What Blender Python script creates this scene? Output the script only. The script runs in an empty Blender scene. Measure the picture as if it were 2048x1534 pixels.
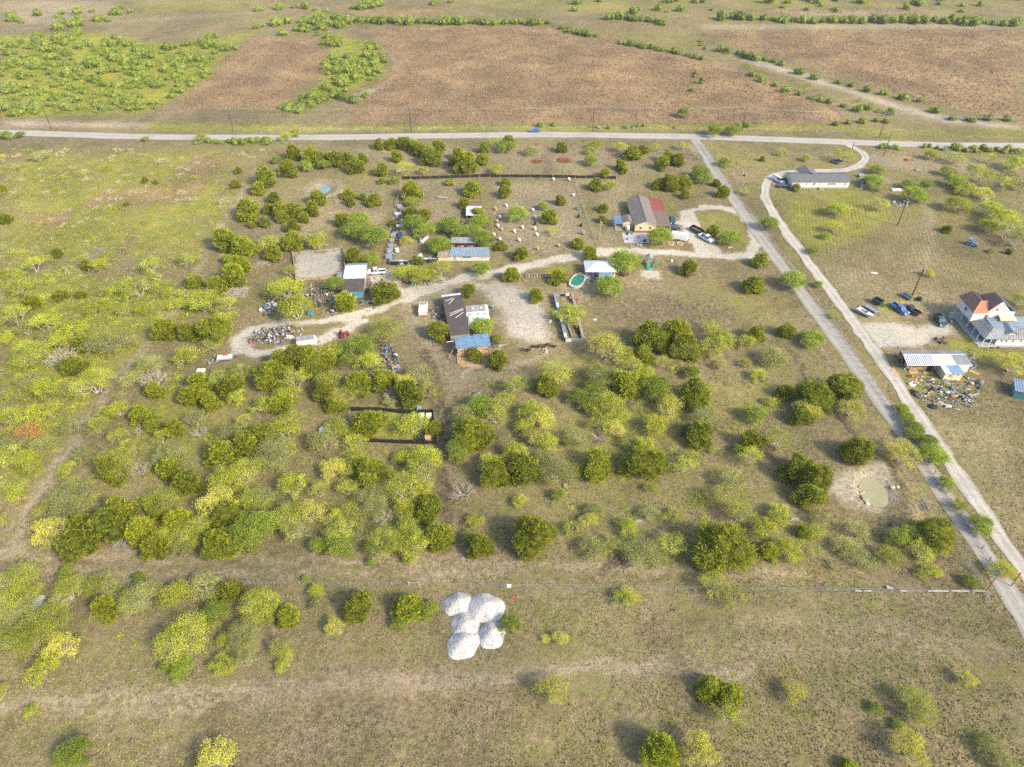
import bpy, math, random
import numpy as np
from mathutils import Vector, Matrix

random.seed(7)
RNG = np.random.default_rng(11)
SC = bpy.context.scene
COL = SC.collection
R = math.radians
HAZE = 0.00007
TONE = 0.72

# ------------------------------------------------------------------ camera (a drone 115 m up, looking 40 degrees down)
CAM_H, PITCH, FPX = 115.0, R(40), 1422.0
cam_d = bpy.data.cameras.new("camera")
cam_d.sensor_width = 36.0
cam_d.lens = 36.0 * FPX / 2048.0
cam_d.clip_start = 0.5
cam_d.clip_end = 6000
cam = bpy.data.objects.new("camera", cam_d)
cam.location = (0, 0, CAM_H)
cam.rotation_euler = (R(90) - PITCH, 0, 0)
COL.objects.link(cam)
SC.camera = cam

# ------------------------------------------------------------------ sky, sun, exposure
SUN_AZ = math.atan2(0.80, -0.60)      # clockwise from +Y: the sun stands right of and behind the camera
SUN_EL = R(36)
world = bpy.data.worlds.new("World")
SC.world = world
world.use_nodes = True
nt = world.node_tree
bg = nt.nodes["Background"]
sky = nt.nodes.new("ShaderNodeTexSky")
sky.sky_type = 'NISHITA'
sky.sun_disc = False
sky.sun_elevation = SUN_EL
sky.sun_rotation = SUN_AZ
sky.air_density = 1.0
sky.dust_density = 2.5
sky.ozone_density = 1.0
nt.links.new(sky.outputs[0], bg.inputs[0])
bg.inputs[1].default_value = 0.15
sd = bpy.data.lights.new("sun", 'SUN')
sd.energy = 2.5
sd.angle = R(9)
sd.color = (1.0, 0.89, 0.68)
so = bpy.data.objects.new("sun", sd)
so.rotation_euler = Vector((-math.sin(SUN_AZ) * math.cos(SUN_EL), -math.cos(SUN_AZ) * math.cos(SUN_EL), -math.sin(SUN_EL))).to_track_quat('-Z', 'Y').to_euler()
COL.objects.link(so)
SC.view_settings.view_transform = 'Standard'
SC.view_settings.look = 'None'
SC.view_settings.exposure = 1.72
SC.view_settings.gamma = 1.0
SC.view_settings.use_curve_mapping = False
SC.render.engine = 'CYCLES'
SC.cycles.max_bounces = 3
SC.cycles.volume_bounces = 0
SC.cycles.transmission_bounces = 2
SC.cycles.glossy_bounces = 1
SC.cycles.diffuse_bounces = 2
SC.cycles.transparent_max_bounces = 4
SC.cycles.use_adaptive_sampling = True
SC.cycles.adaptive_threshold = 0.015
SC.cycles.adaptive_min_samples = 24
SC.cycles.use_denoising = False

# ------------------------------------------------------------------ from a direction in the survey picture to a spot on the land
SP, CP = math.sin(PITCH), math.cos(PITCH)
def G(x, y, z=0.0):
    u = (x - 1024) / FPX; v = (y - 767) / FPX
    t = (CAM_H - z) / (SP + v * CP)
    return (u * t, (CP - v * SP) * t)
def S(y):                                   # picture units per metre on the ground in that row
    return FPX * (SP + (y - 767) / FPX * CP) / CAM_H
def PX(x, y, z=0.0):                        # world -> picture
    dz = CAM_H - z
    d = y * CP + dz * SP
    return (1024 + FPX * x / d, 767 + FPX * (dz * CP - y * SP) / d)

# ------------------------------------------------------------------ smooth value noise for laying out the land
_NT = np.random.default_rng(5).random((8, 256, 256))
def vn(x, y, scale, k=0):
    x = np.asarray(x, float) / scale + 1000.3; y = np.asarray(y, float) / scale + 1000.7
    xi = np.floor(x).astype(int); yi = np.floor(y).astype(int)
    fx = x - xi; fy = y - yi
    fx = fx * fx * (3 - 2 * fx); fy = fy * fy * (3 - 2 * fy)
    T = _NT[k]
    a = T[xi % 256, yi % 256]; b = T[(xi + 1) % 256, yi % 256]; c = T[xi % 256, (yi + 1) % 256]; d = T[(xi + 1) % 256, (yi + 1) % 256]
    return a * (1 - fx) * (1 - fy) + b * fx * (1 - fy) + c * (1 - fx) * fy + d * fx * fy

# ------------------------------------------------------------------ object helpers
def link(o, parent=None):
    COL.objects.link(o)
    if parent is not None: o.parent = parent
    return o
def tag(o, label=None, cat=None, group=None, kind=None):
    if label: o["label"] = label
    if cat: o["category"] = cat
    if group: o["group"] = group
    if kind: o["kind"] = kind
    return o
def thing(name, label, cat, loc=(0, 0, 0), rz=0.0, group=None):
    o = bpy.data.objects.new(name, None)
    o.empty_display_size = 0.3
    o.location = loc; o.rotation_euler = (0, 0, rz)
    return tag(link(o), label, cat, group)
def part(name, data, parent=None, loc=(0, 0, 0), rz=0.0, mat=None):
    o = bpy.data.objects.new(name, data)
    o.location = loc; o.rotation_euler = (0, 0, rz)
    return link(o, parent)
def copy_tree(o, parent=None):
    c = link(o.copy(), parent)
    for ch in o.children:
        copy_tree(ch, c)
    return c

class MB:
    """collects shapes; .mesh() or .build() turns them into ONE mesh"""
    def __init__(s): s.v = []; s.f = []
    def add(s, V, F):
        n = len(s.v); s.v += [tuple(p) for p in V]; s.f += [tuple(i + n for i in f) for f in F]; return s
    def box(s, cx, cy, cz, sx, sy, sz, rz=0.0, rx=0.0, ry=0.0):
        M = Matrix.Translation((cx, cy, cz)) @ Matrix.Rotation(rz, 4, 'Z') @ Matrix.Rotation(ry, 4, 'Y') @ Matrix.Rotation(rx, 4, 'X')
        V = [M @ Vector((i * sx / 2, j * sy / 2, k * sz / 2)) for k in (-1, 1) for j in (-1, 1) for i in (-1, 1)]
        return s.add(V, [(0, 2, 3, 1), (4, 5, 7, 6), (0, 1, 5, 4), (2, 6, 7, 3), (0, 4, 6, 2), (1, 3, 7, 5)])
    def b2(s, x0, x1, y0, y1, z0, z1):
        return s.box((x0 + x1) / 2, (y0 + y1) / 2, (z0 + z1) / 2, x1 - x0, y1 - y0, z1 - z0)
    def prism(s, pts, d):                   # planar polygon (3-d points) pushed along vector d
        n = len(pts); d = Vector(d)
        V = [Vector(p) for p in pts] + [Vector(p) + d for p in pts]
        F = [tuple(range(n))[::-1], tuple(range(n, 2 * n))] + [(i, (i + 1) % n, n + (i + 1) % n, n + i) for i in range(n)]
        return s.add(V, F)
    def sheet(s, a, b, c, d, t=0.06):       # a quad slab of thickness t, grown along its normal
        a, b, c, d = map(Vector, (a, b, c, d))
        nrm = (b - a).cross(d - a).normalized() * t
        return s.prism([a, b, c, d], nrm)
    def ribs(s, a, b, c, d, n, w=0.06, h=0.05, off=0.05):   # standing ribs from edge ab to edge dc
        a, b, c, d = map(Vector, (a, b, c, d))
        nrm = (b - a).cross(d - a).normalized()
        e = (b - a).normalized() * w
        for i in range(n + 1):
            k = i / n * 0.985 + 0.0075
            p = a.lerp(b, k) + nrm * off; q = d.lerp(c, k) + nrm * off
            s.prism([p - e / 2, p + e / 2, q + e / 2, q - e / 2], nrm * h)
        return s
    def tube(s, pts, r, n=6, cap=True):
        pts = [Vector(p) for p in pts]; m = len(pts)
        rr = r if hasattr(r, '__len__') else [r] * m
        base = len(s.v)
        for i, p in enumerate(pts):
            t = (pts[min(i + 1, m - 1)] - pts[max(i - 1, 0)]).normalized()
            u = t.orthogonal().normalized(); w = t.cross(u)
            for k in range(n):
                a = 2 * math.pi * k / n
                s.v.append(tuple(p + (u * math.cos(a) + w * math.sin(a)) * rr[i]))
        for i in range(m - 1):
            for k in range(n):
                s.f.append((base + i * n + k, base + i * n + (k + 1) % n, base + (i + 1) * n + (k + 1) % n, base + (i + 1) * n + k))
        if cap:
            s.f.append(tuple(base + k for k in range(n))[::-1]); s.f.append(tuple(base + (m - 1) * n + k for k in range(n)))
        return s
    def lathe(s, prof, n=16, c=(0, 0, 0), sx=1.0, sy=1.0):  # list of (radius, z)
        base = len(s.v)
        for r, z in prof:
            for k in range(n):
                a = 2 * math.pi * k / n
                s.v.append((c[0] + r * sx * math.cos(a), c[1] + r * sy * math.sin(a), c[2] + z))
        for i in range(len(prof) - 1):
            for k in range(n):
                s.f.append((base + i * n + k, base + i * n + (k + 1) % n, base + (i + 1) * n + (k + 1) % n, base + (i + 1) * n + k))
        s.f.append(tuple(base + k for k in range(n))[::-1]); s.f.append(tuple(base + (len(prof) - 1) * n + k for k in range(n)))
        return s
    def mesh(s, name, mat=None, smooth=False):
        me = bpy.data.meshes.new(name); me.from_pydata(s.v, [], s.f); me.update()
        if mat: me.materials.append(mat)
        if smooth: me.polygons.foreach_set("use_smooth", [True] * len(me.polygons))
        return me
    def build(s, name, mat, parent=None, loc=(0, 0, 0), rz=0.0, smooth=False):
        return part(name, s.mesh(name, mat, smooth), parent, loc, rz)

def np_mesh(name, V, F, mat, attrs=None, smooth=False):     # F: (n,3) or (n,4) array
    V = np.asarray(V, np.float32); F = np.asarray(F, np.int32)
    me = bpy.data.meshes.new(name)
    k = F.shape[1]
    me.vertices.add(len(V)); me.vertices.foreach_set("co", V.ravel())
    me.loops.add(F.size); me.loops.foreach_set("vertex_index", F.ravel())
    me.polygons.add(len(F)); me.polygons.foreach_set("loop_start", np.arange(0, F.size, k, dtype=np.int32))
    try: me.polygons.foreach_set("loop_total", np.full(len(F), k, np.int32))
    except Exception: pass
    if smooth: me.polygons.foreach_set("use_smooth", np.ones(len(F), bool))
    for an, data in (attrs or {}).items():
        data = np.asarray(data, np.float32)
        if data.ndim == 1:
            at = me.attributes.new(an, 'FLOAT', 'POINT'); at.data.foreach_set("value", data)
        else:
            if data.shape[1] == 3: data = np.concatenate([data, np.ones((len(data), 1), np.float32)], 1)
            at = me.attributes.new(an, 'FLOAT_COLOR', 'POINT'); at.data.foreach_set("color", data.ravel())
    me.update(calc_edges=True)
    if mat: me.materials.append(mat)
    return me

# ------------------------------------------------------------------ materials
def newmat(name):
    m = bpy.data.materials.new(name); m.use_nodes = True
    return m, m.node_tree, m.node_tree.nodes["Principled BSDF"]
def N(t, typ, **kw):
    n = t.nodes.new(typ)
    for k, v in kw.items(): setattr(n, k, v)
    return n
def noise(t, vec, scale, detail=4, rough=0.6, lo=0.35, hi=0.65, dist=0.0, w=None):
    n = N(t, "ShaderNodeTexNoise")
    if w is not None: n.noise_dimensions = '4D'; n.inputs["W"].default_value = w
    n.inputs["Scale"].default_value = scale; n.inputs["Detail"].default_value = detail
    n.inputs["Roughness"].default_value = rough; n.inputs["Distortion"].default_value = dist
    t.links.new(vec, n.inputs["Vector"])
    mr = N(t, "ShaderNodeMapRange"); mr.inputs[1].default_value = lo; mr.inputs[2].default_value = hi
    t.links.new(n.outputs[0], mr.inputs[0])
    return mr.outputs[0]
def mixc(t, fac, a, b, mode='MIX'):
    m = N(t, "ShaderNodeMix", data_type='RGBA', blend_type=mode)
    for s, v in ((m.inputs[0], fac), (m.inputs[6], a), (m.inputs[7], b)):
        if isinstance(v, (int, float)): s.default_value = v
        elif isinstance(v, tuple): s.default_value = (*v, 1) if len(v) == 3 else v
        else: t.links.new(v, s)
    return m.outputs[2]
def mth(t, op, a, b=0.0, clamp=False):
    m = N(t, "ShaderNodeMath", operation=op); m.use_clamp = clamp
    for s, v in ((m.inputs[0], a), (m.inputs[1], b)):
        if isinstance(v, (int, float)): s.default_value = v
        else: t.links.new(v, s)
    return m.outputs[0]
def pos(t):
    return N(t, "ShaderNodeTexCoord").outputs["Object"]
def plain(name, col, rough=0.7, var=0.25, scale=1.5, col2=None, metal=0.0, bump=0.0, stretch=None, spec=0.3):
    """a worn surface: base colour broken by two sizes of noise, a second (dirt, rust, fade) colour in blotches"""
    m, t, b = newmat(name)
    col = tuple(x * TONE for x in col); col2 = col2 and tuple(x * TONE for x in col2)
    v = pos(t)
    if stretch:
        mp = N(t, "ShaderNodeMapping"); mp.inputs["Scale"].default_value = stretch; t.links.new(v, mp.inputs[0]); v = mp.outputs[0]
    c2 = col2 or tuple(x * (1 - var) for x in col)
    f = noise(t, v, scale, 5, 0.65, 0.42, 0.68)
    c = mixc(t, f, col, c2)
    g = noise(t, v, scale * 7, 3, 0.6, 0.3, 0.7)
    k = mixc(t, g, (1 - var * .5,) * 3, (1 + var * .3,) * 3)
    c = mixc(t, 1.0, c, k, 'MULTIPLY')
    t.links.new(c, b.inputs["Base Color"])
    b.inputs["Roughness"].default_value = rough; b.inputs["Metallic"].default_value = metal
    b.inputs["Specular IOR Level"].default_value = spec
    if bump:
        bp = N(t, "ShaderNodeBump"); bp.inputs["Strength"].default_value = bump; bp.inputs["Distance"].default_value = 0.05
        t.links.new(g, bp.inputs["Height"]); t.links.new(bp.outputs[0], b.inputs["Normal"])
    return m
def glassy(name, col, rough=0.08):
    m, t, b = newmat(name)
    b.inputs["Base Color"].default_value = (*col, 1); b.inputs["Roughness"].default_value = rough; b.inputs["Specular IOR Level"].default_value = 0.6
    return m
def paint(name, col, rough=0.28, coat=0.4):
    m = plain(name, col, rough, 0.08, 2.0, spec=0.5)
    m.node_tree.nodes["Principled BSDF"].inputs["Coat Weight"].default_value = coat
    return m
def attrmat(name, rough=0.8, trans=0.0):
    m, t, b = newmat(name)
    a = N(t, "ShaderNodeAttribute", attribute_name="Col")
    t.links.new(mixc(t, 1.0, a.outputs["Color"], (TONE, TONE, TONE), "MULTIPLY"), b.inputs["Base Color"])
    b.inputs["Roughness"].default_value = rough; b.inputs["Specular IOR Level"].default_value = 0.2
    return m
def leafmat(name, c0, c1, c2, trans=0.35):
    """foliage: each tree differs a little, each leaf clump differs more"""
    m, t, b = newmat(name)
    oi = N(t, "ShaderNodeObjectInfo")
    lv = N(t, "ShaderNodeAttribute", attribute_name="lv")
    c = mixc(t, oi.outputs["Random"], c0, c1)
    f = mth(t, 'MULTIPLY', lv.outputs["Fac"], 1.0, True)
    c = mixc(t, f, c, c2)  # random clumps take the brighter tone, highlights painted into the leaf colour
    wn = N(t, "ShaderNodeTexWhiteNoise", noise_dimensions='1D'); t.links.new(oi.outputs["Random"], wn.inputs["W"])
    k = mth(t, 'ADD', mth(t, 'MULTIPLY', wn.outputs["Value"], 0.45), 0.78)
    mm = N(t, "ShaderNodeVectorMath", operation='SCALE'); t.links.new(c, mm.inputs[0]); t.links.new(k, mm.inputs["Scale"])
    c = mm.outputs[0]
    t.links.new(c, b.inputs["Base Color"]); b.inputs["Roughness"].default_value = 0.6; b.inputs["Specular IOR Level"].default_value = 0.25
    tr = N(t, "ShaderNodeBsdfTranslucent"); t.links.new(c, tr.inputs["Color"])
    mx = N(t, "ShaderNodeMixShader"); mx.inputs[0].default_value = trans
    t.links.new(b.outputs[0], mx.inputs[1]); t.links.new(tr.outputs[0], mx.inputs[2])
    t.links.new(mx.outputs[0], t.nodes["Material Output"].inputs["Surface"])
    return m

M = {}
M['white'] = plain('white_paint', (0.62, 0.61, 0.58), 0.6, 0.12, 0.8)
M['offwhite'] = plain('off_white_siding', (0.56, 0.545, 0.49), 0.6, 0.15, 0.6)
M['cream'] = plain('cream_siding', (0.58, 0.49, 0.30), 0.65, 0.12, 0.7)
M['wood'] = plain('weathered_wood', (0.36, 0.25, 0.15), 0.85, 0.35, 1.2, stretch=(1, 1, 6))
M['newwood'] = plain('new_lumber', (0.46, 0.29, 0.15), 0.8, 0.25, 1.0)
M['greywood'] = plain('grey_lumber', (0.30, 0.27, 0.23), 0.9, 0.35, 1.5)
M['darkwood'] = plain('pole_wood', (0.085, 0.06, 0.045), 0.9, 0.3, 2.0)
M['galv'] = plain('galvanised_sheet', (0.29, 0.32, 0.34), 0.55, 0.35, 0.45, col2=(0.22, 0.17, 0.13), metal=0.1, stretch=(1, 0.25, 1))
M['galvblue'] = plain('bluish_metal_sheet', (0.19, 0.27, 0.34), 0.5, 0.3, 0.5, col2=(0.27, 0.31, 0.33), metal=0.15)
M['whitemetal'] = plain('white_metal_sheet', (0.54, 0.57, 0.61), 0.5, 0.2, 0.5, metal=0.0)
M['bluemetal'] = plain('blue_metal_sheet', (0.11, 0.21, 0.34), 0.6, 0.3, 0.6, col2=(0.20, 0.29, 0.38), metal=0.0)
M['rusty'] = plain('rusty_sheet', (0.36, 0.30, 0.26), 0.7, 0.35, 0.7, col2=(0.25, 0.11, 0.06), metal=0.2)
M['redmetal'] = plain('red_metal_sheet', (0.30, 0.075, 0.055), 0.7, 0.2, 0.6)
M['brownroof'] = plain('brown_roll_roofing', (0.145, 0.108, 0.088), 0.9, 0.25, 0.8, bump=0.2)
M['greyroof'] = plain('grey_brown_shingles', (0.165, 0.145, 0.128), 0.9, 0.22, 0.9, bump=0.3)
M['slateroof'] = plain('grey_shingles', (0.115, 0.118, 0.13), 0.9, 0.2, 0.9, bump=0.3)
M['darkroof'] = plain('dark_felt_roof', (0.080, 0.066, 0.060), 0.9, 0.3, 0.6, bump=0.2)
M['mauveroof'] = plain('red_brown_metal_roof', (0.22, 0.12, 0.10), 0.6, 0.2, 0.5, metal=0.15)
M['orangepanel'] = plain('orange_metal_panel', (0.46, 0.19, 0.095), 0.6, 0.2, 0.5)
M['paleyellow'] = plain('pale_yellow_sheet', (0.50, 0.55, 0.36), 0.6, 0.12, 0.6)
M['teal'] = plain('teal_paint', (0.06, 0.19, 0.22), 0.6, 0.2, 0.8)
M['greenplastic'] = plain('green_plastic', (0.03, 0.26, 0.17), 0.45, 0.15, 1.0)
M['concrete'] = plain('concrete_slab', (0.38, 0.39, 0.40), 0.85, 0.2, 0.7)
M['black'] = plain('black_mesh', (0.014, 0.015, 0.018), 0.8, 0.3, 2.0)
M['rubber'] = plain('tyre_rubber', (0.02, 0.02, 0.022), 0.85, 0.2, 4.0)
M['rim'] = plain('wheel_rim', (0.42, 0.43, 0.45), 0.35, 0.1, 3.0, metal=0.6)
M['dark'] = plain('dark_parts_and_holes', (0.03, 0.028, 0.026), 0.9, 0.2, 1.0)  # near-black for trim and chassis; on barrel holes it paints the shade inside
M['glass'] = glassy('window_glass', (0.03, 0.04, 0.05))
M['trim'] = plain('white_trim', (0.62, 0.62, 0.60), 0.5, 0.05, 1.0)
M['brick'] = plain('red_brick_base', (0.32, 0.10, 0.07), 0.85, 0.25, 3.0)
M['stone'] = plain('pale_limestone', (0.52, 0.46, 0.36), 0.9, 0.3, 1.5, bump=0.3)
M['soil'] = plain('dark_soil', (0.11, 0.085, 0.06), 0.95, 0.3, 0.8, bump=0.4)
M['rust'] = plain('rust', (0.30, 0.11, 0.05), 0.85, 0.3, 2.0)
M['redpipe'] = plain('red_pipe', (0.30, 0.07, 0.05), 0.6, 0.2, 2.0)
M['wire'] = plain('wire', (0.42, 0.42, 0.42), 0.5, 0.1, 1.0, metal=0.4)
M['whitepaint'] = paint('white_car_paint', (0.66, 0.67, 0.68))
M['bluepaint'] = paint('blue_car_paint', (0.03, 0.10, 0.30))
M['navypaint'] = paint('dark_blue_car_paint', (0.012, 0.03, 0.07))
M['blackpaint'] = paint('black_car_paint', (0.012, 0.012, 0.014))
M['greenpaint'] = paint('dark_teal_car_paint', (0.012, 0.05, 0.065))
M['redpaint'] = paint('red_machine_paint', (0.28, 0.03, 0.03), 0.5)
M['tractorblue'] = paint('blue_machine_paint', (0.05, 0.24, 0.42), 0.45)
M['lamp'] = glassy('headlight_glass', (0.75, 0.75, 0.72), 0.15)
M['lampred'] = glassy('tail_light', (0.35, 0.02, 0.02), 0.2)
M['junk'] = attrmat('mixed_scrap', 0.7)
M['weed'] = attrmat('weeds', 0.9)
M['bark'] = plain('grey_bark', (0.30, 0.25, 0.20), 0.95, 0.35, 3.0)
M['palebark'] = plain('pale_bark', (0.46, 0.40, 0.33), 0.95, 0.3, 3.0)
M['cedar'] = leafmat('cedar_foliage', (0.060, 0.085, 0.005), (0.105, 0.118, 0.007), (0.32, 0.34, 0.018), 0.42)
M['mesq'] = leafmat('mesquite_foliage', (0.092, 0.130, 0.010), (0.165, 0.180, 0.013), (0.45, 0.475, 0.042), 0.42)
M['sage'] = leafmat('sage_foliage', (0.110, 0.132, 0.028), (0.150, 0.160, 0.040), (0.35, 0.365, 0.10), 0.4)
M['green'] = leafmat('bright_green_foliage', (0.085, 0.140, 0.012), (0.135, 0.185, 0.016), (0.30, 0.365, 0.04), 0.42)
M['yellow'] = leafmat('yellow_foliage', (0.29, 0.285, 0.030), (0.33, 0.315, 0.035), (0.48, 0.455, 0.085), 0.42)
M['rustleaf'] = leafmat('orange_foliage', (0.28, 0.13, 0.04), (0.30, 0.14, 0.04), (0.42, 0.27, 0.08), 0.3)
M['greytwig'] = leafmat('grey_twig_leaves', (0.30, 0.28, 0.15), (0.34, 0.30, 0.17), (0.36, 0.33, 0.20), 0.3)
M['farbush'] = leafmat('far_bush_foliage', (0.085, 0.135, 0.020), (0.135, 0.175, 0.026), (0.25, 0.295, 0.048), 0.4)
# ================================================================== THE LAND
def seg_dist(X, Y, pts, closed):
    d = np.full(X.shape, 1e9)
    n = len(pts)
    for i in range(n if closed else n - 1):
        ax, ay = pts[i]; bx, by = pts[(i + 1) % n]
        dx, dy = bx - ax, by - ay
        L = dx * dx + dy * dy + 1e-9
        t = np.clip(((X - ax) * dx + (Y - ay) * dy) / L, 0, 1)
        d = np.minimum(d, np.hypot(X - ax - t * dx, Y - ay - t * dy))
    return d
def inside(X, Y, pts):
    c = np.zeros(X.shape, bool); n = len(pts)
    for i in range(n):
        ax, ay = pts[i]; bx, by = pts[(i + 1) % n]
        if ay == by: continue
        k = ((ay > Y) != (by > Y)) & (X < (bx - ax) * (Y - ay) / (by - ay) + ax)
        c ^= k
    return c
def sm(x): x = np.clip(x, 0, 1); return x * x * (3 - 2 * x)
def W(pts): return [G(*p) for p in pts]
def poly_mask(X, Y, pts, soft):
    pts = W(pts)
    xs = [p[0] for p in pts]; ys = [p[1] for p in pts]
    out = np.zeros(X.shape)
    k = (X > min(xs) - soft * 2) & (X < max(xs) + soft * 2) & (Y > min(ys) - soft * 2) & (Y < max(ys) + soft * 2)
    if k.any():
        x, y = X[k], Y[k]
        d = seg_dist(x, y, pts, True); d = np.where(inside(x, y, pts), d, -d)
        out[k] = sm(d / (2 * soft) + 0.5)
    return out
def stroke_mask(X, Y, pts, width, soft):
    pts = W(pts)
    xs = [p[0] for p in pts]; ys = [p[1] for p in pts]; e = width + soft * 2
    out = np.zeros(X.shape)
    k = (X > min(xs) - e) & (X < max(xs) + e) & (Y > min(ys) - e) & (Y < max(ys) + e)
    if k.any():
        d = width / 2 - seg_dist(X[k], Y[k], pts, False)
        out[k] = sm(d / (2 * soft) + 0.5)
    return out

# pale bare ground, gravel and tracks: (points in the picture, width in metres or None for an area, softness, strength)
BARE = [
    ([(1545, 512), (1480, 513), (1420, 511), (1350, 508), (1280, 503), (1200, 505), (1150, 513), (1090, 523), (1030, 536), (990, 546), (930, 552)], 5.2, 1.4, 1),
    ([(1505, 503), (1518, 482), (1502, 450), (1482, 426), (1442, 413), (1402, 415), (1368, 428), (1362, 445)], 3.6, .6, 1),
    ([(1362, 425), (1395, 425), (1410, 470), (1450, 505), (1395, 515), (1370, 480)], None, 1.2, 1),
    ([(1530, 500), (1565, 520), (1595, 545), (1575, 525), (1545, 490), (1515, 470)], None, 1.0, 1),
    ([(1485, 425), (1505, 440), (1535, 485), (1545, 505)], 4.0, 1, .9),
    ([(985, 546), (930, 556), (890, 572), (830, 590), (790, 603), (740, 622), (690, 636), (640, 643), (560, 646), (505, 655), (472, 680), (482, 702), (530, 706), (590, 696), (640, 681), (680, 662), (720, 642)], 4.4, .9, .95),
    ([(960, 560), (1000, 560), (1050, 570), (1090, 590), (1100, 640), (1110, 685), (1060, 692), (1010, 680), (990, 630), (975, 600), (940, 575), (920, 560)], None, 4, .88),
    ([(870, 553), (960, 553), (985, 585), (900, 590), (820, 604), (790, 606), (800, 592)], None, 2.5, .72),
    ([(745, 560), (775, 560), (800, 585), (850, 575), (880, 560)], 4.2, 1, .95), ([(790, 600), (880, 575), (890, 640), (900, 700), (880, 760), (840, 700), (800, 650)], None, 4, .6), ([(840, 700), (1000, 715), (1040, 760), (900, 790), (860, 760)], None, 6, .5), ([(735, 545), (795, 535), (810, 560), (790, 590), (770, 565)], None, 1.5, .9),
    ([(1005, 688), (985, 712), (940, 738), (930, 750)], 2.2, .8, .8), ([(1105, 700), (1050, 725), (985, 748), (920, 760)], 2.6, 1, .55),
    ([(1700, 650), (1745, 635), (1770, 640), (1830, 652), (1900, 645), (1925, 668), (1850, 690), (1800, 703), (1750, 700)], None, 3.0, 1), ([(1690, 610), (1720, 600), (1830, 640), (1700, 660)], None, 3, .5), ([(1850, 585), (1900, 600), (1920, 625), (1880, 622)], None, 3, .62),
    ([(1790, 600), (1840, 590), (1900, 610), (1915, 640), (1870, 640), (1810, 640)], None, 3, .45),
    ([(585, 508), (686, 500), (690, 550), (592, 562)], None, .6, .95),
    ([(520, 335), (470, 405), (425, 480), (392, 560), (312, 662), (240, 745), (170, 850), (90, 960), (35, 1050), (40, 1110)], 3.0, 1.6, .6),
    ([(1655, 960), (1690, 930), (1760, 925), (1800, 950), (1805, 1005), (1760, 1030), (1690, 1015), (1650, 990)], None, 1.8, .74),
    ([(600, 395), (600, 372), (640, 355), (690, 362), (705, 385), (660, 398)], None, 2.0, .55),
    ([(-50, 1420), (300, 1392), (600, 1372), (900, 1358), (1200, 1335), (1500, 1345)], 3.0, 2, .64), ([(100, 1440), (450, 1402), (800, 1382), (1100, 1362)], 2.0, 1.5, .58), ([(1250, 1330), (1550, 1300), (1900, 1290)], 4, 3, .4), ([(1500, 1240), (1800, 1260), (2000, 1300)], 3, 2, .38),
    ([(-50, 1108), (200, 1118), (600, 1120), (900, 1122), (1250, 1135), (1600, 1150)], 2.2, 1.3, .62), ([(0, 1142), (600, 1146), (1000, 1148)], 2.0, 1.2, .56),
    ([(1180, 560), (1240, 570), (1330, 590), (1380, 610), (1330, 560), (1290, 545)], None, 3, .4),
    ([(975, 362), (1160, 362), (1185, 500), (1040, 515), (985, 490)], None, 5, .52), ([(560, 292), (1370, 292), (1400, 345), (1230, 352), (820, 350), (700, 300)], None, 5, .45), ([(1190, 370), (1240, 360), (1260, 400), (1240, 470), (1210, 500)], None, 4, .5), ([(500, 460), (700, 380), (790, 370), (770, 450), (640, 460), (560, 520)], None, 4, .45), ([(1620, 520), (1760, 540), (1800, 590), (1700, 610)], None, 6, .42), ([(1800, 860), (2048, 830), (2048, 1000)], None, 8, .35),
    ([(1275, 540), (1300, 535), (1325, 545), (1320, 556), (1285, 556)], None, 1, .9),
    ([(1110, 560), (1175, 560), (1200, 580), (1180, 600), (1150, 620), (1120, 600)], None, 2, .55),
    ([(1720, 335), (1760, 355), (1830, 385), (1858, 420), (1862, 470), (1850, 520)], 4.5, 1.5, .5),
    ([(1850, 440), (1845, 480), (1820, 540), (1780, 600)], 6, 3, .3),
    ([(1700, 300), (1860, 310), (2048, 330), (2048, 350), (1860, 345), (1760, 340)], None, 5, .55),
    ([(1560, 300), (1680, 300), (1700, 320), (1620, 330)], None, 4, .4),
    ([(1360, 290), (1400, 286), (1420, 300), (1400, 320)], None, 2, .5),
    ([(480, 260), (540, 255), (600, 252), (900, 256), (900, 261), (480, 268)], None, 1, .3),
    ([(0, 238), (130, 240), (300, 244), (300, 258), (0, 255)], None, 4, .7),
    ([(740, 85), (790, 110), (800, 140), (760, 170), (700, 190), (690, 215), (720, 200), (770, 175), (790, 140), (780, 110)], None, 3, .7),
    ([(1440, 100), (1500, 130), (1600, 160), (1700, 190), (1800, 225), (1900, 250), (2048, 262), (2048, 250), (1900, 232), (1780, 200), (1640, 155), (1520, 115)], None, 5, .75),
    ([(0, 0), (230, 0), (260, 30), (120, 55), (0, 50)], None, 10, .6), ([(0, 60), (220, 45), (420, 30), (700, 12)], 10, 6, .5),
    ([(1400, 48), (2048, 45), (2048, 58), (1400, 60)], None, 4, .6), ([(1550, 22), (1800, 18), (1810, 30), (1600, 34)], None, 6, .5),
    ([(810, 360), (920, 358), (920, 440), (870, 470), (800, 520), (775, 520), (790, 440)], None, 2.5, .4),
    ([(620, 345), (560, 300), (700, 290), (820, 300), (700, 290)], None, 3, .2),
]
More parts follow.
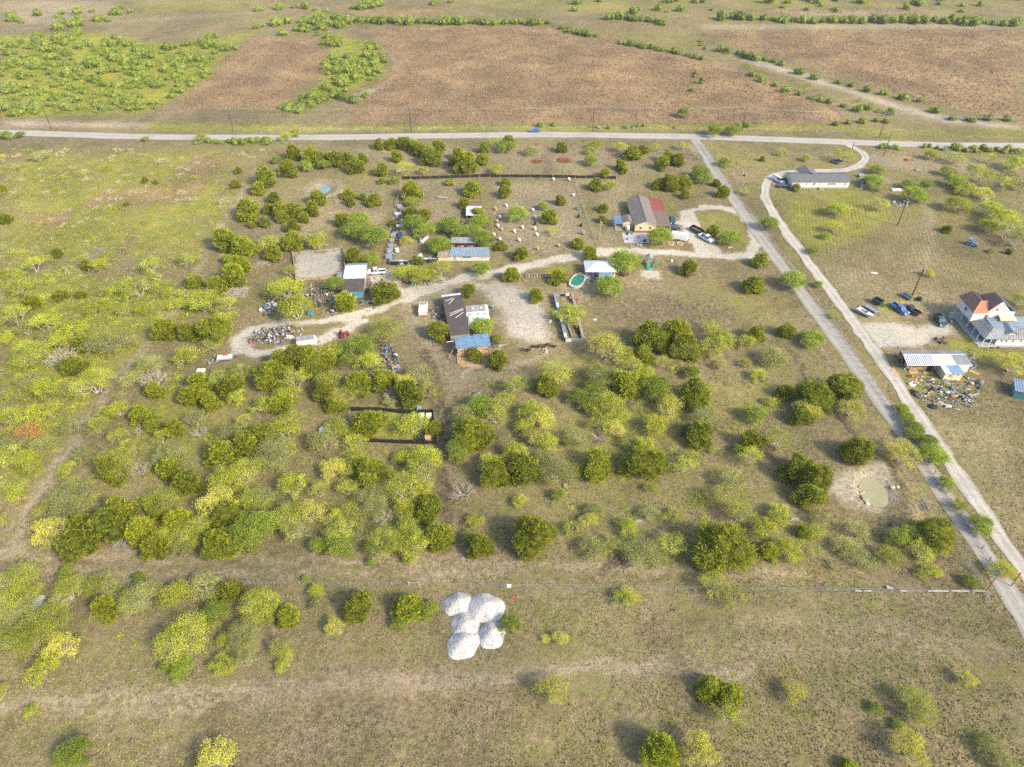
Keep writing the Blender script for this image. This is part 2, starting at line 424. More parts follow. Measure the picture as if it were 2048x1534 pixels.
# green and yellow-green growth
GREEN = [
    ([(0, 300), (540, 298), (470, 420), (410, 520), (250, 520), (0, 520)], None, 10, .72),
    ([(700, 249), (1700, 249), (1700, 260), (700, 262)], None, 2, .95), ([(1700, 253), (2048, 262), (2048, 280), (1700, 272)], None, 2, .6),
    ([(280, 245), (700, 252), (700, 263), (280, 262)], None, 3, .75),
    ([(0, 70), (200, 65), (330, 90), (520, 60), (480, 90), (400, 165), (310, 225), (0, 235)], None, 8, .95),
    ([(650, 70), (740, 80), (780, 120), (760, 160), (680, 190), (600, 220), (560, 220), (640, 160), (655, 110)], None, 6, .9),
    ([(1410, 290), (1700, 305), (1700, 340), (1540, 345), (1440, 330)], None, 6, .45),
    ([(1560, 400), (1700, 380), (1800, 430), (1760, 460), (1680, 490), (1620, 510), (1570, 450)], None, 6, .78),
    ([(1600, 377), (1730, 377), (1740, 390), (1600, 388)], None, 2, .7),
    ([(1755, 276), (2048, 297), (2048, 306), (1755, 288)], None, 1.5, .95),
    ([(1700, 640), (1640, 550), (1580, 470), (1560, 480), (1640, 580)], 1.5, .8, .5),
    ([(1870, 700), (1930, 665), (2000, 700), (2048, 710), (2048, 740), (1950, 720)], None, 3, .8),
    ([(1760, 600), (1830, 590), (1850, 620), (1770, 650), (1700, 640)], None, 3, .72),
    ([(1780, 740), (1950, 735), (1990, 800), (1800, 790)], None, 4, .55), ([(1800, 850), (1950, 800), (2048, 850), (2048, 1000), (1900, 900)], None, 12, .36), ([(1400, 560), (1600, 600), (1560, 650), (1480, 640)], None, 8, .45),
    ([(1390, 425), (1450, 415), (1490, 440), (1515, 490), (1460, 500), (1410, 470)], None, 1.5, .55),
    ([(1330, 405), (1365, 410), (1350, 425), (1330, 420)], None, 1.5, .6),
    ([(870, 530), (1040, 525), (1150, 505), (1150, 498), (1000, 522), (870, 524)], None, 1.5, .75),
    ([(1080, 540), (1130, 530), (1140, 545), (1090, 548)], None, 1.5, .8), ([(1000, 370), (1170, 360), (1180, 480), (1020, 500)], None, 6, .25),
    ([(700, 820), (860, 825), (868, 880), (730, 880)], None, 1.5, .85),
    ([(1150, 820), (1380, 760), (1560, 740), (1600, 800), (1400, 900), (1200, 960), (1000, 1000)], None, 14, .56),
    ([(300, 750), (480, 740), (560, 850), (520, 930), (300, 950), (230, 850)], None, 10, .6),
    ([(0, 540), (350, 560), (420, 600), (300, 680), (160, 840), (60, 980), (0, 1000)], None, 8, .75), ([(480, 760), (880, 760), (880, 1100), (100, 1090), (150, 950), (400, 880)], None, 12, .36), ([(820, 960), (1500, 900), (1900, 1050), (1850, 1150), (900, 1110)], None, 14, .30), ([(480, 290), (1380, 290), (1380, 520), (780, 540), (480, 480)], None, 14, .22), ([(1400, 290), (2048, 300), (2048, 500), (1500, 420)], None, 14, .32),
    ([(520, 560), (600, 560), (640, 640), (520, 640)], None, 3, .55), ([(480, 560), (520, 590), (500, 620), (470, 600)], None, 3, .5),
    ([(1100, 710), (1250, 700), (1300, 760), (1150, 770)], None, 4, .55), ([(1020, 1010), (1300, 1000), (1400, 1040), (1100, 1050)], None, 5, .4),
    ([(200, 1160), (900, 1160), (1300, 1170), (1300, 1180), (200, 1172)], None, 1.5, .5),
    ([(600, 1280), (900, 1280), (880, 1350), (620, 1340)], None, 8, .35), ([(1000, 1190), (1250, 1200), (1200, 1320), (1010, 1320)], None, 8, .35),
    ([(1300, 1390), (1700, 1400), (2048, 1430), (2048, 1534), (1000, 1534)], None, 14, .3), ([(1850, 1200), (1960, 1210), (2048, 1420), (2048, 1340)], None, 5, .4),
    ([(0, 40), (2048, 30), (2048, 0), (0, 0)], None, 12, .25), ([(1400, 60), (2048, 60), (2048, 20), (1100, 20)], None, 8, .3),
    ([(900, 0), (1400, 0), (1380, 22), (1000, 20)], None, 10, .5), ([(1420, 2), (2048, 0), (2048, 14), (1500, 18)], None, 8, .5), ([(250, 0), (520, 0), (480, 22), (300, 30)], None, 8, .5), ([(1100, 55), (1400, 60), (1420, 110), (1300, 85)], None, 8, .4),
    ([(620, 360), (720, 335), (760, 360), (700, 350), (600, 385)], None, 2, .5),
]
# standing dead weeds, brown
BROWN = [
    ([(742, 58), (900, 52), (1130, 52), (1290, 92), (1420, 128), (1560, 165), (1650, 215), (1700, 246), (700, 248), (712, 205), (790, 130)], None, 9, 1),
    ([(495, 75), (630, 75), (652, 110), (640, 150), (560, 220), (318, 222), (400, 168)], None, 9, 1),
    ([(1395, 62), (2048, 60), (2048, 240), (1900, 218), (1740, 172), (1600, 128), (1480, 95)], None, 10, .85),
    ([(560, 10), (900, 8), (900, 26), (600, 28)], None, 8, .6), ([(1130, 45), (1400, 30), (1400, 50), (1200, 62)], None, 8, .5), ([(1500, 20), (1850, 16), (1850, 28), (1500, 30)], None, 6, .7), ([(0, 28), (220, 22), (380, 30), (200, 50), (0, 55)], None, 8, .4),
    ([(1402, 292), (1440, 347), (1495, 422), (1560, 507), (1620, 587), (1680, 670), (1745, 764), (1812, 864), (1880, 970), (1950, 1077), (1992, 1147)], 1.3, .6, .95), ([(1640, 700), (1682, 755), (1735, 830), (1800, 930), (1860, 1020), (1915, 1095)], .9, .5, .8),
    ([(430, 300), (545, 300), (480, 380), (440, 400)], None, 5, .55), ([(250, 370), (330, 350), (400, 360), (300, 400)], None, 6, .5), ([(120, 300), (230, 300), (180, 325), (120, 320)], None, 5, .4),
    ([(0, 780), (120, 790), (110, 860), (0, 850)], None, 5, .4), ([(1180, 700), (1230, 690), (1240, 720), (1190, 730)], None, 3, .5),
    ([(520, 900), (650, 910), (640, 950), (540, 960)], None, 4, .4), ([(960, 440), (1150, 450), (1150, 500), (980, 500)], None, 5, .3),
]
# turned dark soil and other darker ground
DARK = [
    ([(850, 705), (872, 765), (885, 860), (885, 960), (888, 1060), (892, 1110)], 3.4, 1.4, .72),
    ([(1580, 700), (1620, 760), (1660, 820), (1720, 880), (1790, 950), (1850, 1020)], 1.8, .9, .85),
    ([(1690, 940), (1640, 880), (1600, 840)], 1.0, .8, .35),
    ([(1745, 695), (1760, 712), (1785, 740), (1830, 830), (1900, 930), (1980, 1050), (2048, 1150)], 1.2, .6, .45),  # darker strip along the lane
    ([(1190, 1165), (1240, 1130), (1290, 1105), (1320, 1060), (1345, 1030), (1320, 1040), (1280, 1080), (1220, 1120)], None, 1.2, 1),
    ([(1083, 292), (1110, 292), (1115, 350), (1085, 352)], None, 1, .45),
    ([(1785, 975), (1805, 1000), (1800, 1040), (1760, 1045), (1795, 1010)], None, 1, .5),
    ([(1190, 625), (1230, 600), (1330, 585), (1460, 615), (1480, 640), (1420, 660), (1250, 665)], None, 6, .52), ([(600, 1300), (900, 1400), (1000, 1534), (500, 1534), (550, 1400)], None, 12, .42), ([(1000, 1200), (1150, 1210), (1200, 1300), (1050, 1290)], None, 8, .42), ([(1250, 1380), (1420, 1340), (1500, 1420), (1300, 1450)], None, 8, .5),
    ([(0, 1128), (200, 1130), (500, 1130), (720, 1132)], 1.6, 1, .4), ([(100, 1000), (150, 1020), (80, 1080), (30, 1080)], None, 4, .35),
    ([(1020, 690), (1150, 700), (1150, 760), (900, 760)], None, 10, .2),
    ([(640, 900), (880, 890), (880, 910), (650, 930)], None, 2, .35), ([(1080, 1330), (1500, 1390), (1900, 1460), (1400, 1470), (900, 1420)], None, 14, .3),
]
MOWN = [([(1560, 410), (1700, 395), (1850, 430), (1960, 500), (2048, 520), (2048, 620), (1900, 590), (1790, 560), (1690, 560), (1610, 490)], None, 6, 1)]
P1C = G(1750, 981); P2C = G(645, 377)
def height(X, Y):
    X = np.asarray(X, float); Y = np.asarray(Y, float)
    z = (vn(X, Y, 9, 0) - .5) * 0.16 + (vn(X, Y, 2.3, 1) - .5) * 0.07
    for (cx, cy), rx, ry, dep, bank in ((P1C, 4.3, 6.0, 1.25, .75), (P2C, 3.9, 5.0, 1.0, .45)):
        d = np.hypot((X - cx) / rx, (Y - cy) / ry) + (vn(X, Y, 3, 2) - .5) * .22
        z = z - dep * (1 - sm((d - .35) / .75)) + bank * np.exp(-((d - 1.55) / .28) ** 2) * sm(.65 + (X - cx) / rx * .5)
    return z
def H(x, y): return float(height(x, y))

def axis(segs):
    out = [segs[0][0]]
    for a, b, s in segs:
        n = max(1, int(round((b - a) / s))); out += list(np.linspace(a, b, n + 1)[1:])
    return np.array(out)
gx = axis([(-1600, -450, 115), (-450, -150, 2.2), (-150, 150, 1.05), (150, 450, 2.2), (450, 1600, 115)])
gy = axis([(-300, 30, 30), (30, 230, .9), (230, 330, 1.2), (330, 640, 2.4), (640, 2200, 120)])
X, Y = np.meshgrid(gx, gy)
X = X.ravel(); Y = Y.ravel()
jx = X + (vn(X, Y, 3.5, 3) - .5) * 2.6 + (vn(X, Y, 1.3, 5) - .5) * 1.0
jy = Y + (vn(X, Y, 3.5, 4) - .5) * 2.6 + (vn(X, Y, 1.3, 6) - .5) * 1.0
def cover(X, Y, L):
    o = np.zeros(X.shape)
    for pts, w, soft, k in L:
        m = (poly_mask(X, Y, pts, soft) if w is None else stroke_mask(X, Y, pts, w, soft)) * k
        o = np.maximum(o, m)
    return o
c_bare, c_green, c_brown, c_dark = [cover(jx, jy, L) for L in (BARE, GREEN, BROWN, DARK)]
pm = poly_mask(jx, jy, [(0, 300), (540, 298), (470, 420), (410, 520), (250, 520), (0, 520)], 8)
c_brown = np.maximum(c_brown, pm * sm((vn(X, Y, 17, 6) * .7 + vn(X, Y, 5, 2) * .3 - .50) / .14) * .8)
c_green = c_green * (1 - .9 * c_brown)
nx, ny = len(gx), len(gy)
idx = np.arange(nx * ny).reshape(ny, nx)
F = np.stack([idx[:-1, :-1], idx[:-1, 1:], idx[1:, 1:], idx[1:, :-1]], -1).reshape(-1, 4)
Z = height(X, Y); far = (np.abs(X) > 440) | (Y > 630) | (Y < 20); Z[far] = 0

def ground_material():
    m, t, b = newmat('ranch_ground')
    v = pos(t)
    a1 = N(t, "ShaderNodeAttribute", attribute_name="cover"); sep = N(t, "ShaderNodeSeparateColor"); t.links.new(a1.outputs["Color"], sep.inputs[0])
    a2 = N(t, "ShaderNodeAttribute", attribute_name="dark")
    bare, grn, brn, drk = sep.outputs[0], sep.outputs[1], sep.outputs[2], a2.outputs["Fac"]
    big = noise(t, v, .035, 4, .6, .35, .65); mid = noise(t, v, .22, 5, .65, .36, .64, .6); small = noise(t, v, 1.1, 5, .7, .36, .64, .4); fine = noise(t, v, 4.5, 3, .7, .3, .7)
    # dry thatch: grey-tan and straw, olive growth and dead brown in drifts
    coarse = noise(t, v, .75, 6, .78, .38, .62, .3, w=1.0)
    c = mixc(t, coarse, (0.330, 0.275, 0.200), (0.140, 0.118, 0.088))
    c = mixc(t, mth(t, 'MULTIPLY', noise(t, v, 1.9, 4, .75, .48, .66, w=2.0), .7), c, (0.38, 0.32, 0.22))
    og = mth(t, 'MULTIPLY', noise(t, v, .42, 6, .78, .42, .58, .5, w=3.0), noise(t, v, .045, 4, .6, .32, .54, w=4.0))
    c = mixc(t, mth(t, 'MULTIPLY', og, .70), c, mixc(t, small, (0.235, 0.265, 0.075), (0.140, 0.180, 0.050)))
    c = mixc(t, mth(t, 'MULTIPLY', noise(t, v, .11, 6, .75, .52, .66, .5, w=5.0), .6), c, (0.125, 0.098, 0.062))
    c = mixc(t, mth(t, 'MULTIPLY', noise(t, v, .30, 5, .75, .56, .68, .4, w=6.0), .6), c, (0.36, 0.295, 0.18))
    # brown weeds
    bw = mixc(t, noise(t, v, .9, 5, .75, .35, .65), (0.315, 0.225, 0.150), (0.19, 0.142, 0.102))
    bw = mixc(t, noise(t, v, .05, 3, .6, .4, .62), bw, (0.37, 0.27, 0.17))
    bw = mixc(t, mth(t, 'MULTIPLY', noise(t, v, .12, 4, .6, .52, .70), .4), bw, (0.16, 0.16, 0.055))
    def lay(mask, edge, k=1.0):             # a cover breaks up where it thins out
        return mth(t, 'MULTIPLY', mth(t, 'MULTIPLY', mth(t, 'SUBTRACT', mth(t, 'ADD', mask, mth(t, 'MULTIPLY', edge, .9)), .75, False), 2.2), k, True)
    c = mixc(t, lay(brn, small), c, bw)
    gr = mixc(t, mid, (0.25, 0.31, 0.05), (0.48, 0.47, 0.085)); gr = mixc(t, mth(t, 'MULTIPLY', small, .6), gr, (0.13, 0.18, 0.035)); gr = mixc(t, mth(t, 'MULTIPLY', noise(t, v, .10, 6, .72, .54, .64, .8), .7), gr, (0.30, 0.22, 0.13))
    c = mixc(t, lay(grn, small, .9), c, gr)
    ba = mixc(t, coarse, (0.60, 0.61, 0.62), (0.42, 0.425, 0.425)); ba = mixc(t, mth(t, 'MULTIPLY', big, .45), ba, (0.53, 0.51, 0.46))
    ba = mixc(t, mth(t, 'MULTIPLY', mth(t, 'SUBTRACT', bare, .6), 2.8, True), mixc(t, coarse, (0.43, 0.385, 0.32), (0.30, 0.265, 0.215)), ba)
    c = mixc(t, lay(bare, small), c, ba)
    c = mixc(t, lay(drk, small, .85), c, mixc(t, coarse, (0.165, 0.145, 0.122), (0.085, 0.072, 0.058)))
    mw = N(t, "ShaderNodeAttribute", attribute_name="mown"); wv = N(t, "ShaderNodeTexWave", wave_type='BANDS', bands_direction='X')
    mpg = N(t, "ShaderNodeMapping"); mpg.inputs["Rotation"].default_value = (0, 0, R(16)); t.links.new(v, mpg.inputs[0]); t.links.new(mpg.outputs[0], wv.inputs[0])
    wv.inputs["Scale"].default_value = .26; wv.inputs["Distortion"].default_value = 1.2; wv.inputs["Detail"].default_value = 2; wv.inputs["Detail Scale"].default_value = .3
    c = mixc(t, mth(t, 'MULTIPLY', mth(t, 'MULTIPLY', wv.outputs["Fac"], mw.outputs["Fac"]), .45), c, (0.16, 0.14, 0.075))
    # grain
    sp = noise(t, v, 2.6, 4, .8, .50, .66)
    c = mixc(t, mth(t, 'MULTIPLY', mth(t, 'MULTIPLY', sp, .5), mth(t, 'SUBTRACT', 1.0, mth(t, 'MULTIPLY', bare, .8))), c, (0.10, 0.085, 0.055))
    k = mixc(t, fine, (.60, .60, .60), (1.32, 1.32, 1.32)); c = mixc(t, 1.0, c, k, 'MULTIPLY')
    k = mixc(t, noise(t, v, .028, 5, .65, .36, .64, .5, w=9.0), (.76, .78, .78), (1.20, 1.17, 1.10)); c = mixc(t, 1.0, c, k, 'MULTIPLY')
    c = mixc(t, 1.0, c, (.60, .55, .475), 'MULTIPLY')
    t.links.new(c, b.inputs["Base Color"]); b.inputs["Roughness"].default_value = .97; b.inputs["Specular IOR Level"].default_value = .05
    hgt = mth(t, 'ADD', mth(t, 'MULTIPLY', small, .6), mth(t, 'MULTIPLY', fine, .4))
    bp = N(t, "ShaderNodeBump"); bp.inputs["Strength"].default_value = .55; bp.inputs["Distance"].default_value = .18
    t.links.new(hgt, bp.inputs["Height"]); t.links.new(bp.outputs[0], b.inputs["Normal"])
    return m
ground = part('ground', np_mesh('ground', np.stack([X, Y, Z], 1), F, ground_material(), {'cover': np.stack([c_bare, c_green, c_brown], 1), 'dark': c_dark, 'mown': cover(jx, jy, MOWN)}, smooth=True))
tag(ground, 'dry tan pasture with thin grass and bare soil patches', 'ground', kind='structure')

# ------------------------------------------------------------------ paved road and gravel lanes as sheets
def strip(name, pts, width, mat, label, cat, lift=.03, rag=.25, step=1.2, dens=True):
    P = [Vector(p) for p in W(pts)]
    Q = [P[0]]
    for a, b in zip(P, P[1:]):
        n = max(1, int((b - a).length / step)); Q += [a.lerp(b, (i + 1) / n) for i in range(n)]
    for _ in range(6): Q = [Q[0]] + [(Q[i - 1] + Q[i] * 2 + Q[i + 1]) / 4 for i in range(1, len(Q) - 1)] + [Q[-1]]
    V = []; Fs = []; K = 6
    for i, q in enumerate(Q):
        t = (Q[min(i + 1, len(Q) - 1)] - Q[max(i - 1, 0)]).normalized(); n = Vector((-t.y, t.x))
        for k in range(K + 1):
            f = (k / K - .5) * width
            if k in (0, K): f += (float(vn(q.x + k * 31, q.y, 3.5, 2)) - .5) * 2 * rag * (1 if k else -1)
            p = q + n * f
            z = max(H(p.x, p.y), H(p.x + .5, p.y), H(p.x - .5, p.y), H(p.x, p.y + .5), H(p.x, p.y - .5)) + lift
            V.append((p.x, p.y, z))
    for i in range(len(Q) - 1):
        for k in range(K):
            a = i * (K + 1) + k; Fs.append((a, a + K + 1, a + K + 2, a + 1))
    across = np.tile(np.linspace(-1, 1, K + 1), len(Q))
    o = part(name, np_mesh(name, V, Fs, mat, {'across': across}, smooth=True))
    return tag(o, label, cat, kind='structure')
def lane_mat(name, c0, c1, wheel, edge):
    m, t, b = newmat(name); v = pos(t)
    a = N(t, "ShaderNodeAttribute", attribute_name="across"); ab = mth(t, 'ABSOLUTE', a.outputs["Fac"])
    n1 = noise(t, v, .35, 5, .7); n2 = noise(t, v, 2.2, 4, .75)
    c = mixc(t, n1, c0, c1)
    w = mth(t, 'SUBTRACT', 1.0, mth(t, 'MULTIPLY', mth(t, 'ABSOLUTE', mth(t, 'SUBTRACT', ab, .48)), 4.0), True)
    c = mixc(t, mth(t, 'MULTIPLY', w, .6), c, wheel)
    e = mth(t, 'MULTIPLY', mth(t, 'SUBTRACT', mth(t, 'ADD', ab, mth(t, 'MULTIPLY', n2, .5)), 1.0), 2.5, True)
    c = mixc(t, e, c, edge)
    k = mixc(t, n2, (.80 * .62, .79 * .62, .76 * .62), (1.15 * .62, 1.13 * .62, 1.08 * .62)); c = mixc(t, 1.0, c, k, 'MULTIPLY')
    c = mixc(t, mth(t, 'MULTIPLY', noise(t, v, .09, 6, .7, .5, .68, .6), .55), c, (.17, .16, .14))
    t.links.new(c, b.inputs["Base Color"]); b.inputs["Roughness"].default_value = .95; b.inputs["Specular IOR Level"].default_value = .1
    return m
ROADPTS = [(-420, 263), (-200, 264), (0, 265), (100, 268), (250, 273), (400, 275), (560, 275), (700, 274.5), (850, 272), (1000, 270), (1100, 269.5), (1250, 271), (1400, 274), (1550, 279), (1700, 285), (1850, 290), (2048, 292), (2300, 292), (2500, 291)]
strip('county_road', ROADPTS, 6.4, lane_mat('pale_asphalt', (0.40, 0.385, 0.36), (0.34, 0.33, 0.31), (0.46, 0.44, 0.41), (0.36, 0.33, 0.25)), 'pale grey two-lane country road crossing behind the property', 'road', .05, .12, 3)
strip('gravel_driveway', [(1388, 277), (1405, 300), (1428, 338), (1455, 380), (1492, 433), (1540, 500), (1592, 568), (1645, 640), (1705, 722), (1775, 820), (1835, 908), (1895, 998), (1955, 1085), (2010, 1170), (2060, 1255), (2130, 1370), (2200, 1490)], 4.3,
      lane_mat('grey_gravel', (0.36, 0.345, 0.315), (0.27, 0.26, 0.24), (0.42, 0.40, 0.365), (0.24, 0.21, 0.14)), 'long grey gravel driveway running straight beside the fence line', 'driveway', .04, .45)
strip('caliche_lane', [(2200, 1375), (2130, 1265), (2048, 1140), (1985, 1050), (1905, 932), (1835, 830), (1780, 745), (1735, 685), (1690, 620), (1640, 555), (1585, 482), (1545, 425), (1530, 395), (1530, 370), (1545, 352), (1580, 344), (1630, 342), (1690, 341), (1720, 332), (1733, 316), (1722, 302), (1700, 292), (1690, 283)], 3.5,
      lane_mat('pale_caliche', (0.48, 0.455, 0.40), (0.34, 0.325, 0.29), (0.56, 0.53, 0.47), (0.25, 0.225, 0.145)), 'pale caliche lane curving up to the mobile home', 'lane', .06, .5)

# ------------------------------------------------------------------ water of the two stock ponds
def water(name, c, rx, ry, z, col, label):
    n = 40; V = [(c[0], c[1], z)]
    for k in range(n):
        a = 2 * math.pi * k / n; r = 1 + .12 * math.sin(2 * a + 1) + .06 * math.sin(5 * a)
        V.append((c[0] + rx * r * math.cos(a), c[1] + ry * r * math.sin(a), z))
    m, t, b = newmat(name + '_surface'); v = pos(t)
    b.inputs["Roughness"].default_value = .06; b.inputs["Specular IOR Level"].default_value = .5
    f = noise(t, v, .3, 3, .5); t.links.new(mixc(t, f, col, tuple(x * .85 for x in col)), b.inputs["Base Color"])
    bp = N(t, "ShaderNodeBump"); bp.inputs["Strength"].default_value = .08; bp.inputs["Distance"].default_value = .02
    t.links.new(noise(t, v, 3, 3, .6), bp.inputs["Height"]); t.links.new(bp.outputs[0], b.inputs["Normal"])
    mb = MB(); mb.add(V, [(0, 1 + k, 1 + (k + 1) % n) for k in range(n)])
    tag(mb.build(name, m), label, 'pond', kind='structure')
water('pond_water', (P1C[0], P1C[1]), 4.1, 5.7, -.62, (0.22, 0.205, 0.105), 'murky olive stock pond with a row of stones on one bank')
water('pond_water', (P2C[0] - .6, P2C[1]), 3.7, 4.7, -.42, (0.13, 0.18, 0.165), 'small blue-grey stock pond in a yellowish basin')

# ------------------------------------------------------------------ weeds and standing dead stalks: too many to count
def blades(name, n, sampler, hgt, wid, colf, label, cat, seed):
    r = np.random.default_rng(seed)
    x, y, keep, col = sampler(r, n)
    x, y, col = x[keep], y[keep], col[keep]; n = len(x)
    z = height(x, y) - .03
    V = []; C = []
    for j in range(3):
        a = r.random(n) * 2 * math.pi; h = hgt * (.5 + r.random(n)); w = wid * (.6 + .8 * r.random(n))
        ox, oy = (r.random(n) - .5) * wid * 1.6, (r.random(n) - .5) * wid * 1.6
        lx, ly = (r.random(n) - .5) * h * .9, (r.random(n) - .5) * h * .9
        p0 = np.stack([x + ox - np.cos(a) * w, y + oy - np.sin(a) * w, z], 1); p1 = np.stack([x + ox + np.cos(a) * w, y + oy + np.sin(a) * w, z], 1)
        p2 = np.stack([x + ox + lx, y + oy + ly, z + h], 1)
        V.append(np.stack([p0, p1, p2], 1)); C.append(np.repeat(col[:, None] * (.75 + .5 * r.random((n, 1, 1))), 3, 1))
    V = np.concatenate(V).reshape(-1, 3); C = np.concatenate(C).reshape(-1, 3)
    o = part(name, np_mesh(name, V, np.arange(len(V)).reshape(-1, 3), M['weed'], {'Col': np.clip(C, 0, 1)}))
    return tag(o, label, cat, kind='stuff')
def in_view(r, n, y0, y1, pw=1.0):
    """even spread over the visible ground between two picture rows"""
    yy = []; xx = []
    d0, d1 = G(1024, y1)[1], G(1024, y0)[1]
    y = d0 + (d1 - d0) * r.random(n) ** pw
    hw = (y * CP + CAM_H * SP) * .76
    x = (r.random(n) * 2 - 1) * hw
    return x, y
PAL = np.array([(0.36, 0.295, 0.19), (0.28, 0.265, 0.10), (0.21, 0.255, 0.06), (0.20, 0.165, 0.10), (0.34, 0.335, 0.10), (0.10, 0.125, 0.04), (0.12, 0.09, 0.06)])
def near_weeds(r, n):
    x, y = in_view(r, n, 300, 1560, 1.35)
    b_, g_, d_ = cover(x, y, BARE), cover(x, y, GREEN), cover(x, y, DARK)
    road = sum(stroke_mask(x, y, L, w, .3) for L, w in (([(1405, 300), (1455, 380), (1540, 500), (1645, 640), (1775, 820), (1895, 998), (2010, 1170), (2130, 1370)], 3.6), ([(2130, 1265), (1985, 1050), (1835, 830), (1735, 685), (1640, 555), (1545, 425), (1530, 370)], 3.0)))
    patch = vn(x, y, 7, 1) * .6 + vn(x, y, 2.0, 2) * .4
    keep = (patch > .38) & (r.random(n) > b_ * 1.15) & (road < .3) & (r.random(n) > d_ * .7)
    for cx, cy, a, b in ((P1C[0], P1C[1], 5, 6), (P2C[0], P2C[1], 5, 5.5)): keep &= np.hypot((x - cx) / a, (y - cy) / b) > 1
    k = np.clip((patch - .38) * 2.2 + g_ * .6 + (r.random(n) - .5) * .8, 0, .999)
    sel = np.where(r.random(n) < k, r.choice([1, 2, 5, 4, 5], n), r.choice([0, 0, 3, 1, 6], n))
    return x, y, keep, PAL[sel]
blades('pasture_weeds', 150000, near_weeds, .19, .10, None, 'short dry weeds and grass tufts all over the pasture', 'weeds', 3)
def stalks(r, n):
    x, y = in_view(r, n, -10, 262)
    m = cover(x, y, BROWN)
    col = np.array([(0.25, 0.175, 0.12), (0.19, 0.14, 0.10), (0.31, 0.225, 0.155), (0.21, 0.20, 0.08)])[r.choice([0, 0, 1, 1, 2, 3], n)]
    return x, y, r.random(n) < m, col
blades('dead_weed_stalks', 80000, stalks, .60, .15, None, 'tall brown dead weeds filling the far fields', 'weeds', 4)
def rough_grass(r, n):
    x, y = in_view(r, n, 60, 700)
    m = cover(x, y, GREEN)
    px = np.array(PX(x, y)); keep = (r.random(n) < m * 1.2) & ((px[1] < 312) | (px[0] < 470))
    col = np.array([(0.26, 0.29, 0.05), (0.32, 0.32, 0.065), (0.20, 0.25, 0.045), (0.33, 0.265, 0.14)])[r.choice([0, 0, 1, 2, 3], n)]
    rd = stroke_mask(x, y, ROADPTS, 7.5, .3)
    return x, y, keep & (rd < .2), col
blades('rough_grass', 75000, rough_grass, .42, .11, None, 'rough yellow-green grass in the left pasture and along the road verge', 'grass', 5)
# ================================================================== TREES AND SHRUBS
def unit(r, n):
    d = r.normal(size=(n, 3)); return d / np.linalg.norm(d, axis=1, keepdims=True)
def cards(P, D, L, Wd, r):
    """one small leaf-spray per point: a kite along D, length L, width Wd"""
    n = len(P)
    T = np.cross(D, unit(r, n)); T /= np.linalg.norm(T, axis=1, keepdims=True) + 1e-9
    L = np.asarray(L)[:, None]; Wd = np.asarray(Wd)[:, None]
    V = np.stack([P - D * L * .5, P + T * Wd, P + D * L * .6, P - T * Wd], 1)
    return V.reshape(-1, 3), np.arange(4 * n).reshape(-1, 4)
def joined(Vs, Fs, lvs):
    off = 0; F2 = []
    for v, f in zip(Vs, Fs): F2.append(f + off); off += len(v)
    return np.concatenate(Vs), np.concatenate(F2), np.concatenate(lvs)
def core(c, rad, r, nu=10, nv=7):
    """dark filler inside a crown, added to stop light leaking through"""
    V = []; F = []
    for j in range(nv + 1):
        th = math.pi * j / nv
        for i in range(nu):
            ph = 2 * math.pi * i / nu; k = .85 + .3 * r.random()
            V.append((c[0] + rad[0] * k * math.sin(th) * math.cos(ph), c[1] + rad[1] * k * math.sin(th) * math.sin(ph), c[2] + rad[2] * k * math.cos(th)))
    for j in range(nv):
        for i in range(nu): F.append((j * nu + i, j * nu + (i + 1) % nu, (j + 1) * nu + (i + 1) % nu, (j + 1) * nu + i))
    return np.array(V), np.array(F)
def limb_mesh(name, paths, mat, n=5):
    mb = MB()
    for pts, r0, r1 in paths:
        m = len(pts); mb.tube(pts, [r0 + (r1 - r0) * i / (m - 1) for i in range(m)], n, cap=False)
    return mb.mesh(name, mat, smooth=True)
def bend(a, b, r, k=.12, m=4):
    a = np.array(a, float); b = np.array(b, float); L = np.linalg.norm(b - a)
    out = [tuple(a)]
    o = (r.random(3) - .5) * L * k * 2
    for i in range(1, m):
        t = i / m; out.append(tuple(a + (b - a) * t + o * math.sin(math.pi * t) + (r.random(3) - .5) * L * .05))
    return out + [tuple(b)]

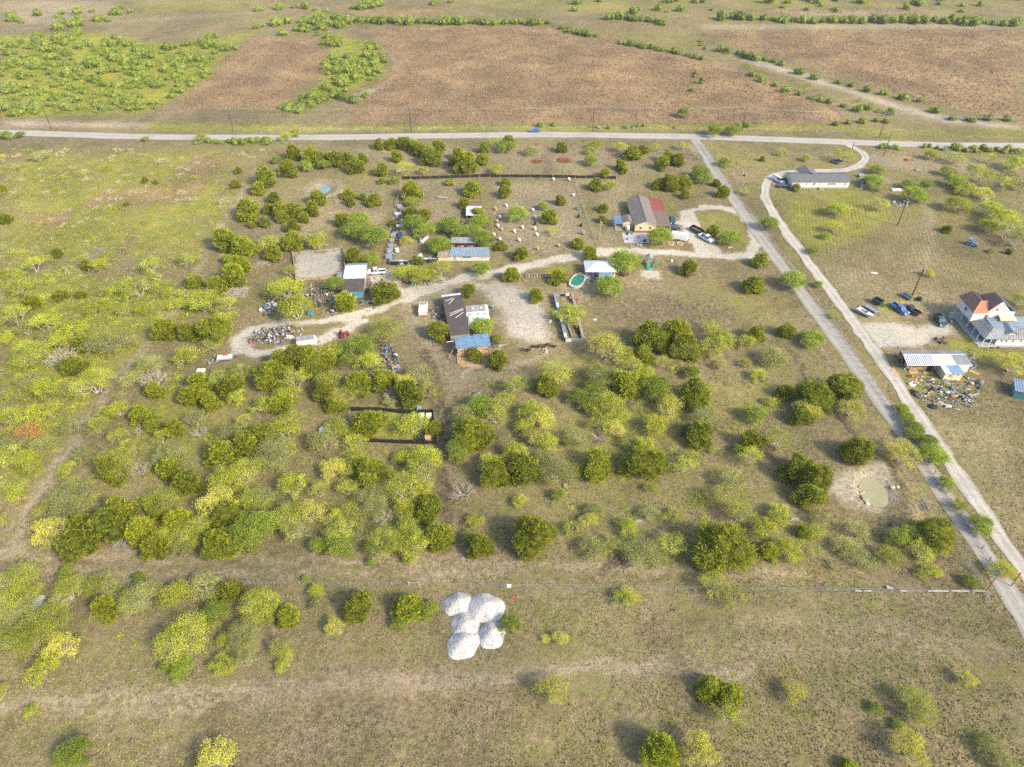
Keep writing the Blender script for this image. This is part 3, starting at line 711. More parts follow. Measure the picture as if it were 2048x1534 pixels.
def cellv(P, s, seed):
    q = np.floor(P / s + 50 + seed * .37).astype(int); return _NT[7][(q[:, 0] * 7 + q[:, 2] * 13) % 256, (q[:, 1] * 11 + q[:, 2] * 5) % 256]
def make_cedar(seed, N_=3000, mat='cedar', cone=0.0, fine=1.0):
    r = np.random.default_rng(seed)
    lobes = [((0, 0, .92), (.62, .62, .82))]
    nl = r.integers(8, 12)
    for i in range(nl):
        a = 2 * math.pi * (i / nl) + r.random() * .8; zz = .35 + 1.15 * r.random()
        rr = (.62 - .30 * max(0, zz - .9) - cone * (zz - .7)) * (.8 + .35 * r.random())
        s = .28 + .17 * r.random()
        lobes.append(((rr * math.cos(a), rr * math.sin(a), zz), (s, s, s * (1.0 + .35 * r.random()))))
    for i in range(3):
        lobes.append((((r.random() - .5) * .5, (r.random() - .5) * .5, 1.45 + .25 * r.random() + cone * .2), (.25, .25, .3)))
    Vs, Fs, ls = [], [], []
    for c, rad in lobes:
        v, f = core(c, tuple(x * .72 for x in rad), r); Vs.append(v); Fs.append(f); ls.append(np.full(len(v), .05))  # filler stays near the darkest leaf tone: inner shade put into the colour
    P = []; D = []; lv = []
    vol = np.array([rad[0] * rad[2] for c, rad in lobes]); cnt = (N_ * vol / vol.sum()).astype(int)
    for (c, rad), k in zip(lobes, cnt):
        d = unit(r, k); p = np.array(c) + d * np.array(rad) * (.74 + .46 * r.random((k, 1)))
        ins = np.zeros(k, bool)
        for c2, r2 in lobes:
            if c2 is c: continue
            ins |= (((p - np.array(c2)) / (np.array(r2) * .8)) ** 2).sum(1) < 1
        ok = ~ins & (p[:, 2] > .04)
        P.append(p[ok]); dd = d[ok] + np.array((0, 0, .35)) + r.normal(size=(ok.sum(), 3)) * .35
        D.append(dd / np.linalg.norm(dd, axis=1, keepdims=True)); lb = r.random() * .35
        lv.append(np.clip(cellv(p[ok], .17, seed) * 1.15 - .25 + lb * .4 + .25 * r.random(ok.sum()), 0, 1))
    P = np.concatenate(P); D = np.concatenate(D); lv = np.concatenate(lv); n = len(P)
    v, f = cards(P, D, (.10 + .14 * r.random(n)) * fine, (.016 + .018 * r.random(n)) * fine, r)
    Vs.append(v); Fs.append(f); ls.append(np.repeat(lv, 4))
    V, F_, lv = joined(Vs, Fs, ls)
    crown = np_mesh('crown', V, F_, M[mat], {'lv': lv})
    trunk = limb_mesh('trunk', [(bend((0, 0, -.06), (.04, .02, .9), r, .05), .075, .03), (bend((0, 0, .1), (.3, .2, .8), r), .04, .015), (bend((0, 0, .1), (-.3, .1, .8), r), .04, .015)], M['bark'])
    return trunk, crown

def make_broad(seed, K=46, per=46, mat='mesq', leaf=.034, flat=.62, low=.55, stems=4, bark='palebark', spread=1.0):
    r = np.random.default_rng(seed)
    nodes = []
    for i in range(stems):
        a = 2 * math.pi * i / stems + r.random() * 1.0; q = .30 + .25 * r.random()
        nodes.append(np.array((q * math.cos(a), q * math.sin(a), low + .1 + .25 * r.random())))
    nodes.append(np.array(((r.random() - .5) * .2, (r.random() - .5) * .2, low + .35)))
    clumps = []
    asym = r.random() * 6.28; gap = r.random() * 6.28
    tries = 0
    while len(clumps) < K and tries < 2000:
        tries += 1
        a = r.random() * 2 * math.pi; q = math.sqrt(r.random()) * (.92 + .14 * math.cos(2 * (a - asym)) + .10 * math.cos(3 * a + gap))
        if math.cos(a - gap) > .93 and q > .45: continue
        top = low + .18 + flat * math.sqrt(max(0, 1 - (q * .92) ** 2)) * (.75 + .4 * r.random())
        z = top - (.0 if r.random() < .68 else .34 * r.random())
        p = np.array((q * math.cos(a) * spread, q * math.sin(a) * spread, max(z, low * .55)))
        if all(np.linalg.norm(p - c) > .13 for c in clumps): clumps.append(p)
    paths = []
    for nd in nodes:
        base = np.array(((r.random() - .5) * .10, (r.random() - .5) * .10, -.06))
        paths.append((bend(base, nd, r, .16), .040, .020))
    Ps, Ds, ls = [], [], []
    for c in clumps:
        nd = min(nodes, key=lambda q: np.linalg.norm((q - c) * np.array((1, 1, .6))))
        paths.append((bend(nd, c, r, .18, 3), .015, .005))
        for _ in range(2):
            e = c + r.normal(size=3) * np.array((.11, .11, .06)); paths.append(([tuple(nd + (c - nd) * .65), tuple(e)], .007, .003))
        s = .6 + .7 * r.random(); k = int(per * s)
        p = c + r.normal(size=(k, 3)) * np.array((.12, .12, .07)) * (.75 + .4 * s)
        d = unit(r, k) + np.array((0, 0, .35)); d /= np.linalg.norm(d, axis=1, keepdims=True)
        Ps.append(p); Ds.append(d); ls.append(np.clip(r.random() * .95 - .1 + .35 * r.random(k), 0, 1))
    P = np.concatenate(Ps); D = np.concatenate(Ds); lv = np.concatenate(ls); n = len(P)
    v, f = cards(P, D, leaf * (1.6 + 1.2 * r.random(n)), leaf * (.55 + .5 * r.random(n)), r)
    crown = np_mesh('crown', v, f, M[mat], {'lv': np.repeat(lv, 4)})
    return limb_mesh('trunk', paths, M[bark], 4), crown
def make_twiggy(seed):
    r = np.random.default_rng(seed); paths = []; tips = []
    for i in range(40):
        a = r.random() * 6.28; q = .3 + .75 * math.sqrt(r.random()); tip = np.array((q * math.cos(a), q * math.sin(a), .35 + .75 * r.random() * (1.15 - q * .6)))
        b = bend((r.normal() * .06, r.normal() * .06, -.05), tip, r, .14); paths.append((b, .022, .006)); tips.append(tip)
        for _ in range(4):
            s = np.array(b[2]); e = tip + r.normal(size=3) * .16; paths.append(([tuple(s + (tip - s) * r.random()), tuple(e)], .009, .004)); tips.append(e)
    T = np.array(tips); k = 520
    p = T[r.integers(0, len(T), k)] + r.normal(size=(k, 3)) * .05; p[:, 2] = np.maximum(p[:, 2], .05)
    v, f = cards(p, unit(r, k), .05 + .04 * r.random(k), .014 + .014 * r.random(k), r)
    return limb_mesh('trunk', paths, M['palebark'], 4), np_mesh('crown', v, f, M['greytwig'], {'lv': np.repeat(r.random(k), 4)})
def make_far(seed, N_=330, mat='farbush'):
    r = np.random.default_rng(seed); Vs, Fs, ls = [], [], []
    for i in range(6):
        a = r.random() * 6.28; q = .5 * r.random(); s = .38 + .25 * r.random(); c = (q * math.cos(a) * 1.3, q * math.sin(a), s * .8 + .25 * r.random())
        v, f = core(c, (s * .85, s * .8, s * .75), r, 6, 4); Vs.append(v); Fs.append(f); ls.append(np.full(len(v), .1))  # bush filler kept dark too, its inner shade is painted
        k = N_ // 6; d = unit(r, k); p = np.array(c) + d * s * (.8 + .35 * r.random((k, 1))); p[:, 2] = np.abs(p[:, 2])
        v, f = cards(p, d, .13 + .14 * r.random(k), .04 + .04 * r.random(k), r); Vs.append(v); Fs.append(f); ls.append(np.repeat(np.clip(cellv(p, .3, i) - .1 + .3 * r.random(k), 0, 1), 4))
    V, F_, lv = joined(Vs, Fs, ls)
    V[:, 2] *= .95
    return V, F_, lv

PROTO = {
    'J': [make_cedar(20 + i, 6500, cone=(0, .25, .1, .35, 0, .15, .45)[i]) for i in range(7)],
    'M': [make_broad(40 + i, K=(56, 48, 64, 38, 60, 44, 66, 40, 54)[i], per=(80, 66, 88, 60, 70, 56, 92, 64, 76)[i], leaf=.027, stems=3 + i % 3, flat=.62 + .07 * (i % 4), low=(.20, .34, .14, .44, .22, .28, .16, .40, .24)[i]) for i in range(9)],
    'S': [make_broad(140 + i, K=(52, 44, 58)[i], per=(70, 58, 80)[i], mat='sage', leaf=.026, flat=.66, low=(.2, .3, .16)[i]) for i in range(3)],
    'G': [make_broad(60 + i, K=84, per=100, mat='green', leaf=.029, flat=.78, low=.34, stems=3, bark='bark') for i in range(5)],
    'Y': [make_broad(70 + i, K=38, per=100, mat='yellow', leaf=.028, flat=.6, low=.45, stems=4) for i in range(2)],
    'MB': [make_broad(170 + i, K=(84, 74, 92)[i], per=(120, 105, 130)[i], leaf=.017, flat=.64, low=(.22, .34, .16)[i], stems=4, mat=('mesq', 'mesq', 'sage')[i]) for i in range(3)],
    'JB': [make_cedar(180 + i, 12500, cone=(.05, .2)[i], fine=.66) for i in range(2)],
    'O': [make_broad(80, K=60, per=64, mat='rustleaf', leaf=.036, flat=.65, low=.3, stems=4)],
    'B': [make_twiggy(90 + i) for i in range(4)],
}
HC = {'J': .74, 'M': .80, 'G': .74, 'Y': .78, 'O': .7, 'B': .5}
KIND = {'J': ('cedar_tree', 'dark green cedar', 'cedars'), 'M': ('mesquite_tree', 'yellow-green mesquite', 'mesquites'), 'G': ('leafy_tree', 'bright green leafy tree', 'bright green leafy trees'),
        'Y': ('yellow_tree', 'yellow leaved tree', 'yellow leaved trees'), 'O': ('orange_shrub', 'orange leaved shrub', 'orange shrubs'), 'B': ('twiggy_shrub', 'grey twiggy shrub', 'grey twiggy shrubs')}
# kind x y width, in the survey picture
T = """G554,319,22 J585,307,36 J575,339,40 G612,332,28 J622,310,40 J640,315,36 G648,329,28 J672,316,40 J695,317,28 J712,331,42 J725,317,24 J764,340,32 J764,361,18 G790,361,22 J529,355,46 J516,377,30 J477,341,16 J471,367,24
J547,394,28 J496,420,48 J536,416,26 J560,420,36 J585,420,38 J562,432,30 J625,420,34 J636,397,34 J609,436,26 J502,449,18 J529,445,24 J584,452,30 J697,387,28 J700,404,22 J725,392,18 J746,399,34 J451,480,54 J487,496,56 G456,519,26 J477,532,46
J467,554,48 J431,569,38 M540,482,46 J586,485,48 J547,506,38 M632,477,52 G715,440,52 J687,440,38 G707,460,50 G750,475,54 G732,455,40 J706,511,40 G742,516,34 J786,446,18 J822,382,44 G825,402,32 J822,425,34 J850,426,28 G830,445,46 G850,460,44
M812,480,26 G880,492,44 G896,452,40 J899,364,18 J757,289,24 J782,285,30 J810,285,36 J830,292,30 J842,300,32 J876,292,30 J862,312,44 J794,314,26 M810,337,40 M846,339,24 J907,322,24 M579,541,24 M570,572,64 M590,610,66 G671,567,40 J770,584,54 J690,602,44
M807,542,40 M840,545,48 M862,549,36 M880,537,36 J837,521,20
J1121,401,24 G1033,429,40 G1087,413,22 J1100,435,34 M1106,462,24 J1011,363,24 J1010,384,30 J945,376,40 J928,406,26 J955,425,30 G962,442,44 G899,450,42 G921,462,40 G967,476,50 G882,489,44 G945,457,36 J1002,490,26 J1043,507,34 J1157,485,30 J1179,506,34
J1207,415,24 J1205,439,20 J1192,369,30 M1221,369,28 J1210,345,26 M900,364,18 G963,538,32 J1024,548,34 J1116,552,32
G1015,292,36 M1062,297,30 J1124,295,26 M1180,298,26 M1190,285,30 G1181,321,28 J1265,306,36 J1285,299,26 J1325,327,34 J1336,315,30 J1357,320,32 J1241,331,24 J1249,341,18 G1400,345,36 J1320,365,32 J1342,367,38 J1367,365,34 J1370,389,22 J1447,384,30 J1434,366,20 G1409,358,28
G1319,474,46 J1427,461,30 G1461,474,44 J1379,534,34 J1520,519,36 J1507,567,40 G1251,524,56 G1217,571,50 J1071,589,30 M1242,292,30 M1312,292,24 M1366,290,24
J933,328,50 J916,308,30 J969,296,26 J965,318,28 M993,335,34 M988,285,26 J1017,283,30
M75,309,34 M5,312,18 J5,375,18 J9,436,30 J254,407,13 J290,360,14 J312,364,12 J115,505,24 J172,531,22 M196,526,34 M304,530,40 M376,516,38 J389,562,32 M17,547,36 M40,572,44 J122,590,28 J162,589,20 M272,572,56 M410,595,50 M335,582,30 M66,530,36 M205,585,24
J62,605,36 M30,635,50 M50,652,40 M92,645,48 J107,635,26 M195,612,40 M247,622,26 M287,617,30 M354,605,34 M407,602,50 M452,612,40 J327,657,46 J380,665,40 J425,660,58 M440,639,40 M418,687,36 M372,707,44 M140,660,50 M122,677,40 M92,670,36 J165,685,34 M185,687,44 M225,677,52 M255,675,28
M52,702,60 B122,712,50 J147,730,44 M5,677,30 M185,762,58 M297,725,46 J280,727,20 B297,745,40 M260,755,34 J306,780,34 B310,762,40 M52,760,46 M85,772,50 M35,782,40 J400,765,44 J377,790,36 J405,790,32 J422,805,38 J462,772,46 M472,790,34 M480,740,40 M440,755,38 M232,817,36 M207,822,24
J280,830,38 J302,852,26 J347,855,38 M317,820,28 M390,835,36 M192,850,40 B287,858,28 M232,867,30 M450,860,38 M487,842,30 B397,865,28 O54,865,42 M60,827,50 M20,832,40 M95,820,34 M125,820,24 M135,777,34 M135,850,36 M25,887,44 M75,887,40 M257,890,36 M325,875,30
J540,747,56 J562,720,44 J595,712,50 J617,715,46 J625,727,44 M660,697,36 J657,722,34 G687,697,26 G720,690,50 G697,720,30 M740,717,42 M770,657,56 M585,760,54 M655,757,44 J647,782,38 M572,785,44 J562,805,42 M527,807,38 J715,767,48 M702,780,40 J765,757,46 Y675,795,36 J670,812,32
M835,747,50 J815,787,48 Y810,765,36 M860,780,38 B790,787,36 M780,802,24 J734,845,64 M825,845,54 J867,857,30 M675,850,46 M647,880,54 M706,884,42 M580,840,42 M560,855,50 J492,890,50 J520,870,40 M547,900,66 J440,905,52 M492,940,56 M445,950,40 Y665,937,42 J735,935,50 M695,937,30 M715,912,34 M805,912,30 M847,915,50 M850,942,54 M782,942,24
G965,650,38 G994,677,18 J949,711,28 J995,720,36 J879,660,42 M1107,745,52 J1094,770,42 M1030,775,40 M1060,765,26 M1010,802,40 G962,810,44 M930,820,44 M992,825,54 J940,867,60 J970,872,44 G917,900,44 M1067,822,46 Y1082,842,44 M1050,850,34 M1005,872,30 Y1065,872,36 M1097,880,38 M1027,905,50 M1080,915,34 M980,922,44 J990,945,56 J1045,937,54
M1115,937,58 M1155,937,34 J1197,922,52 J1187,942,44 J1277,927,60 J1310,922,50 M1292,895,44 M1367,930,44 M1382,915,34 Y1217,697,56 M1252,705,34 J1287,707,36 J1300,670,52 J1285,677,40 J1320,685,40 J1352,668,54 J1372,692,56 M1262,727,36 M1207,747,56 M1287,742,36 J1252,767,52 J1275,760,34 G1312,777,50 G1157,792,36 G1190,775,34
M1210,802,52 M1177,810,32 M1235,827,42 Y1340,812,48 M1310,847,44 M1197,842,36 Y1230,857,34 M1155,870,44 M1140,880,26 M1262,880,34 B1200,872,30 M1325,722,30 M1382,740,30
M1420,652,30 M1435,677,52 J1514,667,32 J1574,660,32 M1495,680,28 G1627,677,36 M1620,668,28 M1552,707,48 Y1442,729,22 G1385,745,26 M1490,725,20 J1392,787,58 M1410,775,34 M1405,825,40 J1400,862,54 G1509,830,36 M1537,802,18 J1570,785,28 J1627,790,60 M1632,772,30 G1650,805,32 Y1615,815,40 J1605,832,38 M1627,825,30 J1690,772,64 Y1705,815,46 J1505,880,42 M1560,882,46 M1502,912,40 G1477,899,20 J1717,900,58 Y1805,902,56 G1805,817,24 G1815,835,24 G1830,855,28 M1667,630,18 M1517,747,28 B1530,755,22
J1602,931,46 J1630,960,66 J1624,990,50 J1588,943,48 M1465,955,46 M1460,995,50 M1483,1025,46 M1562,1025,40 M1641,1028,34 M1533,1054,48 J1536,1101,40 J1447,1090,98 M1574,1098,42 M1612,1095,38 J1606,1063,24 M1630,1063,36 M1717,1060,38 M1697,1087,44 M1732,1116,42 M1785,1110,44 M1668,1128,22 J1873,1063,68 G1797,1075,40 M1826,1072,44 M1882,1092,36 M1841,1104,38 M1867,1139,28 M1843,1145,22 G1943,1163,26 M1430,1168,46 M1468,1190,46 G1858,884,34 G1867,908,44 G1829,870,30 G1893,966,26 M1922,1007,30 G1964,1048,38 M2010,1136,40
M225,925,66 J225,942,50 B277,939,38 M340,907,56 J337,935,44 J375,965,48 M130,990,72 M150,1010,44 M85,1018,34 Y95,1062,64 J150,1090,66 J160,1055,50 J207,1050,80 J240,1025,54 J275,1060,54 M317,1000,60 J310,1012,40 M445,960,52 B487,947,46 J357,1040,50 M380,1055,60 M332,1068,40 J305,1092,52 M367,1085,44 J440,1088,60 Y432,1000,60 J450,1030,56 M490,1040,46 G490,1070,60 M505,995,46 M130,935,30 B240,1090,26 M20,912,50 M55,917,46 M27,980,44
M35,1155,60 M35,1195,64 M135,1180,56 M200,1170,56 J210,1215,48 M275,1190,60 G280,1157,24 M350,1187,50 M405,1167,52 J458,1183,42 G130,1147,22 M160,905,34 M7,1040,24
M582,967,54 M640,980,34 M522,992,50 G520,1055,56 M580,1030,56 Y620,1025,48 M585,1060,44 M697,975,40 J737,965,36 M745,990,58 M807,972,62 M845,977,40 J857,1015,50 B765,1032,36 M810,1015,40 M815,1042,40 M695,1022,40 M672,1035,36 M680,1062,50 G677,1092,48 G635,1092,30 M720,1065,36 M770,1077,56 M812,1065,44 M832,1085,50 J877,1070,50 M762,1098,44 B925,982,40 M950,1040,30 M940,1070,28 J962,1092,48 M632,1178,26 G612,1157,14 G742,1125,16 G815,1118,18
J1067,1072,76 M1147,1055,28 Y1177,1040,32 M1190,1020,32 M1187,1090,44 M1230,1087,30 M1255,1052,34 M1290,1097,60 M1345,1090,44 M1295,1022,30 M1350,1025,22 M1255,1190,40 G1117,990,24 M1040,1000,24 M1302,972,24
G432,1225,46 M520,1202,60 M535,1215,40 M487,1265,56 M450,1280,30 M445,1325,42 M490,1310,40 J575,1232,42 M632,1205,24 J715,1212,60 Y667,1252,32 J815,1212,54 G860,1220,30 G800,1247,28 M562,1295,36 M575,1310,30 M560,1332,22
M30,1215,64 M75,1250,80 M54,1271,70 Y118,1292,54 M84,1328,50 M362,1268,82 M156,1276,24 G364,1336,36 G329,1333,20 M5,1271,26 Y5,1380,26 G148,1508,58 Y429,1516,66
J1421,1375,46 J1460,1390,50 M1452,1430,50 Y1589,1386,38 M1834,1406,66 G1795,1449,20 G1752,1417,22 Y1823,1497,60 Y1936,1359,30 M1986,1492,46 M2017,1528,40 J1324,1500,74 Y1402,1500,60 Y1090,1276,16 Y1120,1276,24 Y1103,1380,52 G1020,1247,36
M1690,310,38 G1755,338,28 G1748,360,40 M1762,373,26 G1854,368,28 G1819,367,28 G1829,389,48 G1845,396,26 M1760,409,34 M1678,417,44 M1672,453,34 G1652,471,20 G1628,499,26 M1909,312,36 G1861,310,26 M1981,316,28 M1959,344,54 M1897,340,30 G1911,362,38 M1933,372,40 M1917,405,46 Y1967,383,40 M2009,368,38 M2030,322,44 M1989,413,50 M2009,429,56 M1977,449,40 M2018,455,56 M2034,475,50 J1895,457,22 G1983,501,14 J2019,503,16 M2035,362,40 M2024,346,30
G1538,448,36 M1491,381,22 G1587,560,44 G1637,568,16 M1858,545,18 M2040,597,34 Y2025,725,46 J1525,318,13 G1450,325,24 M1614,314,20 M1565,304,20 G1430,261,34 G1464,260,32 G1368,225,26 J1592,375,18 M570,270,26 G590,266,22 M400,272,26 G40,268,18 G12,270,24 G290,277,16
J936,578,32 M1137,622,54 J1700,1534,30 M60,1420,26"""
ANCH = [(650, 330, 'around the blue-grey pond basin'), (520, 380, 'left of the blue-grey pond'), (560, 420, 'below the blue-grey pond'), (730, 395, 'right of the blue-grey pond'), (465, 520, 'on the left trail above the brush pile'),
        (590, 485, 'just above the square corral'), (725, 460, 'between the corral and the tree-shaded pen'), (715, 515, 'beside the white-roofed shed'), (835, 400, 'inside the long pen near its left fence'), (910, 460, 'between the pen and the long coop'), (940, 390, 'in the far middle of the long pen'),
        (820, 300, 'along the road above the black screen fence'), (950, 310, 'just above the black screen fence'), (600, 590, 'over the scrap heaps left of the white shed'), (845, 545, 'in the driveway loop left of the barn'), (1060, 430, 'among the white barrel huts'), (1040, 505, 'below the barrel huts by the driveway'),
        (1170, 490, 'by the wire fence left of the cream house'), (1205, 420, 'by the light pole left of the cream house'), (1205, 360, 'at the right end of the black screen fence'), (1140, 295, 'along the road near the dirt two-track'), (1280, 310, 'in the field above the cream house'), (1345, 340, 'behind the cream house'), (1420, 360, 'along the driveway behind the cream house'),
        (1320, 474, 'beside the cream house patio'), (1445, 470, 'on the grass island in the turnaround'), (1230, 545, 'beside the white hip-roofed cabin'), (1450, 545, 'below the turnaround driveway'), (1070, 570, 'near the green pool'), (60, 330, 'in the far left pasture'), (290, 380, 'in the middle of the left pasture'),
        (130, 530, 'at the lower edge of the left pasture'), (330, 560, 'left of the perimeter trail by the pasture'), (70, 640, 'in the thick brush at the left edge'), (230, 640, 'in the brush far left of the junk trailer'), (400, 650, 'left of the dirt loop'), (160, 720, 'in the brush above the orange shrub'), (60, 790, 'just above the orange shrub'),
        (60, 880, 'around the orange shrub'), (290, 750, 'across the trail from the junk trailer'), (420, 780, 'below the junk trailer'), (250, 850, 'right of the left perimeter trail'), (370, 850, 'in the clearing below the junk trailer'), (590, 720, 'below the white cargo trailer'), (720, 710, 'left of the scrap heap by the trail'),
        (580, 800, 'in the clearing left of the black pen'), (720, 790, 'just above the black pen'), (840, 770, 'above the right end of the black pen'), (790, 850, 'inside the black pen'), (670, 870, 'against the left end of the black pen'), (520, 890, 'in the big thicket left of the black pen'), (470, 950, 'below the big thicket left of the black pen'), (760, 930, 'below the black pen'),
        (950, 690, 'around the blue-roofed cabin'), (1060, 780, 'below the blue-roofed cabin'), (960, 840, 'right of the dirt trail by the pipe heap'), (1070, 860, 'in the middle of the scrub below the cabin'), (990, 930, 'right of the dirt trail below the black pen'), (1130, 930, 'in the scrub midway to the big round cedar'), (1240, 720, 'right of the blue pen'), (1330, 680, 'at the lower edge of the grey field'),
        (1220, 790, 'in the scrub below the blue pen'), (1330, 800, 'in the scrub left of the clearing'), (1280, 910, 'around the twin cedars in the middle scrub'), (1420, 700, 'at the right end of the grey field'), (1400, 820, 'left of the open clearing'), (1540, 690, 'by the driveway bend below the grey field'), (1610, 800, 'on the soil bank above the murky pond'), (1700, 790, 'hard against the gravel driveway'),
        (1520, 880, 'in the clearing above left of the murky pond'), (1610, 955, 'left of the murky pond'), (1750, 900, 'above the murky pond by the driveway'), (1850, 900, 'on the strip between the two lanes'), (1470, 990, 'in the scrub left of the murky pond'), (1590, 1050, 'below left of the murky pond'), (1730, 1090, 'straight below the murky pond'), (1860, 1080, 'by the driveway below the murky pond'), (1980, 1090, 'between the two lanes near the gate'),
        (230, 930, 'on the upper side of the corner thicket'), (370, 930, 'in scrub above the corner thicket'), (130, 1010, 'at the left end of the corner thicket'), (200, 1070, 'at the lower left of the corner thicket'), (330, 1050, 'in the middle of the corner thicket'), (460, 1040, 'at the right end of the corner thicket'), (30, 950, 'on the left edge by the trail bend'), (70, 1170, 'below the left track corner'),
        (230, 1190, 'just below the left dirt track'), (420, 1190, 'below the track, below the corner thicket'), (590, 1010, 'in the thicket right of the corner thicket'), (740, 990, 'in the thicket left of the dirt trail'), (690, 1070, 'at the thicket edge by the dirt track'), (810, 1060, 'left of the dirt trail by the track'), (950, 1060, 'right of the dirt trail by the track'),
        (1070, 1060, 'around the big round cedar'), (1200, 1060, 'right of the big round cedar'), (1310, 1060, 'above the dark soil patch'), (1450, 1130, 'around the biggest round cedar'), (500, 1260, 'in the front pasture left of the gravel piles'), (630, 1210, 'left of the gravel piles by the fence'), (820, 1220, 'just left of the white gravel piles'), (60, 1270, 'in the front left corner'),
        (350, 1290, 'in the front left pasture'), (100, 1480, 'at the bottom left edge'), (420, 1500, 'at the bottom edge below the left pasture'), (1440, 1400, 'in the front right pasture'), (1800, 1430, 'in the front right corner'), (1360, 1500, 'at the bottom edge right of the gravel piles'), (1090, 1300, 'right of the white gravel piles'), (1720, 340, 'around the mobile home'), (1830, 380, 'right of the mobile home by the two-track'),
        (1690, 440, 'on the mown lawn below the mobile home'), (1900, 320, 'along the road at the right'), (1930, 390, 'in the right-hand grove, left side'), (2020, 350, 'in the right-hand grove, upper right'), (2010, 440, 'in the right-hand grove, lower right'), (1560, 480, 'beside the lane at the driveway junction'), (1990, 640, 'near the white house'), (1500, 310, 'on the lawn left of the mobile home'),
        (1440, 240, 'on the road verge above the driveway mouth'), (490, 275, 'along the left part of the road'), (1800, 545, 'near the pole by the parked trucks')]
ORD = ['first', 'second', 'third', 'fourth', 'fifth', 'sixth', 'seventh', 'eighth', 'ninth', 'tenth', 'eleventh', 'twelfth', 'thirteenth', 'fourteenth', 'fifteenth', 'sixteenth', 'seventeenth', 'eighteenth', 'nineteenth', 'twentieth'] + ['twenty-' + w for w in ('first', 'second', 'third', 'fourth', 'fifth', 'sixth', 'seventh', 'eighth', 'ninth')]
trees = []
for w in T.split():
    k = w[0]; x, y, wd = map(float, w[1:].split(','))
    trees.append((k, x, y, wd))
bins = {}
for i, (k, x, y, wd) in enumerate(trees):
    a = min(range(len(ANCH)), key=lambda j: (ANCH[j][0] - x) ** 2 + ((ANCH[j][1] - y) * 1.4) ** 2)
    bins.setdefault((a, k), []).append(i)
TLAB = {}
for (a, k), L in bins.items():
    ph = ANCH[a][2]; nm = KIND[k][1]
    L.sort(key=lambda i: trees[i][1])
    if len(L) == 1: TLAB[L[0]] = f'{nm} {ph}'; continue
    big = max(L, key=lambda i: trees[i][3]); sml = min(L, key=lambda i: trees[i][3])
    for j, i in enumerate(L):
        if len(L) == 2: o = ('left one', 'right one')[j]
        elif j == 0: o = 'leftmost'
        elif j == len(L) - 1: o = 'rightmost'
        else: o = f'{ORD[j]} from left'
        TLAB[i] = f'{nm} {ph}, {o}'
rt = np.random.default_rng(77)
for i, (k, x, y, wd) in enumerate(trees):
    r = wd / 2 / S(y) * 1.06
    for _ in range(2):
        gxw, gyw = G(x, y, HC[k] * r); d = gyw * CP + (CAM_H - HC[k] * r) * SP; r = wd / 2 * d / FPX * (1.18 if k in 'MY' else 1.12) * (.88 if y < 520 else 1.0 if y < 640 else 1.08)
    pool = PROTO['M'] + PROTO['S'] if k == 'M' else PROTO[k]
    if wd > 54 and y > 640 and k in 'MJ': pool = PROTO[k + 'B']
    trunk, crown = pool[int(rt.integers(len(pool)))]
    o = thing(KIND[k][0], TLAB[i], 'shrub' if k in 'OB' else 'tree', (gxw, gyw, H(gxw, gyw) - .02), rt.random() * 6.283, KIND[k][2])
    hs = (.70 if k == 'J' else .80) + .22 * rt.random()
    o.scale = (r * (.92 + .16 * rt.random()), r * (.92 + .16 * rt.random()), r * hs)
    part('trunk', trunk, o); part('crown', crown, o)

# ------------------------------------------------------------------ far bushes beyond the road: the ones in hedgerows stand singly
FARM = []
for i in range(8):
    V, F_, lv = make_far(100 + i); FARM.append((V, F_, lv, np_mesh('bush', V, F_, M['farbush'], {'lv': lv})))
def along(pts, n, jx=6, jy=2):
    out = []
    P = [np.array(p, float) for p in pts]; Ls = [np.linalg.norm(b - a) for a, b in zip(P, P[1:])]; tot = sum(Ls)
    for i in range(n):
        s = (i + .5) / n * tot
        for a, b, L in zip(P, P[1:], Ls):
            if s <= L: out.append(tuple(a + (b - a) * s / L + np.array(((rt.random() - .5) * jx, (rt.random() - .5) * jy)))); break
            s -= L
    return out
ROWS = [('in the hedgerow topping the brown field', along([(690, 36), (860, 40), (1000, 40), (1105, 42)], 24), 24), ('in the short hedgerow at the brown field corner', along([(1120, 52), (1200, 70)], 6), 20),
        ('in the curved hedgerow right of the brown field', along([(1238, 82), (1290, 88), (1350, 100), (1412, 116)], 12), 20), ('in the hedgerow between the right-hand fields', along([(1440, 92), (1480, 104), (1540, 118), (1570, 126)], 9), 22),
        ('along the dry creek below the right field', along([(1590, 132), (1640, 152), (1668, 158), (1730, 172), (1845, 200), (1915, 234), (2030, 236)], 13, 16, 6), 22), ('along the near side of the dry creek', along([(1500, 140), (1600, 186), (1650, 198), (1700, 212), (1790, 222)], 13, 16, 6), 22),
        ('in the long tree line at the top right', along([(1435, 28), (1520, 32), (1620, 38), (1740, 36), (1860, 36), (2040, 44)], 30), 26), ('in the tree line at the top centre', along([(1215, 28), (1260, 32), (1330, 42)], 8), 24), ('dotted through the brown field near the driveway', along([(1385, 150), (1410, 160), (1380, 180), (1400, 140)], 7, 10, 8), 13),
        ('in the field strip by the creek head', along([(1400, 75), (1410, 100)], 3), 12), ('along the far verge right of the driveway mouth', along([(1660, 246), (1720, 240), (1790, 238)], 5), 20), ('beside the pale wash left of the brown field', along([(735, 185), (700, 197), (645, 170), (620, 190), (590, 206), (570, 214)], 9, 8, 4), 24)]
FB = []
for ph, L, wd in ROWS:
    L.sort()
    for j, (x, y) in enumerate(L):
        FB.append((x, y, wd * (.75 + .5 * rt.random()), f'round green bush {ph}, ' + ('leftmost' if j == 0 else 'rightmost' if j == len(L) - 1 else f'{ORD[j]} from left')))
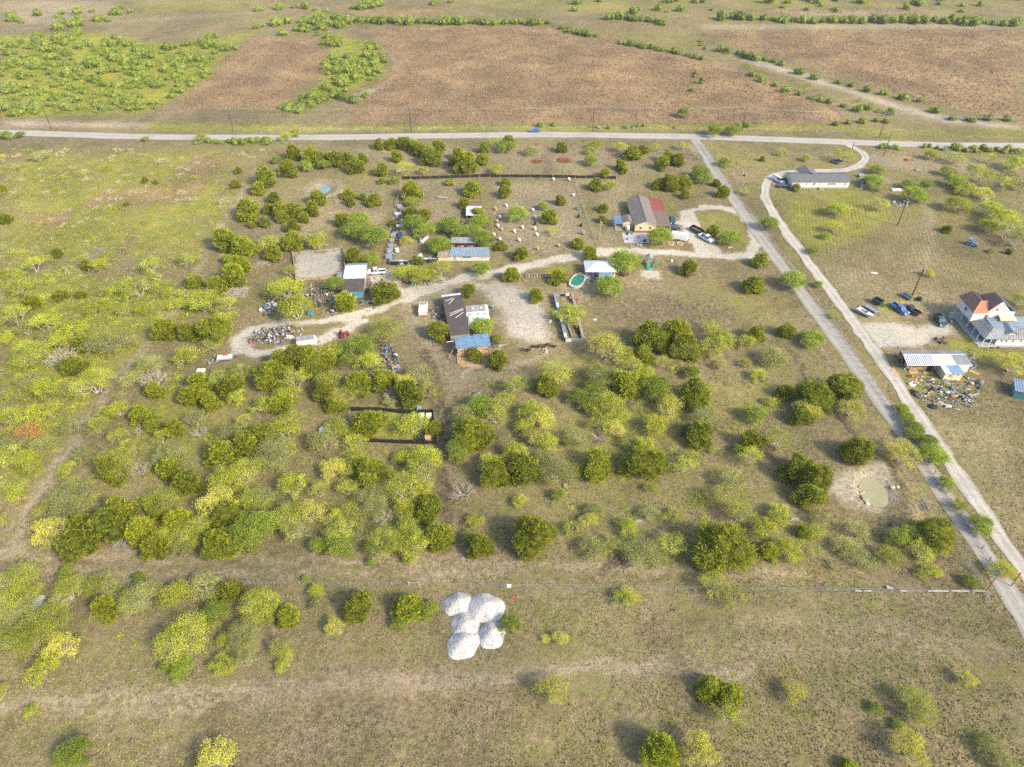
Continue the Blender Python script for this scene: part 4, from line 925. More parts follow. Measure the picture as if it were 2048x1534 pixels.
for x, y, wd, lab in FB:
    r = wd / 2 / S(y); gxw, gyw = G(x, y, r * .6)
    o = part('far_bush', FARM[int(rt.integers(8))][3]); o.location = (gxw, gyw, -.05); o.rotation_euler = (0, 0, rt.random() * 6.28)
    o.scale = (r, r, r * (.8 + .3 * rt.random())); tag(o, lab, 'bush', 'bushes in the far hedgerows')
# the far thickets read as one mass of brush
def thicket(name, polys, n, wmin, wmax, label, mats='farbush', seed=1):
    r = np.random.default_rng(seed); Vs, Fs, ls = [], [], []; off = 0
    tot = 0
    for poly, share in polys:
        xs = [p[0] for p in poly]; ys = [p[1] for p in poly]; k = 0; want = int(n * share); tries = 0
        while k < want and tries < want * 30:
            tries += 1
            x = min(xs) + (max(xs) - min(xs)) * r.random(); y = min(ys) + (max(ys) - min(ys)) * r.random()
            if not inside(np.array([x]), np.array([y]), poly)[0]: continue
            g = G(x, y)
            if vn(g[0], g[1], 12, 3) * .6 + vn(g[0], g[1], 30, 4) * .4 < .30: continue
            wd = (wmin + (wmax - wmin) * r.random() ** 1.5); q = wd / 2 / S(y)
            V, F_, lv, _ = FARM[int(r.integers(8))]
            a = r.random() * 6.28; ca, sa = math.cos(a), math.sin(a)
            U = np.stack([(V[:, 0] * ca - V[:, 1] * sa) * q + g[0], (V[:, 0] * sa + V[:, 1] * ca) * q + g[1], V[:, 2] * q * (.65 + .5 * r.random()) - .05], 1)
            Vs.append(U); Fs.append(F_ + off); off += len(U); ls.append(np.clip(lv * .8 + (r.random() - .5) * .6 + .15, 0, 1)); k += 1
    o = part(name, np_mesh(name, np.concatenate(Vs), np.concatenate(Fs), M[mats], {'lv': np.concatenate(ls)}))
    return tag(o, label, 'brush', kind='stuff')
thicket('far_thicket', [([(0, 72), (200, 68), (330, 95), (520, 58), (490, 90), (400, 165), (310, 222), (0, 232)], .62), ([(650, 72), (740, 82), (775, 120), (755, 160), (680, 175), (645, 150), (655, 110)], .16), ([(500, 50), (690, 30), (700, 60), (640, 72), (520, 70)], .07), ([(0, 40), (230, 10), (320, 25), (120, 60)], .06), ([(560, 215), (640, 175), (700, 180), (600, 235)], .05), ([(500, 20), (760, 5), (760, 18), (540, 30)], .03), ([(760, 2), (2048, 0), (2048, 24), (1300, 30), (1000, 24)], .08)], 500, 14, 32,
        'dense light green brush covering the land beyond the road at left', seed=2)
# low feathery growth under and between the mesquites
SHR = []
for i in range(6):
    r_ = np.random.default_rng(300 + i); Ps, ls = [], []
    for j in range(15):
        a = r_.random() * 6.28; q = math.sqrt(r_.random()) * .85; c = np.array((q * math.cos(a), q * math.sin(a), .12 + .42 * (1 - q * .6) * (.6 + .6 * r_.random())))
        k = int(21 * (.6 + .8 * r_.random())); Ps.append(c + r_.normal(size=(k, 3)) * np.array((.17, .17, .11))); ls.append(np.clip(r_.random() - .1 + .3 * r_.random(k), 0, 1))
    P = np.concatenate(Ps); P[:, 2] = np.abs(P[:, 2]); n = len(P); v, f = cards(P, unit(r_, n), .07 + .07 * r_.random(n), .022 + .02 * r_.random(n), r_)
    SHR.append((v, f, np.repeat(np.concatenate(ls), 4), None))
FARM_SAVE = FARM; FARM = SHR + SHR[:2]
thicket('scrub_brush', [([(0, 560), (330, 590), (380, 600), (310, 650), (230, 730), (160, 830), (70, 960), (0, 1000)], .40), ([(0, 500), (350, 510), (400, 590), (0, 580)], .12), ([(350, 590), (470, 580), (470, 640), (360, 640)], .04), ([(240, 760), (480, 740), (560, 850), (640, 900), (860, 900), (870, 1100), (560, 1105), (120, 1080), (130, 950)], .20), ([(920, 780), (1180, 720), (1420, 700), (1600, 740), (1500, 900), (1380, 960), (920, 960)], .14), ([(1100, 1000), (1500, 980), (1700, 1040), (1900, 1120), (1500, 1140), (1100, 1120)], .06), ([(0, 1150), (550, 1160), (500, 1330), (0, 1300)], .04)], 520, 12, 34, 'low feathery yellow-green scrub between the mesquites', 'mesq', seed=3)
thicket('grey_green_scrub', [([(0, 560), (330, 590), (380, 600), (310, 650), (230, 730), (160, 830), (70, 960), (0, 1000)], .40), ([(0, 500), (350, 510), (400, 590), (0, 580)], .12), ([(350, 590), (470, 580), (470, 640), (360, 640)], .04), ([(240, 760), (480, 740), (560, 850), (640, 900), (860, 900), (870, 1100), (560, 1105), (120, 1080), (130, 950)], .20), ([(920, 780), (1180, 720), (1420, 700), (1600, 740), (1500, 900), (1380, 960), (920, 960)], .14), ([(1100, 1000), (1500, 980), (1700, 1040), (1900, 1120), (1500, 1140), (1100, 1120)], .06), ([(0, 1150), (550, 1160), (500, 1330), (0, 1300)], .04)], 480, 12, 36, 'low grey-green scrub filling the gaps between the mesquites', 'sage', seed=13)
thicket('pasture_brush', [([(0, 300), (540, 298), (470, 420), (410, 520), (250, 520), (0, 520)], 1.0)], 150, 8, 26, 'low dry grey-brown brush scattered over the left pasture', 'greytwig', seed=8)
thicket('pasture_growth', [([(0, 300), (540, 298), (470, 420), (410, 520), (250, 520), (0, 520)], 1.0)], 150, 8, 24, 'low yellow-green weeds clumped over the left pasture', 'mesq', seed=9)
thicket('thicket_undergrowth', [([(0, 72), (200, 68), (330, 95), (520, 58), (490, 90), (400, 165), (310, 222), (0, 232)], .7), ([(650, 72), (740, 82), (775, 120), (755, 160), (680, 175), (645, 150), (655, 110)], .15), ([(560, 215), (640, 175), (700, 180), (600, 235)], .05), ([(1430, 100), (1600, 165), (1800, 225), (1760, 235), (1560, 185)], .1)], 360, 10, 26, 'light green undergrowth between the bushes beyond the road', 'farbush', seed=10)
FARM = FARM_SAVE
thicket('verge_growth', [([(380, 280), (545, 281), (548, 290), (380, 288)], .35), ([(1760, 291), (2048, 301), (2048, 309), (1760, 297)], .5), ([(1000, 252), (1500, 252), (1500, 258), (1000, 258)], .15)], 90, 10, 22, 'dark green weeds and bushes growing along the road verge', seed=4)
# ================================================================== BUILDINGS
def win(parent, x, y, z, w, h, face='S', frame=True, pane='glass'):
    """a window: frame with a recessed pane and a mullion, on a wall facing S (-y), W (-x), E (+x) or N"""
    rz = {'S': 0, 'W': -math.pi / 2, 'E': math.pi / 2, 'N': math.pi}[face]
    mb = MB(); t = .07
    mb.b2(-w / 2, w / 2, -.05, .02, h / 2 - t, h / 2).b2(-w / 2, w / 2, -.05, .02, -h / 2, -h / 2 + t).b2(-w / 2, -w / 2 + t, -.05, .02, -h / 2 + t, h / 2 - t).b2(w / 2 - t, w / 2, -.05, .02, -h / 2 + t, h / 2 - t).b2(-w / 2 + t, w / 2 - t, -.04, .0, -.025, .025)
    o = mb.build('window', M['trim'], parent, (x, y, z), rz)
    MB().b2(-w / 2 + t, w / 2 - t, -.02, .005, -h / 2 + t, h / 2 - t).build('pane', M[pane], o)
    return o
def door(parent, x, y, w, h, face='S', mat='white'):
    rz = {'S': 0, 'W': -math.pi / 2, 'E': math.pi / 2, 'N': math.pi}[face]
    o = MB().b2(-w / 2, w / 2, -.05, .02, 0, h).build('door', M[mat], parent, (x, y, .1), rz)
    MB().box(w * .36, -.08, h * .48, .07, .07, .07).build('handle', M['rim'], o)
    return o
def posts(parent, pts, h, w=.12, mat='newwood', name='post', z0=0.0):
    me = MB().b2(-w / 2, w / 2, -w / 2, w / 2, 0, 1).mesh(name, M[mat])
    for p in pts:
        o = part(name, me, parent, (p[0], p[1], z0)); o.scale = (1, 1, h if not hasattr(h, '__call__') else h(p))
def walls(parent, x0, x1, y0, y1, h, mat, t=.15, sides='SNEW', name='wall', z0=-.05):
    for s in sides:
        mb = MB()
        if s == 'S': mb.b2(x0, x1, y0, y0 + t, z0, h)
        if s == 'N': mb.b2(x0, x1, y1 - t, y1, z0, h)
        if s == 'W': mb.b2(x0, x0 + t, y0 + t, y1 - t, z0, h)
        if s == 'E': mb.b2(x1 - t, x1, y0 + t, y1 - t, z0, h)
        mb.build(name, M[mat], parent)
def roof(parent, a, b, c, d, mat, n=0, t=.07, name='roof', rib_mat=None, w=.11, h=.07):
    mb = MB().sheet(a, b, c, d, t)
    if n: mb.ribs(a, b, c, d, n, w, h, t - .002)
    return mb.build(name, M[mat], parent)

# ---- cream house with the three-coloured roof
hs = thing('ranch_house', 'cream ranch house with brown shingle roof and a red metal section', 'house', (0, 0, 0))
hx0, hx1, hy0, hy1, rx = 41.3, 48.3, 216.5, 236.0, 44.8
walls(hs, hx0, hx1, hy0, hy1, 2.62, 'cream')
for yy in (hy0, hy1 - .15):
    MB().prism([(hx0, yy, 2.62), (hx1, yy, 2.62), (rx, yy, 4.05)], (0, .15, 0)).build('gable', M['cream'], hs)
MB().b2(hx0 - .03, hx1 + .03, hy0 - .06, hy0 - .005, 0, .5).build('brick_skirt', M['brick'], hs)
rf = roof(hs, (40.85, hy0 - .4, 2.55), (rx, hy0 - .4, 4.15), (rx, hy1 + .4, 4.15), (40.85, hy1 + .4, 2.55), 'greyroof', name='roof_left_slope')
MB().b2(-.12, .12, -10.1, 10.1, 0, .09).build('ridge_cap', M['slateroof'], rf, (rx, 226.3, 4.17))
roof(hs, (rx, hy0 - .4, 4.15), (48.75, hy0 - .4, 2.60), (48.75, hy1 + .4, 2.60), (rx, hy1 + .4, 4.15), 'greyroof', name='roof_right_slope')
roof(hs, (48.75, 227.2, 2.66), (53.2, 227.2, 2.25), (53.2, 236.9, 2.25), (48.75, 236.9, 2.66), 'redmetal', 12, name='red_roof')
roof(hs, (48.75, 215.9, 2.66), (53.4, 215.9, 2.25), (53.4, 227.15, 2.25), (48.75, 227.15, 2.66), 'brownroof', name='carport_roof')
posts(hs, [(53.1, 216.2), (53.1, 221.5), (53.1, 227.0), (53.0, 236.6), (53.0, 231.8), (49.0, 216.2)], 2.25, .14, 'trim')
walls(hs, 48.6, 53.0, 230.5, 236.5, 2.2, 'cream', sides='SNE')
win(hs, 43.2, hy0 - .01, 1.6, .9, 1.0); win(hs, 46.4, hy0 - .01, 1.6, .9, 1.0)
for yy in (221, 226, 231): win(hs, hx0, yy, 1.6, 1.0, 1.1, 'W')
MB().prism([(42.0, hy0 - .42, 2.62), (rx, hy0 - .42, 4.0), (rx, hy0 - .42, 3.88), (42.0, hy0 - .42, 2.5)], (0, -.04, 0)).build('barge_board', M['trim'], hs)
MB().prism([(rx, hy0 - .42, 4.0), (48.5, hy0 - .42, 2.62), (48.5, hy0 - .42, 2.5), (rx, hy0 - .42, 3.88)], (0, -.04, 0)).build('barge_board', M['trim'], hs)
# annex and blue porch at its left
walls(hs, 37.6, 41.1, 219.0, 223.2, 2.2, 'cream', name='annex_wall')
MB().prism([(37.6, 219.0, 2.2), (41.1, 219.0, 2.2), (39.35, 219.0, 2.95)], (0, .15, 0)).build('gable', M['cream'], hs)
roof(hs, (37.3, 218.7, 2.12), (39.35, 218.7, 3.02), (39.35, 223.5, 3.02), (37.3, 223.5, 2.12), 'greyroof', name='annex_roof')
roof(hs, (39.35, 218.7, 3.02), (41.25, 218.7, 2.18), (41.25, 223.5, 2.18), (39.35, 223.5, 3.02), 'greyroof', name='annex_roof')
roof(hs, (34.8, 217.9, 2.35), (37.25, 217.9, 2.4), (37.25, 223.0, 2.65), (34.8, 223.0, 2.6), 'bluemetal', 8, name='porch_roof')
posts(hs, [(35.0, 218.1), (37.1, 218.1), (35.0, 222.8), (37.1, 222.8)], 2.35, .1, 'wood')
MB().b2(34.8, 37.3, 217.4, 223.0, 0, .35).build('porch_deck', M['greywood'], hs)
MB().lathe([(.75, .1), (.75, 1.7), (.5, 1.95), (.1, 2.0)], 16, (39.0, 217.6, 0)).build('water_tank', M['offwhite'], hs, smooth=True)
sl = MB().b2(36.9, 45.2, 208.9, 215.7, 0, .14); tag(sl.build('patio_slab', M['concrete']), 'pale concrete patio slab in front of the cream house', 'patio')
for i, (x, y, w) in enumerate([(38.6, 214.6, .7), (40.3, 214.9, .5), (43.8, 209.6, .9), (42.1, 212.3, .5), (38.2, 211, .4)]):
    b_ = MB().b2(-w / 2, w / 2, -.3, .3, 0, .35).b2(-w / 2, w / 2, .22, .3, .35, .75)
    tag(b_.build('patio_chair', M[('dark', 'teal', 'dark', 'greywood', 'redmetal')[i]], None, (x, y, .14)), ('small dark seat at the back left of the patio', 'small teal seat at the back of the patio', 'wide dark seat at the front right of the patio', 'small grey seat in the middle of the patio', 'tiny red seat at the left edge of the patio')[i], 'chair', 'patio furniture')

# ---- mobile home
mh = thing('mobile_home', 'long white mobile home with grey shingle roof and a back porch gable', 'house')
ax0, ax1, ay0, ay1 = 104.3, 125.6, 250.6, 258.2
walls(mh, ax0, ax1, ay0, ay1, 2.75, 'offwhite')
for xx in (ax0, ax1 - .15): MB().prism([(xx, ay0, 2.75), (xx, ay1, 2.75), (xx, 254.4, 3.75)], (.15, 0, 0)).build('gable', M['offwhite'], mh)
roof(mh, (ax0 - .25, ay0 - .4, 2.68), (ax1 + .25, ay0 - .4, 2.68), (ax1 + .25, 254.4, 3.85), (ax0 - .25, 254.4, 3.85), 'slateroof', name='roof_front_slope')
roof(mh, (ax0 - .25, 254.4, 3.85), (ax1 + .25, 254.4, 3.85), (ax1 + .25, ay1 + .4, 2.68), (ax0 - .25, ay1 + .4, 2.68), 'slateroof', name='roof_back_slope')
roof(mh, (108.6, 254.6, 3.0), (112.0, 254.6, 4.3), (112.0, 261.5, 4.3), (108.6, 261.5, 3.0), 'slateroof', name='porch_roof')
roof(mh, (112.0, 254.6, 4.3), (115.4, 254.6, 3.0), (115.4, 261.5, 3.0), (112.0, 261.5, 4.3), 'slateroof', name='porch_roof')
posts(mh, [(108.9, 261.2), (115.1, 261.2)], 3.0, .15, 'trim')
MB().b2(ax0, ax1, ay0 - .03, ay0 - .002, 0, .55).build('skirting', M['concrete'], mh)
def ux(px): return (px - 1024) / FPX * (ay0 * CP + 113.5 * SP)
for px, w, h in ((1613.7, .5, .8), (1628, .8, .9), (1658, .75, .8), (1663.5, .75, .8), (1669, .75, .8), (1689.5, .5, 1.0)): win(mh, ux(px), ay0 - .01, 1.75, w, h)
door(mh, ux(1642), ay0 - .01, .95, 2.1, mat='offwhite'); win(mh, ux(1642), ay0 - .06, 1.75, .4, .5)
MB().b2(ux(1642) - .8, ux(1642) + .8, ay0 - 1.2, ay0 - .06, 0, .5).b2(ux(1642) - .8, ux(1642) + .8, ay0 - 1.6, ay0 - 1.21, 0, .25).build('steps', M['greywood'], mh)
win(mh, ax0, 254.4, 1.7, .8, .9, 'W')
for x in (108, 114, 120): MB().tube([(x, 253, 3.3), (x, 253, 3.85)], .06, 6).build('vent_pipe', M['offwhite'], mh)

# ---- white two-storey house at the right edge
wh = thing('two_storey_house', 'white two-storey house with patched red, orange and grey metal roofs', 'house')
tx0, tx1, ty0, ty1 = 125.6, 136.8, 160.5, 168.2
for nm, (a, b, c, d) in (('S', (tx0, tx1, ty0, ty0 + .2)), ('N', (tx0, tx1, ty1 - .2, ty1)), ('W', (tx0, tx0 + .2, ty0 + .2, ty1 - .2)), ('E', (tx1 - .2, tx1, ty0 + .2, ty1 - .2))):
    MB().b2(a, b, c, d, 2.75, 5.75).build('upper_wall', M['white'], wh)
MB().b2(tx0 + .2, tx1 - .2, ty0 + .2, ty1 - .2, 2.75, 2.95).build('upper_floor', M['greywood'], wh)
walls(wh, 129.2, tx1, ty0 + .1, ty1 - .1, 2.74, 'offwhite', sides='NEW', name='lower_wall')
posts(wh, [(tx0 + .2, ty0 + .3), (tx0 + .2, ty0 + 3.8), (tx0 + .2, ty1 - .3)], 2.74, .26, 'cream')
win(wh, tx0, 164.0, 4.4, 1.2, 1.1, 'W'); win(wh, 129.5, ty0 - .01, 4.4, 1.0, 1.1)
zr = 7.3
roof(wh, (tx0 - .4, ty0 - .3, 5.6), (128.3, ty0 + 3.0, zr), (128.3, ty1 + .2, zr), (tx0 - .4, ty1 + .2, 5.6), 'mauveroof', 9, name='left_roof')
roof(wh, (tx0 - .4, ty0 - .35, 5.62), (129.3, ty0 - .35, 5.62), (131.7, ty0 + 3.0, zr + .02), (128.3, ty0 + 3.0, zr + .02), 'orangepanel', 6, name='orange_roof_panel')
roof(wh, (128.3, ty0 + 3.02, zr), (130.0, ty0 + 3.02, zr - .5), (130.0, ty1 + .2, zr - .5), (128.3, ty1 + .2, zr), 'mauveroof', 5, name='valley_roof')
gx_, gz_ = 132.0, 9.1
roof(wh, (129.0, ty0 + .2, 5.6), (gx_, ty0 + .2, gz_), (gx_, ty0 + 4.6, gz_), (129.0, ty0 + 4.6, 5.6), 'mauveroof', 7, name='gable_roof')
roof(wh, (gx_, ty0 - .1, gz_), (137.2, ty0 - .1, 5.5), (137.2, ty1 + .2, 5.5), (gx_, ty0 + 4.6, gz_), 'galvblue', 9, name='right_roof')
roof(wh, (129.8, ty0 + 4.62, 5.9), (gx_, ty0 + 4.62, gz_ - .02), (gx_ + 2, ty1 + .2, 6.2), (129.8, ty1 + .2, 5.9), 'mauveroof', 6, name='rear_roof')
MB().prism([(129.2, ty0 - .06, 5.7), (135.6, ty0 - .06, 5.7), (gx_, ty0 - .06, gz_ - .05)], (0, .12, 0)).build('front_gable', M['white'], wh)
for i in range(11):
    x_ = 129.9 + i * .5; zt_ = 5.75 + 3.2 * max(.05, 1 - (abs(x_ - gx_) / (2.7 if x_ < gx_ else 3.5)))
    MB().b2(x_ - .05, x_ + .05, ty0 - .11, ty0 - .061, 5.72, zt_).build('siding_batten', M['concrete'], wh)
MB().b2(131.3, 131.7, ty0 - .13, ty0 - .111, 6.2, 6.8).build('gable_vent', M['redmetal'], wh)
MB().b2(tx0 - .7, 138.5, 152.2, ty1 + .5, 0, .18).build('porch_floor', M['concrete'], wh)
MB().b2(tx0 - .7, 138.5, 152.1, 152.19, 0, .16).build('porch_edge', M['greywood'], wh)
# low wrap-around roof
roof(wh, (tx0 + .1, 152.4, 2.5), (129.3, 155.9, 3.6), (129.3, ty0 - .1, 3.6), (tx0 + .1, ty0 - .1, 2.6), 'galv', 12, name='porch_roof')
roof(wh, (tx0 + .1, 152.35, 2.5), (141.0, 152.35, 2.5), (141.0, 155.9, 3.62), (129.3, 155.9, 3.62), 'galv', 22, name='porch_roof')
roof(wh, (129.3, 155.9, 3.61), (141.0, 155.9, 3.61), (141.0, ty0 - .1, 4.3), (129.3, ty0 - .1, 3.9), 'galvblue', 18, name='middle_roof')
roof(wh, (131.6, 153.6, 3.0), (133.4, 153.4, 3.95), (133.4, 157.9, 4.15), (131.6, 157.9, 3.55), 'galvblue', 5, name='dormer_roof')
roof(wh, (133.4, 153.4, 3.95), (135.2, 153.6, 3.0), (135.2, 157.9, 3.55), (133.4, 157.9, 4.15), 'galvblue', 5, name='dormer_roof')
MB().prism([(131.8, 153.7, 2.95), (135.0, 153.7, 2.95), (133.4, 153.7, 3.85)], (0, .12, 0)).build('dormer_gable', M['cream'], wh)
roof(wh, (132.2, 158.2, 4.35), (136.6, 158.2, 4.35), (136.4, 160.2, 4.9), (132.4, 160.2, 4.9), 'cream', 0, name='awning', t=.12)
for x, y in ((133.9, 156.7), (136.3, 157.6), (137.0, 155.4)): MB().b2(-.8, .8, -.1, .1, 0, .04).build('rusty_seam', M['rust'], wh, (x, y, 3.98 if y > 156 else 3.75), .35)
MB().b2(129.6, 141.0, 153.0, 153.2, 0, 2.52).build('lower_front_wall', M['white'], wh)
MB().b2(129.6, 129.8, 153.2, ty0, 0, 2.6).build('lower_side_wall', M['offwhite'], wh)
for x in (131.0, 132.2, 134.0, 136.2): win(wh, x, 153.0, 1.45, .6, .9)
posts(wh, [(tx0 + .2, 152.6), (tx0 + .2, 155.2), (tx0 + .2, 157.8), (127.8, 152.6)], 2.45, .16, 'trim')
rj = np.random.default_rng(5)
JC = np.array([(0.72, 0.72, 0.72), (0.42, 0.43, 0.46), (0.06, 0.06, 0.07), (0.10, 0.22, 0.42), (0.20, 0.38, 0.55), (0.40, 0.06, 0.05), (0.45, 0.22, 0.08), (0.05, 0.25, 0.22), (0.30, 0.22, 0.15), (0.68, 0.63, 0.52), (0.16, 0.15, 0.15), (0.6, 0.45, 0.45), (0.50, 0.36, 0.22)])
def junk(name, px, n, label, cat='scrap', smin=.12, smax=.55, weights=None, rise=.5, long_=0.15, seed=0, turn=6.28):
    """a heap nobody could count: bags, boards, sheets, tubs tumbled over one another"""
    r = np.random.default_rng(seed + 100); pts = W(px); xs = [p[0] for p in pts]; ys = [p[1] for p in pts]
    V, Fs, C = [], [], []; cx, cy = sum(xs) / len(xs), sum(ys) / len(ys); R_ = max(max(xs) - min(xs), max(ys) - min(ys)) / 2
    k = 0; tries = 0
    w = None if weights is None else np.array(weights) / sum(weights)
    while k < n and tries < n * 20:
        tries += 1
        x = min(xs) + (max(xs) - min(xs)) * r.random(); y = min(ys) + (max(ys) - min(ys)) * r.random()
        if not inside(np.array([x]), np.array([y]), pts)[0] or vn(x, y, 1.6, 4) < .33: continue
        s = smin + (smax - smin) * r.random() ** 2.4; q = r.random()
        if r.random() < .09: s *= 2.1
        d = (s, s * (.5 + .5 * r.random()), s * (.3 + .6 * r.random()))
        if q < long_: d = (s * 3.2, .12, .08)
        elif q < long_ + .25: d = (s * 1.6, s * 1.2, .05)
        e = max(0, 1 - math.hypot(x - cx, y - cy) / R_)
        z = r.random() * rise * e + d[2] * .35 + float(height(x, y))
        mb = MB(); mb.box(x, y, z, d[0], d[1], d[2], (r.random() - .5) * turn, (r.random() - .5) * .7, (r.random() - .5) * .7)
        if q > .62 and q < .85:                # a tub or bag: pinch the top
            for i in range(4, 8): p = Vector(mb.v[i]); c = Vector((x, y, z)); mb.v[i] = tuple(c + (p - c) * .62)
        o = len(V); V += mb.v; Fs += [tuple(i + o for i in f) for f in mb.f]
        c = JC[r.choice(len(JC), p=w)] * (.32 + .5 * r.random()); C += [c] * len(mb.v); k += 1
    me = np_mesh(name, V, np.array(Fs), M['junk'], {'Col': np.clip(np.array(C), 0, 1)})
    return tag(part(name, me), label, cat, kind='stuff')
junk('porch_clutter', [(1938, 655), (1950, 655), (1985, 690), (1998, 690), (1998, 698), (1970, 694)], 50, 'boxes and oddments stored along the white house porch', 'clutter', .2, .7, seed=1)

# ---- long patched shed with junk around it
ls = thing('patched_shed', 'long open shed with patched corrugated roof, yellow panel and blue lean-to', 'shed')
roof(ls, (100.6, 145.0, 3.02), (116.8, 145.0, 3.02), (117.3, 147.1, 2.7), (100.9, 147.1, 2.7), 'galv', 34, name='back_roof')
rr_ = roof(ls, (100.4, 141.4, 2.5), (107.6, 141.4, 2.5), (107.6, 145.0, 3.05), (100.7, 145.0, 3.05), 'galv', 0, name='ribbed_roof')
MB().ribs((100.4, 141.4, 2.5), (107.6, 141.4, 2.5), (107.6, 145.0, 3.05), (100.7, 145.0, 3.05), 14, .22, .06, .068).build('rib', M['whitemetal'], rr_)
roof(ls, (107.62, 141.4, 2.5), (113.0, 141.4, 2.5), (113.0, 145.0, 3.05), (107.62, 145.0, 3.05), 'paleyellow', 0, name='yellow_roof_panel')
roof(ls, (113.02, 141.4, 2.5), (116.9, 141.4, 2.5), (116.7, 145.0, 3.05), (113.02, 145.0, 3.05), 'galv', 9, name='grey_roof_panel')
MB().b2(100.6, 116.8, 144.9, 145.1, 3.10, 3.18).build('ridge_cap', M['whitemetal'], ls)
MB().b2(100.4, 116.9, 141.3, 141.38, 2.35, 2.55).build('fascia', M['trim'], ls)
posts(ls, [(100.7, 141.6), (103.2, 141.6), (105.6, 141.6), (107.8, 141.6), (100.9, 146.8), (104.5, 146.8), (108.5, 146.8)], 2.5, .12, 'wood')
MB().b2(100.8, 117.0, 146.85, 146.97, 0, 2.65).build('back_wall', M['greywood'], ls)
walls(ls, 109.0, 116.6, 141.5, 146.8, 2.5, 'offwhite', sides='SEW')
walls(ls, 108.9, 113.4, 138.4, 141.46, 2.2, 'cream', sides='SEW', name='lean_to_wall')
roof(ls, (110.3, 138.0, 2.2), (113.7, 138.0, 2.2), (113.3, 141.3, 2.46), (110.0, 141.3, 2.46), 'bluemetal', 0, name='blue_roof')
roof(ls, (108.7, 138.0, 2.18), (110.28, 138.0, 2.2), (109.98, 141.3, 2.46), (108.7, 141.3, 2.44), 'whitemetal', 0, name='lean_to_roof')
win(ls, 110.4, 138.39, 1.4, .7, .8); win(ls, 112.2, 138.39, 1.5, .9, .5); door(ls, 111.4, 138.39, .7, 1.9, mat='cream')
MB().b2(101.6, 106.8, 142.8, 144.4, 0, .9).b2(102.0, 104.0, 142.0, 142.7, 0, .5).build('workbench', M['newwood'], ls)
junk('scrap_lumber', [(1812, 748), (1850, 756), (1885, 762), (1925, 752), (1965, 762), (1958, 790), (1950, 815), (1900, 820), (1855, 812), (1835, 790), (1815, 770)], 430, 'boards, sheet metal and rubbish strewn below the patched shed', 'scrap', .15, .8, [5, 4, 2, .6, 1, .3, 1.5, .4, 3, 3, 2, .5, 4], .35, .55, 2, 1.6)
junk('shed_clutter', [(1788, 708), (1806, 712), (1810, 740), (1792, 738)], 70, 'scrap heaped against the left end of the patched shed', 'scrap', .15, .7, None, .6, .35, 3)
junk('scrap_wood', [(1935, 705), (1950, 705), (1955, 745), (1940, 748)], 40, 'boards piled at the right end of the patched shed', 'scrap', .2, .8, [3, 2, 1, 0, 0, 0, 1, 0, 3, 3, 1, 0, 4], .3, .5, 4)
PANELS = [((1787, 738), 2.4, 1.1, 1.1, 'newwood', 'tan plywood sheet lying left of the patched shed'), ((1793, 749), 2.0, 1.0, 1.0, 'newwood', 'second tan plywood sheet, nearer the lane, left of the patched shed'), ((1827, 745), 2.4, 1.0, .1, 'newwood', 'pale plywood sheet in front of the open shed bay'), ((1857, 746), 2.6, .8, -.1, 'newwood', 'tan board stack right of the plywood in front of the shed'),
          ((1825, 768), 2.2, 1.5, .6, 'white', 'large white sheet lying below the shed, leftmost'), ((1835, 762), 2.4, 1.2, .9, 'newwood', 'bent tan panel beside the large white sheet'), ((1878, 775), 2.0, 1.2, .8, 'rusty', 'rusty metal panel below the blue lean-to'), ((1900, 783), 3.0, .8, -.2, 'galvblue', 'blue-grey metal sheet across the scrap field'),
          ((1872, 782), 2.6, .7, -.1, 'galvblue', 'long blue metal strip left of the blue-grey sheet'), ((1945, 792), 2.0, 1.0, .5, 'greywood', 'grey timber frame at the right end of the scrap field'), ((1895, 812), 1.8, 1.2, -.5, 'white', 'white door lying at the bottom of the scrap field'), ((1948, 745), 2.4, .9, -.8, 'newwood', 'tan plank pile right of the patched shed'),
          ((1770, 625), 1.0, .5, .3, 'galvblue', 'small blue-grey sheet on the caliche yard'), ((1749, 546), 2.0, .7, -.3, 'white', 'white plank lying alone in the field above the trucks'), ((1903, 643), 1.2, .5, 1.2, 'white', 'white board leaning by the white house porch')]
for (px, py), a, b, rz, mt, lab in PANELS:
    g = G(px, py); mb = MB().box(0, 0, .06, a, b, .06, 0, .03, .02).box(a * .2, b * .1, .11, a * .3, .1, .05).box(-a * .3, 0, .02, .1, b, .08)
    o = mb.build('scrap_panel', M[mt], None, (g[0], g[1], H(*g)), rz); tag(o, lab, 'panel', 'loose scrap panels')
bt = G(1866, 814); mb = MB().lathe([(1.0, 0), (.95, .3), (.55, .62), (.1, .7)], 11, sx=1.2, sy=.9); tag(mb.build('black_tarp', M['black'], None, (bt[0], bt[1], 0)), 'black tarpaulin heap at the bottom of the scrap field', 'tarp')

# ---- teal shed at the right edge
ts = thing('teal_shed', 'small teal shed with grey metal roof at the right edge', 'shed', (126.2, 133.6, 0), R(-24))
walls(ts, -2.2, 2.6, -3.0, 1.8, 2.2, 'teal'); roof(ts, (-2.4, -3.2, 2.15), (2.8, -3.2, 2.3), (2.8, 2.0, 2.5), (-2.4, 2.0, 2.3), 'galvblue', 9)
door(ts, -2.2, -.4, .8, 1.8, 'W', 'teal'); win(ts, -2.2, -2.0, 1.3, .6, .6, 'W')
b_ = MB().b2(-.4, .4, -.3, .3, 0, .8).b2(-.36, .36, -.33, -.3, .1, .7); g = G(2036, 794); tag(b_.build('white_appliance', M['white'], None, (g[0], g[1], 0), .3), 'white appliance box beside the teal shed', 'appliance')

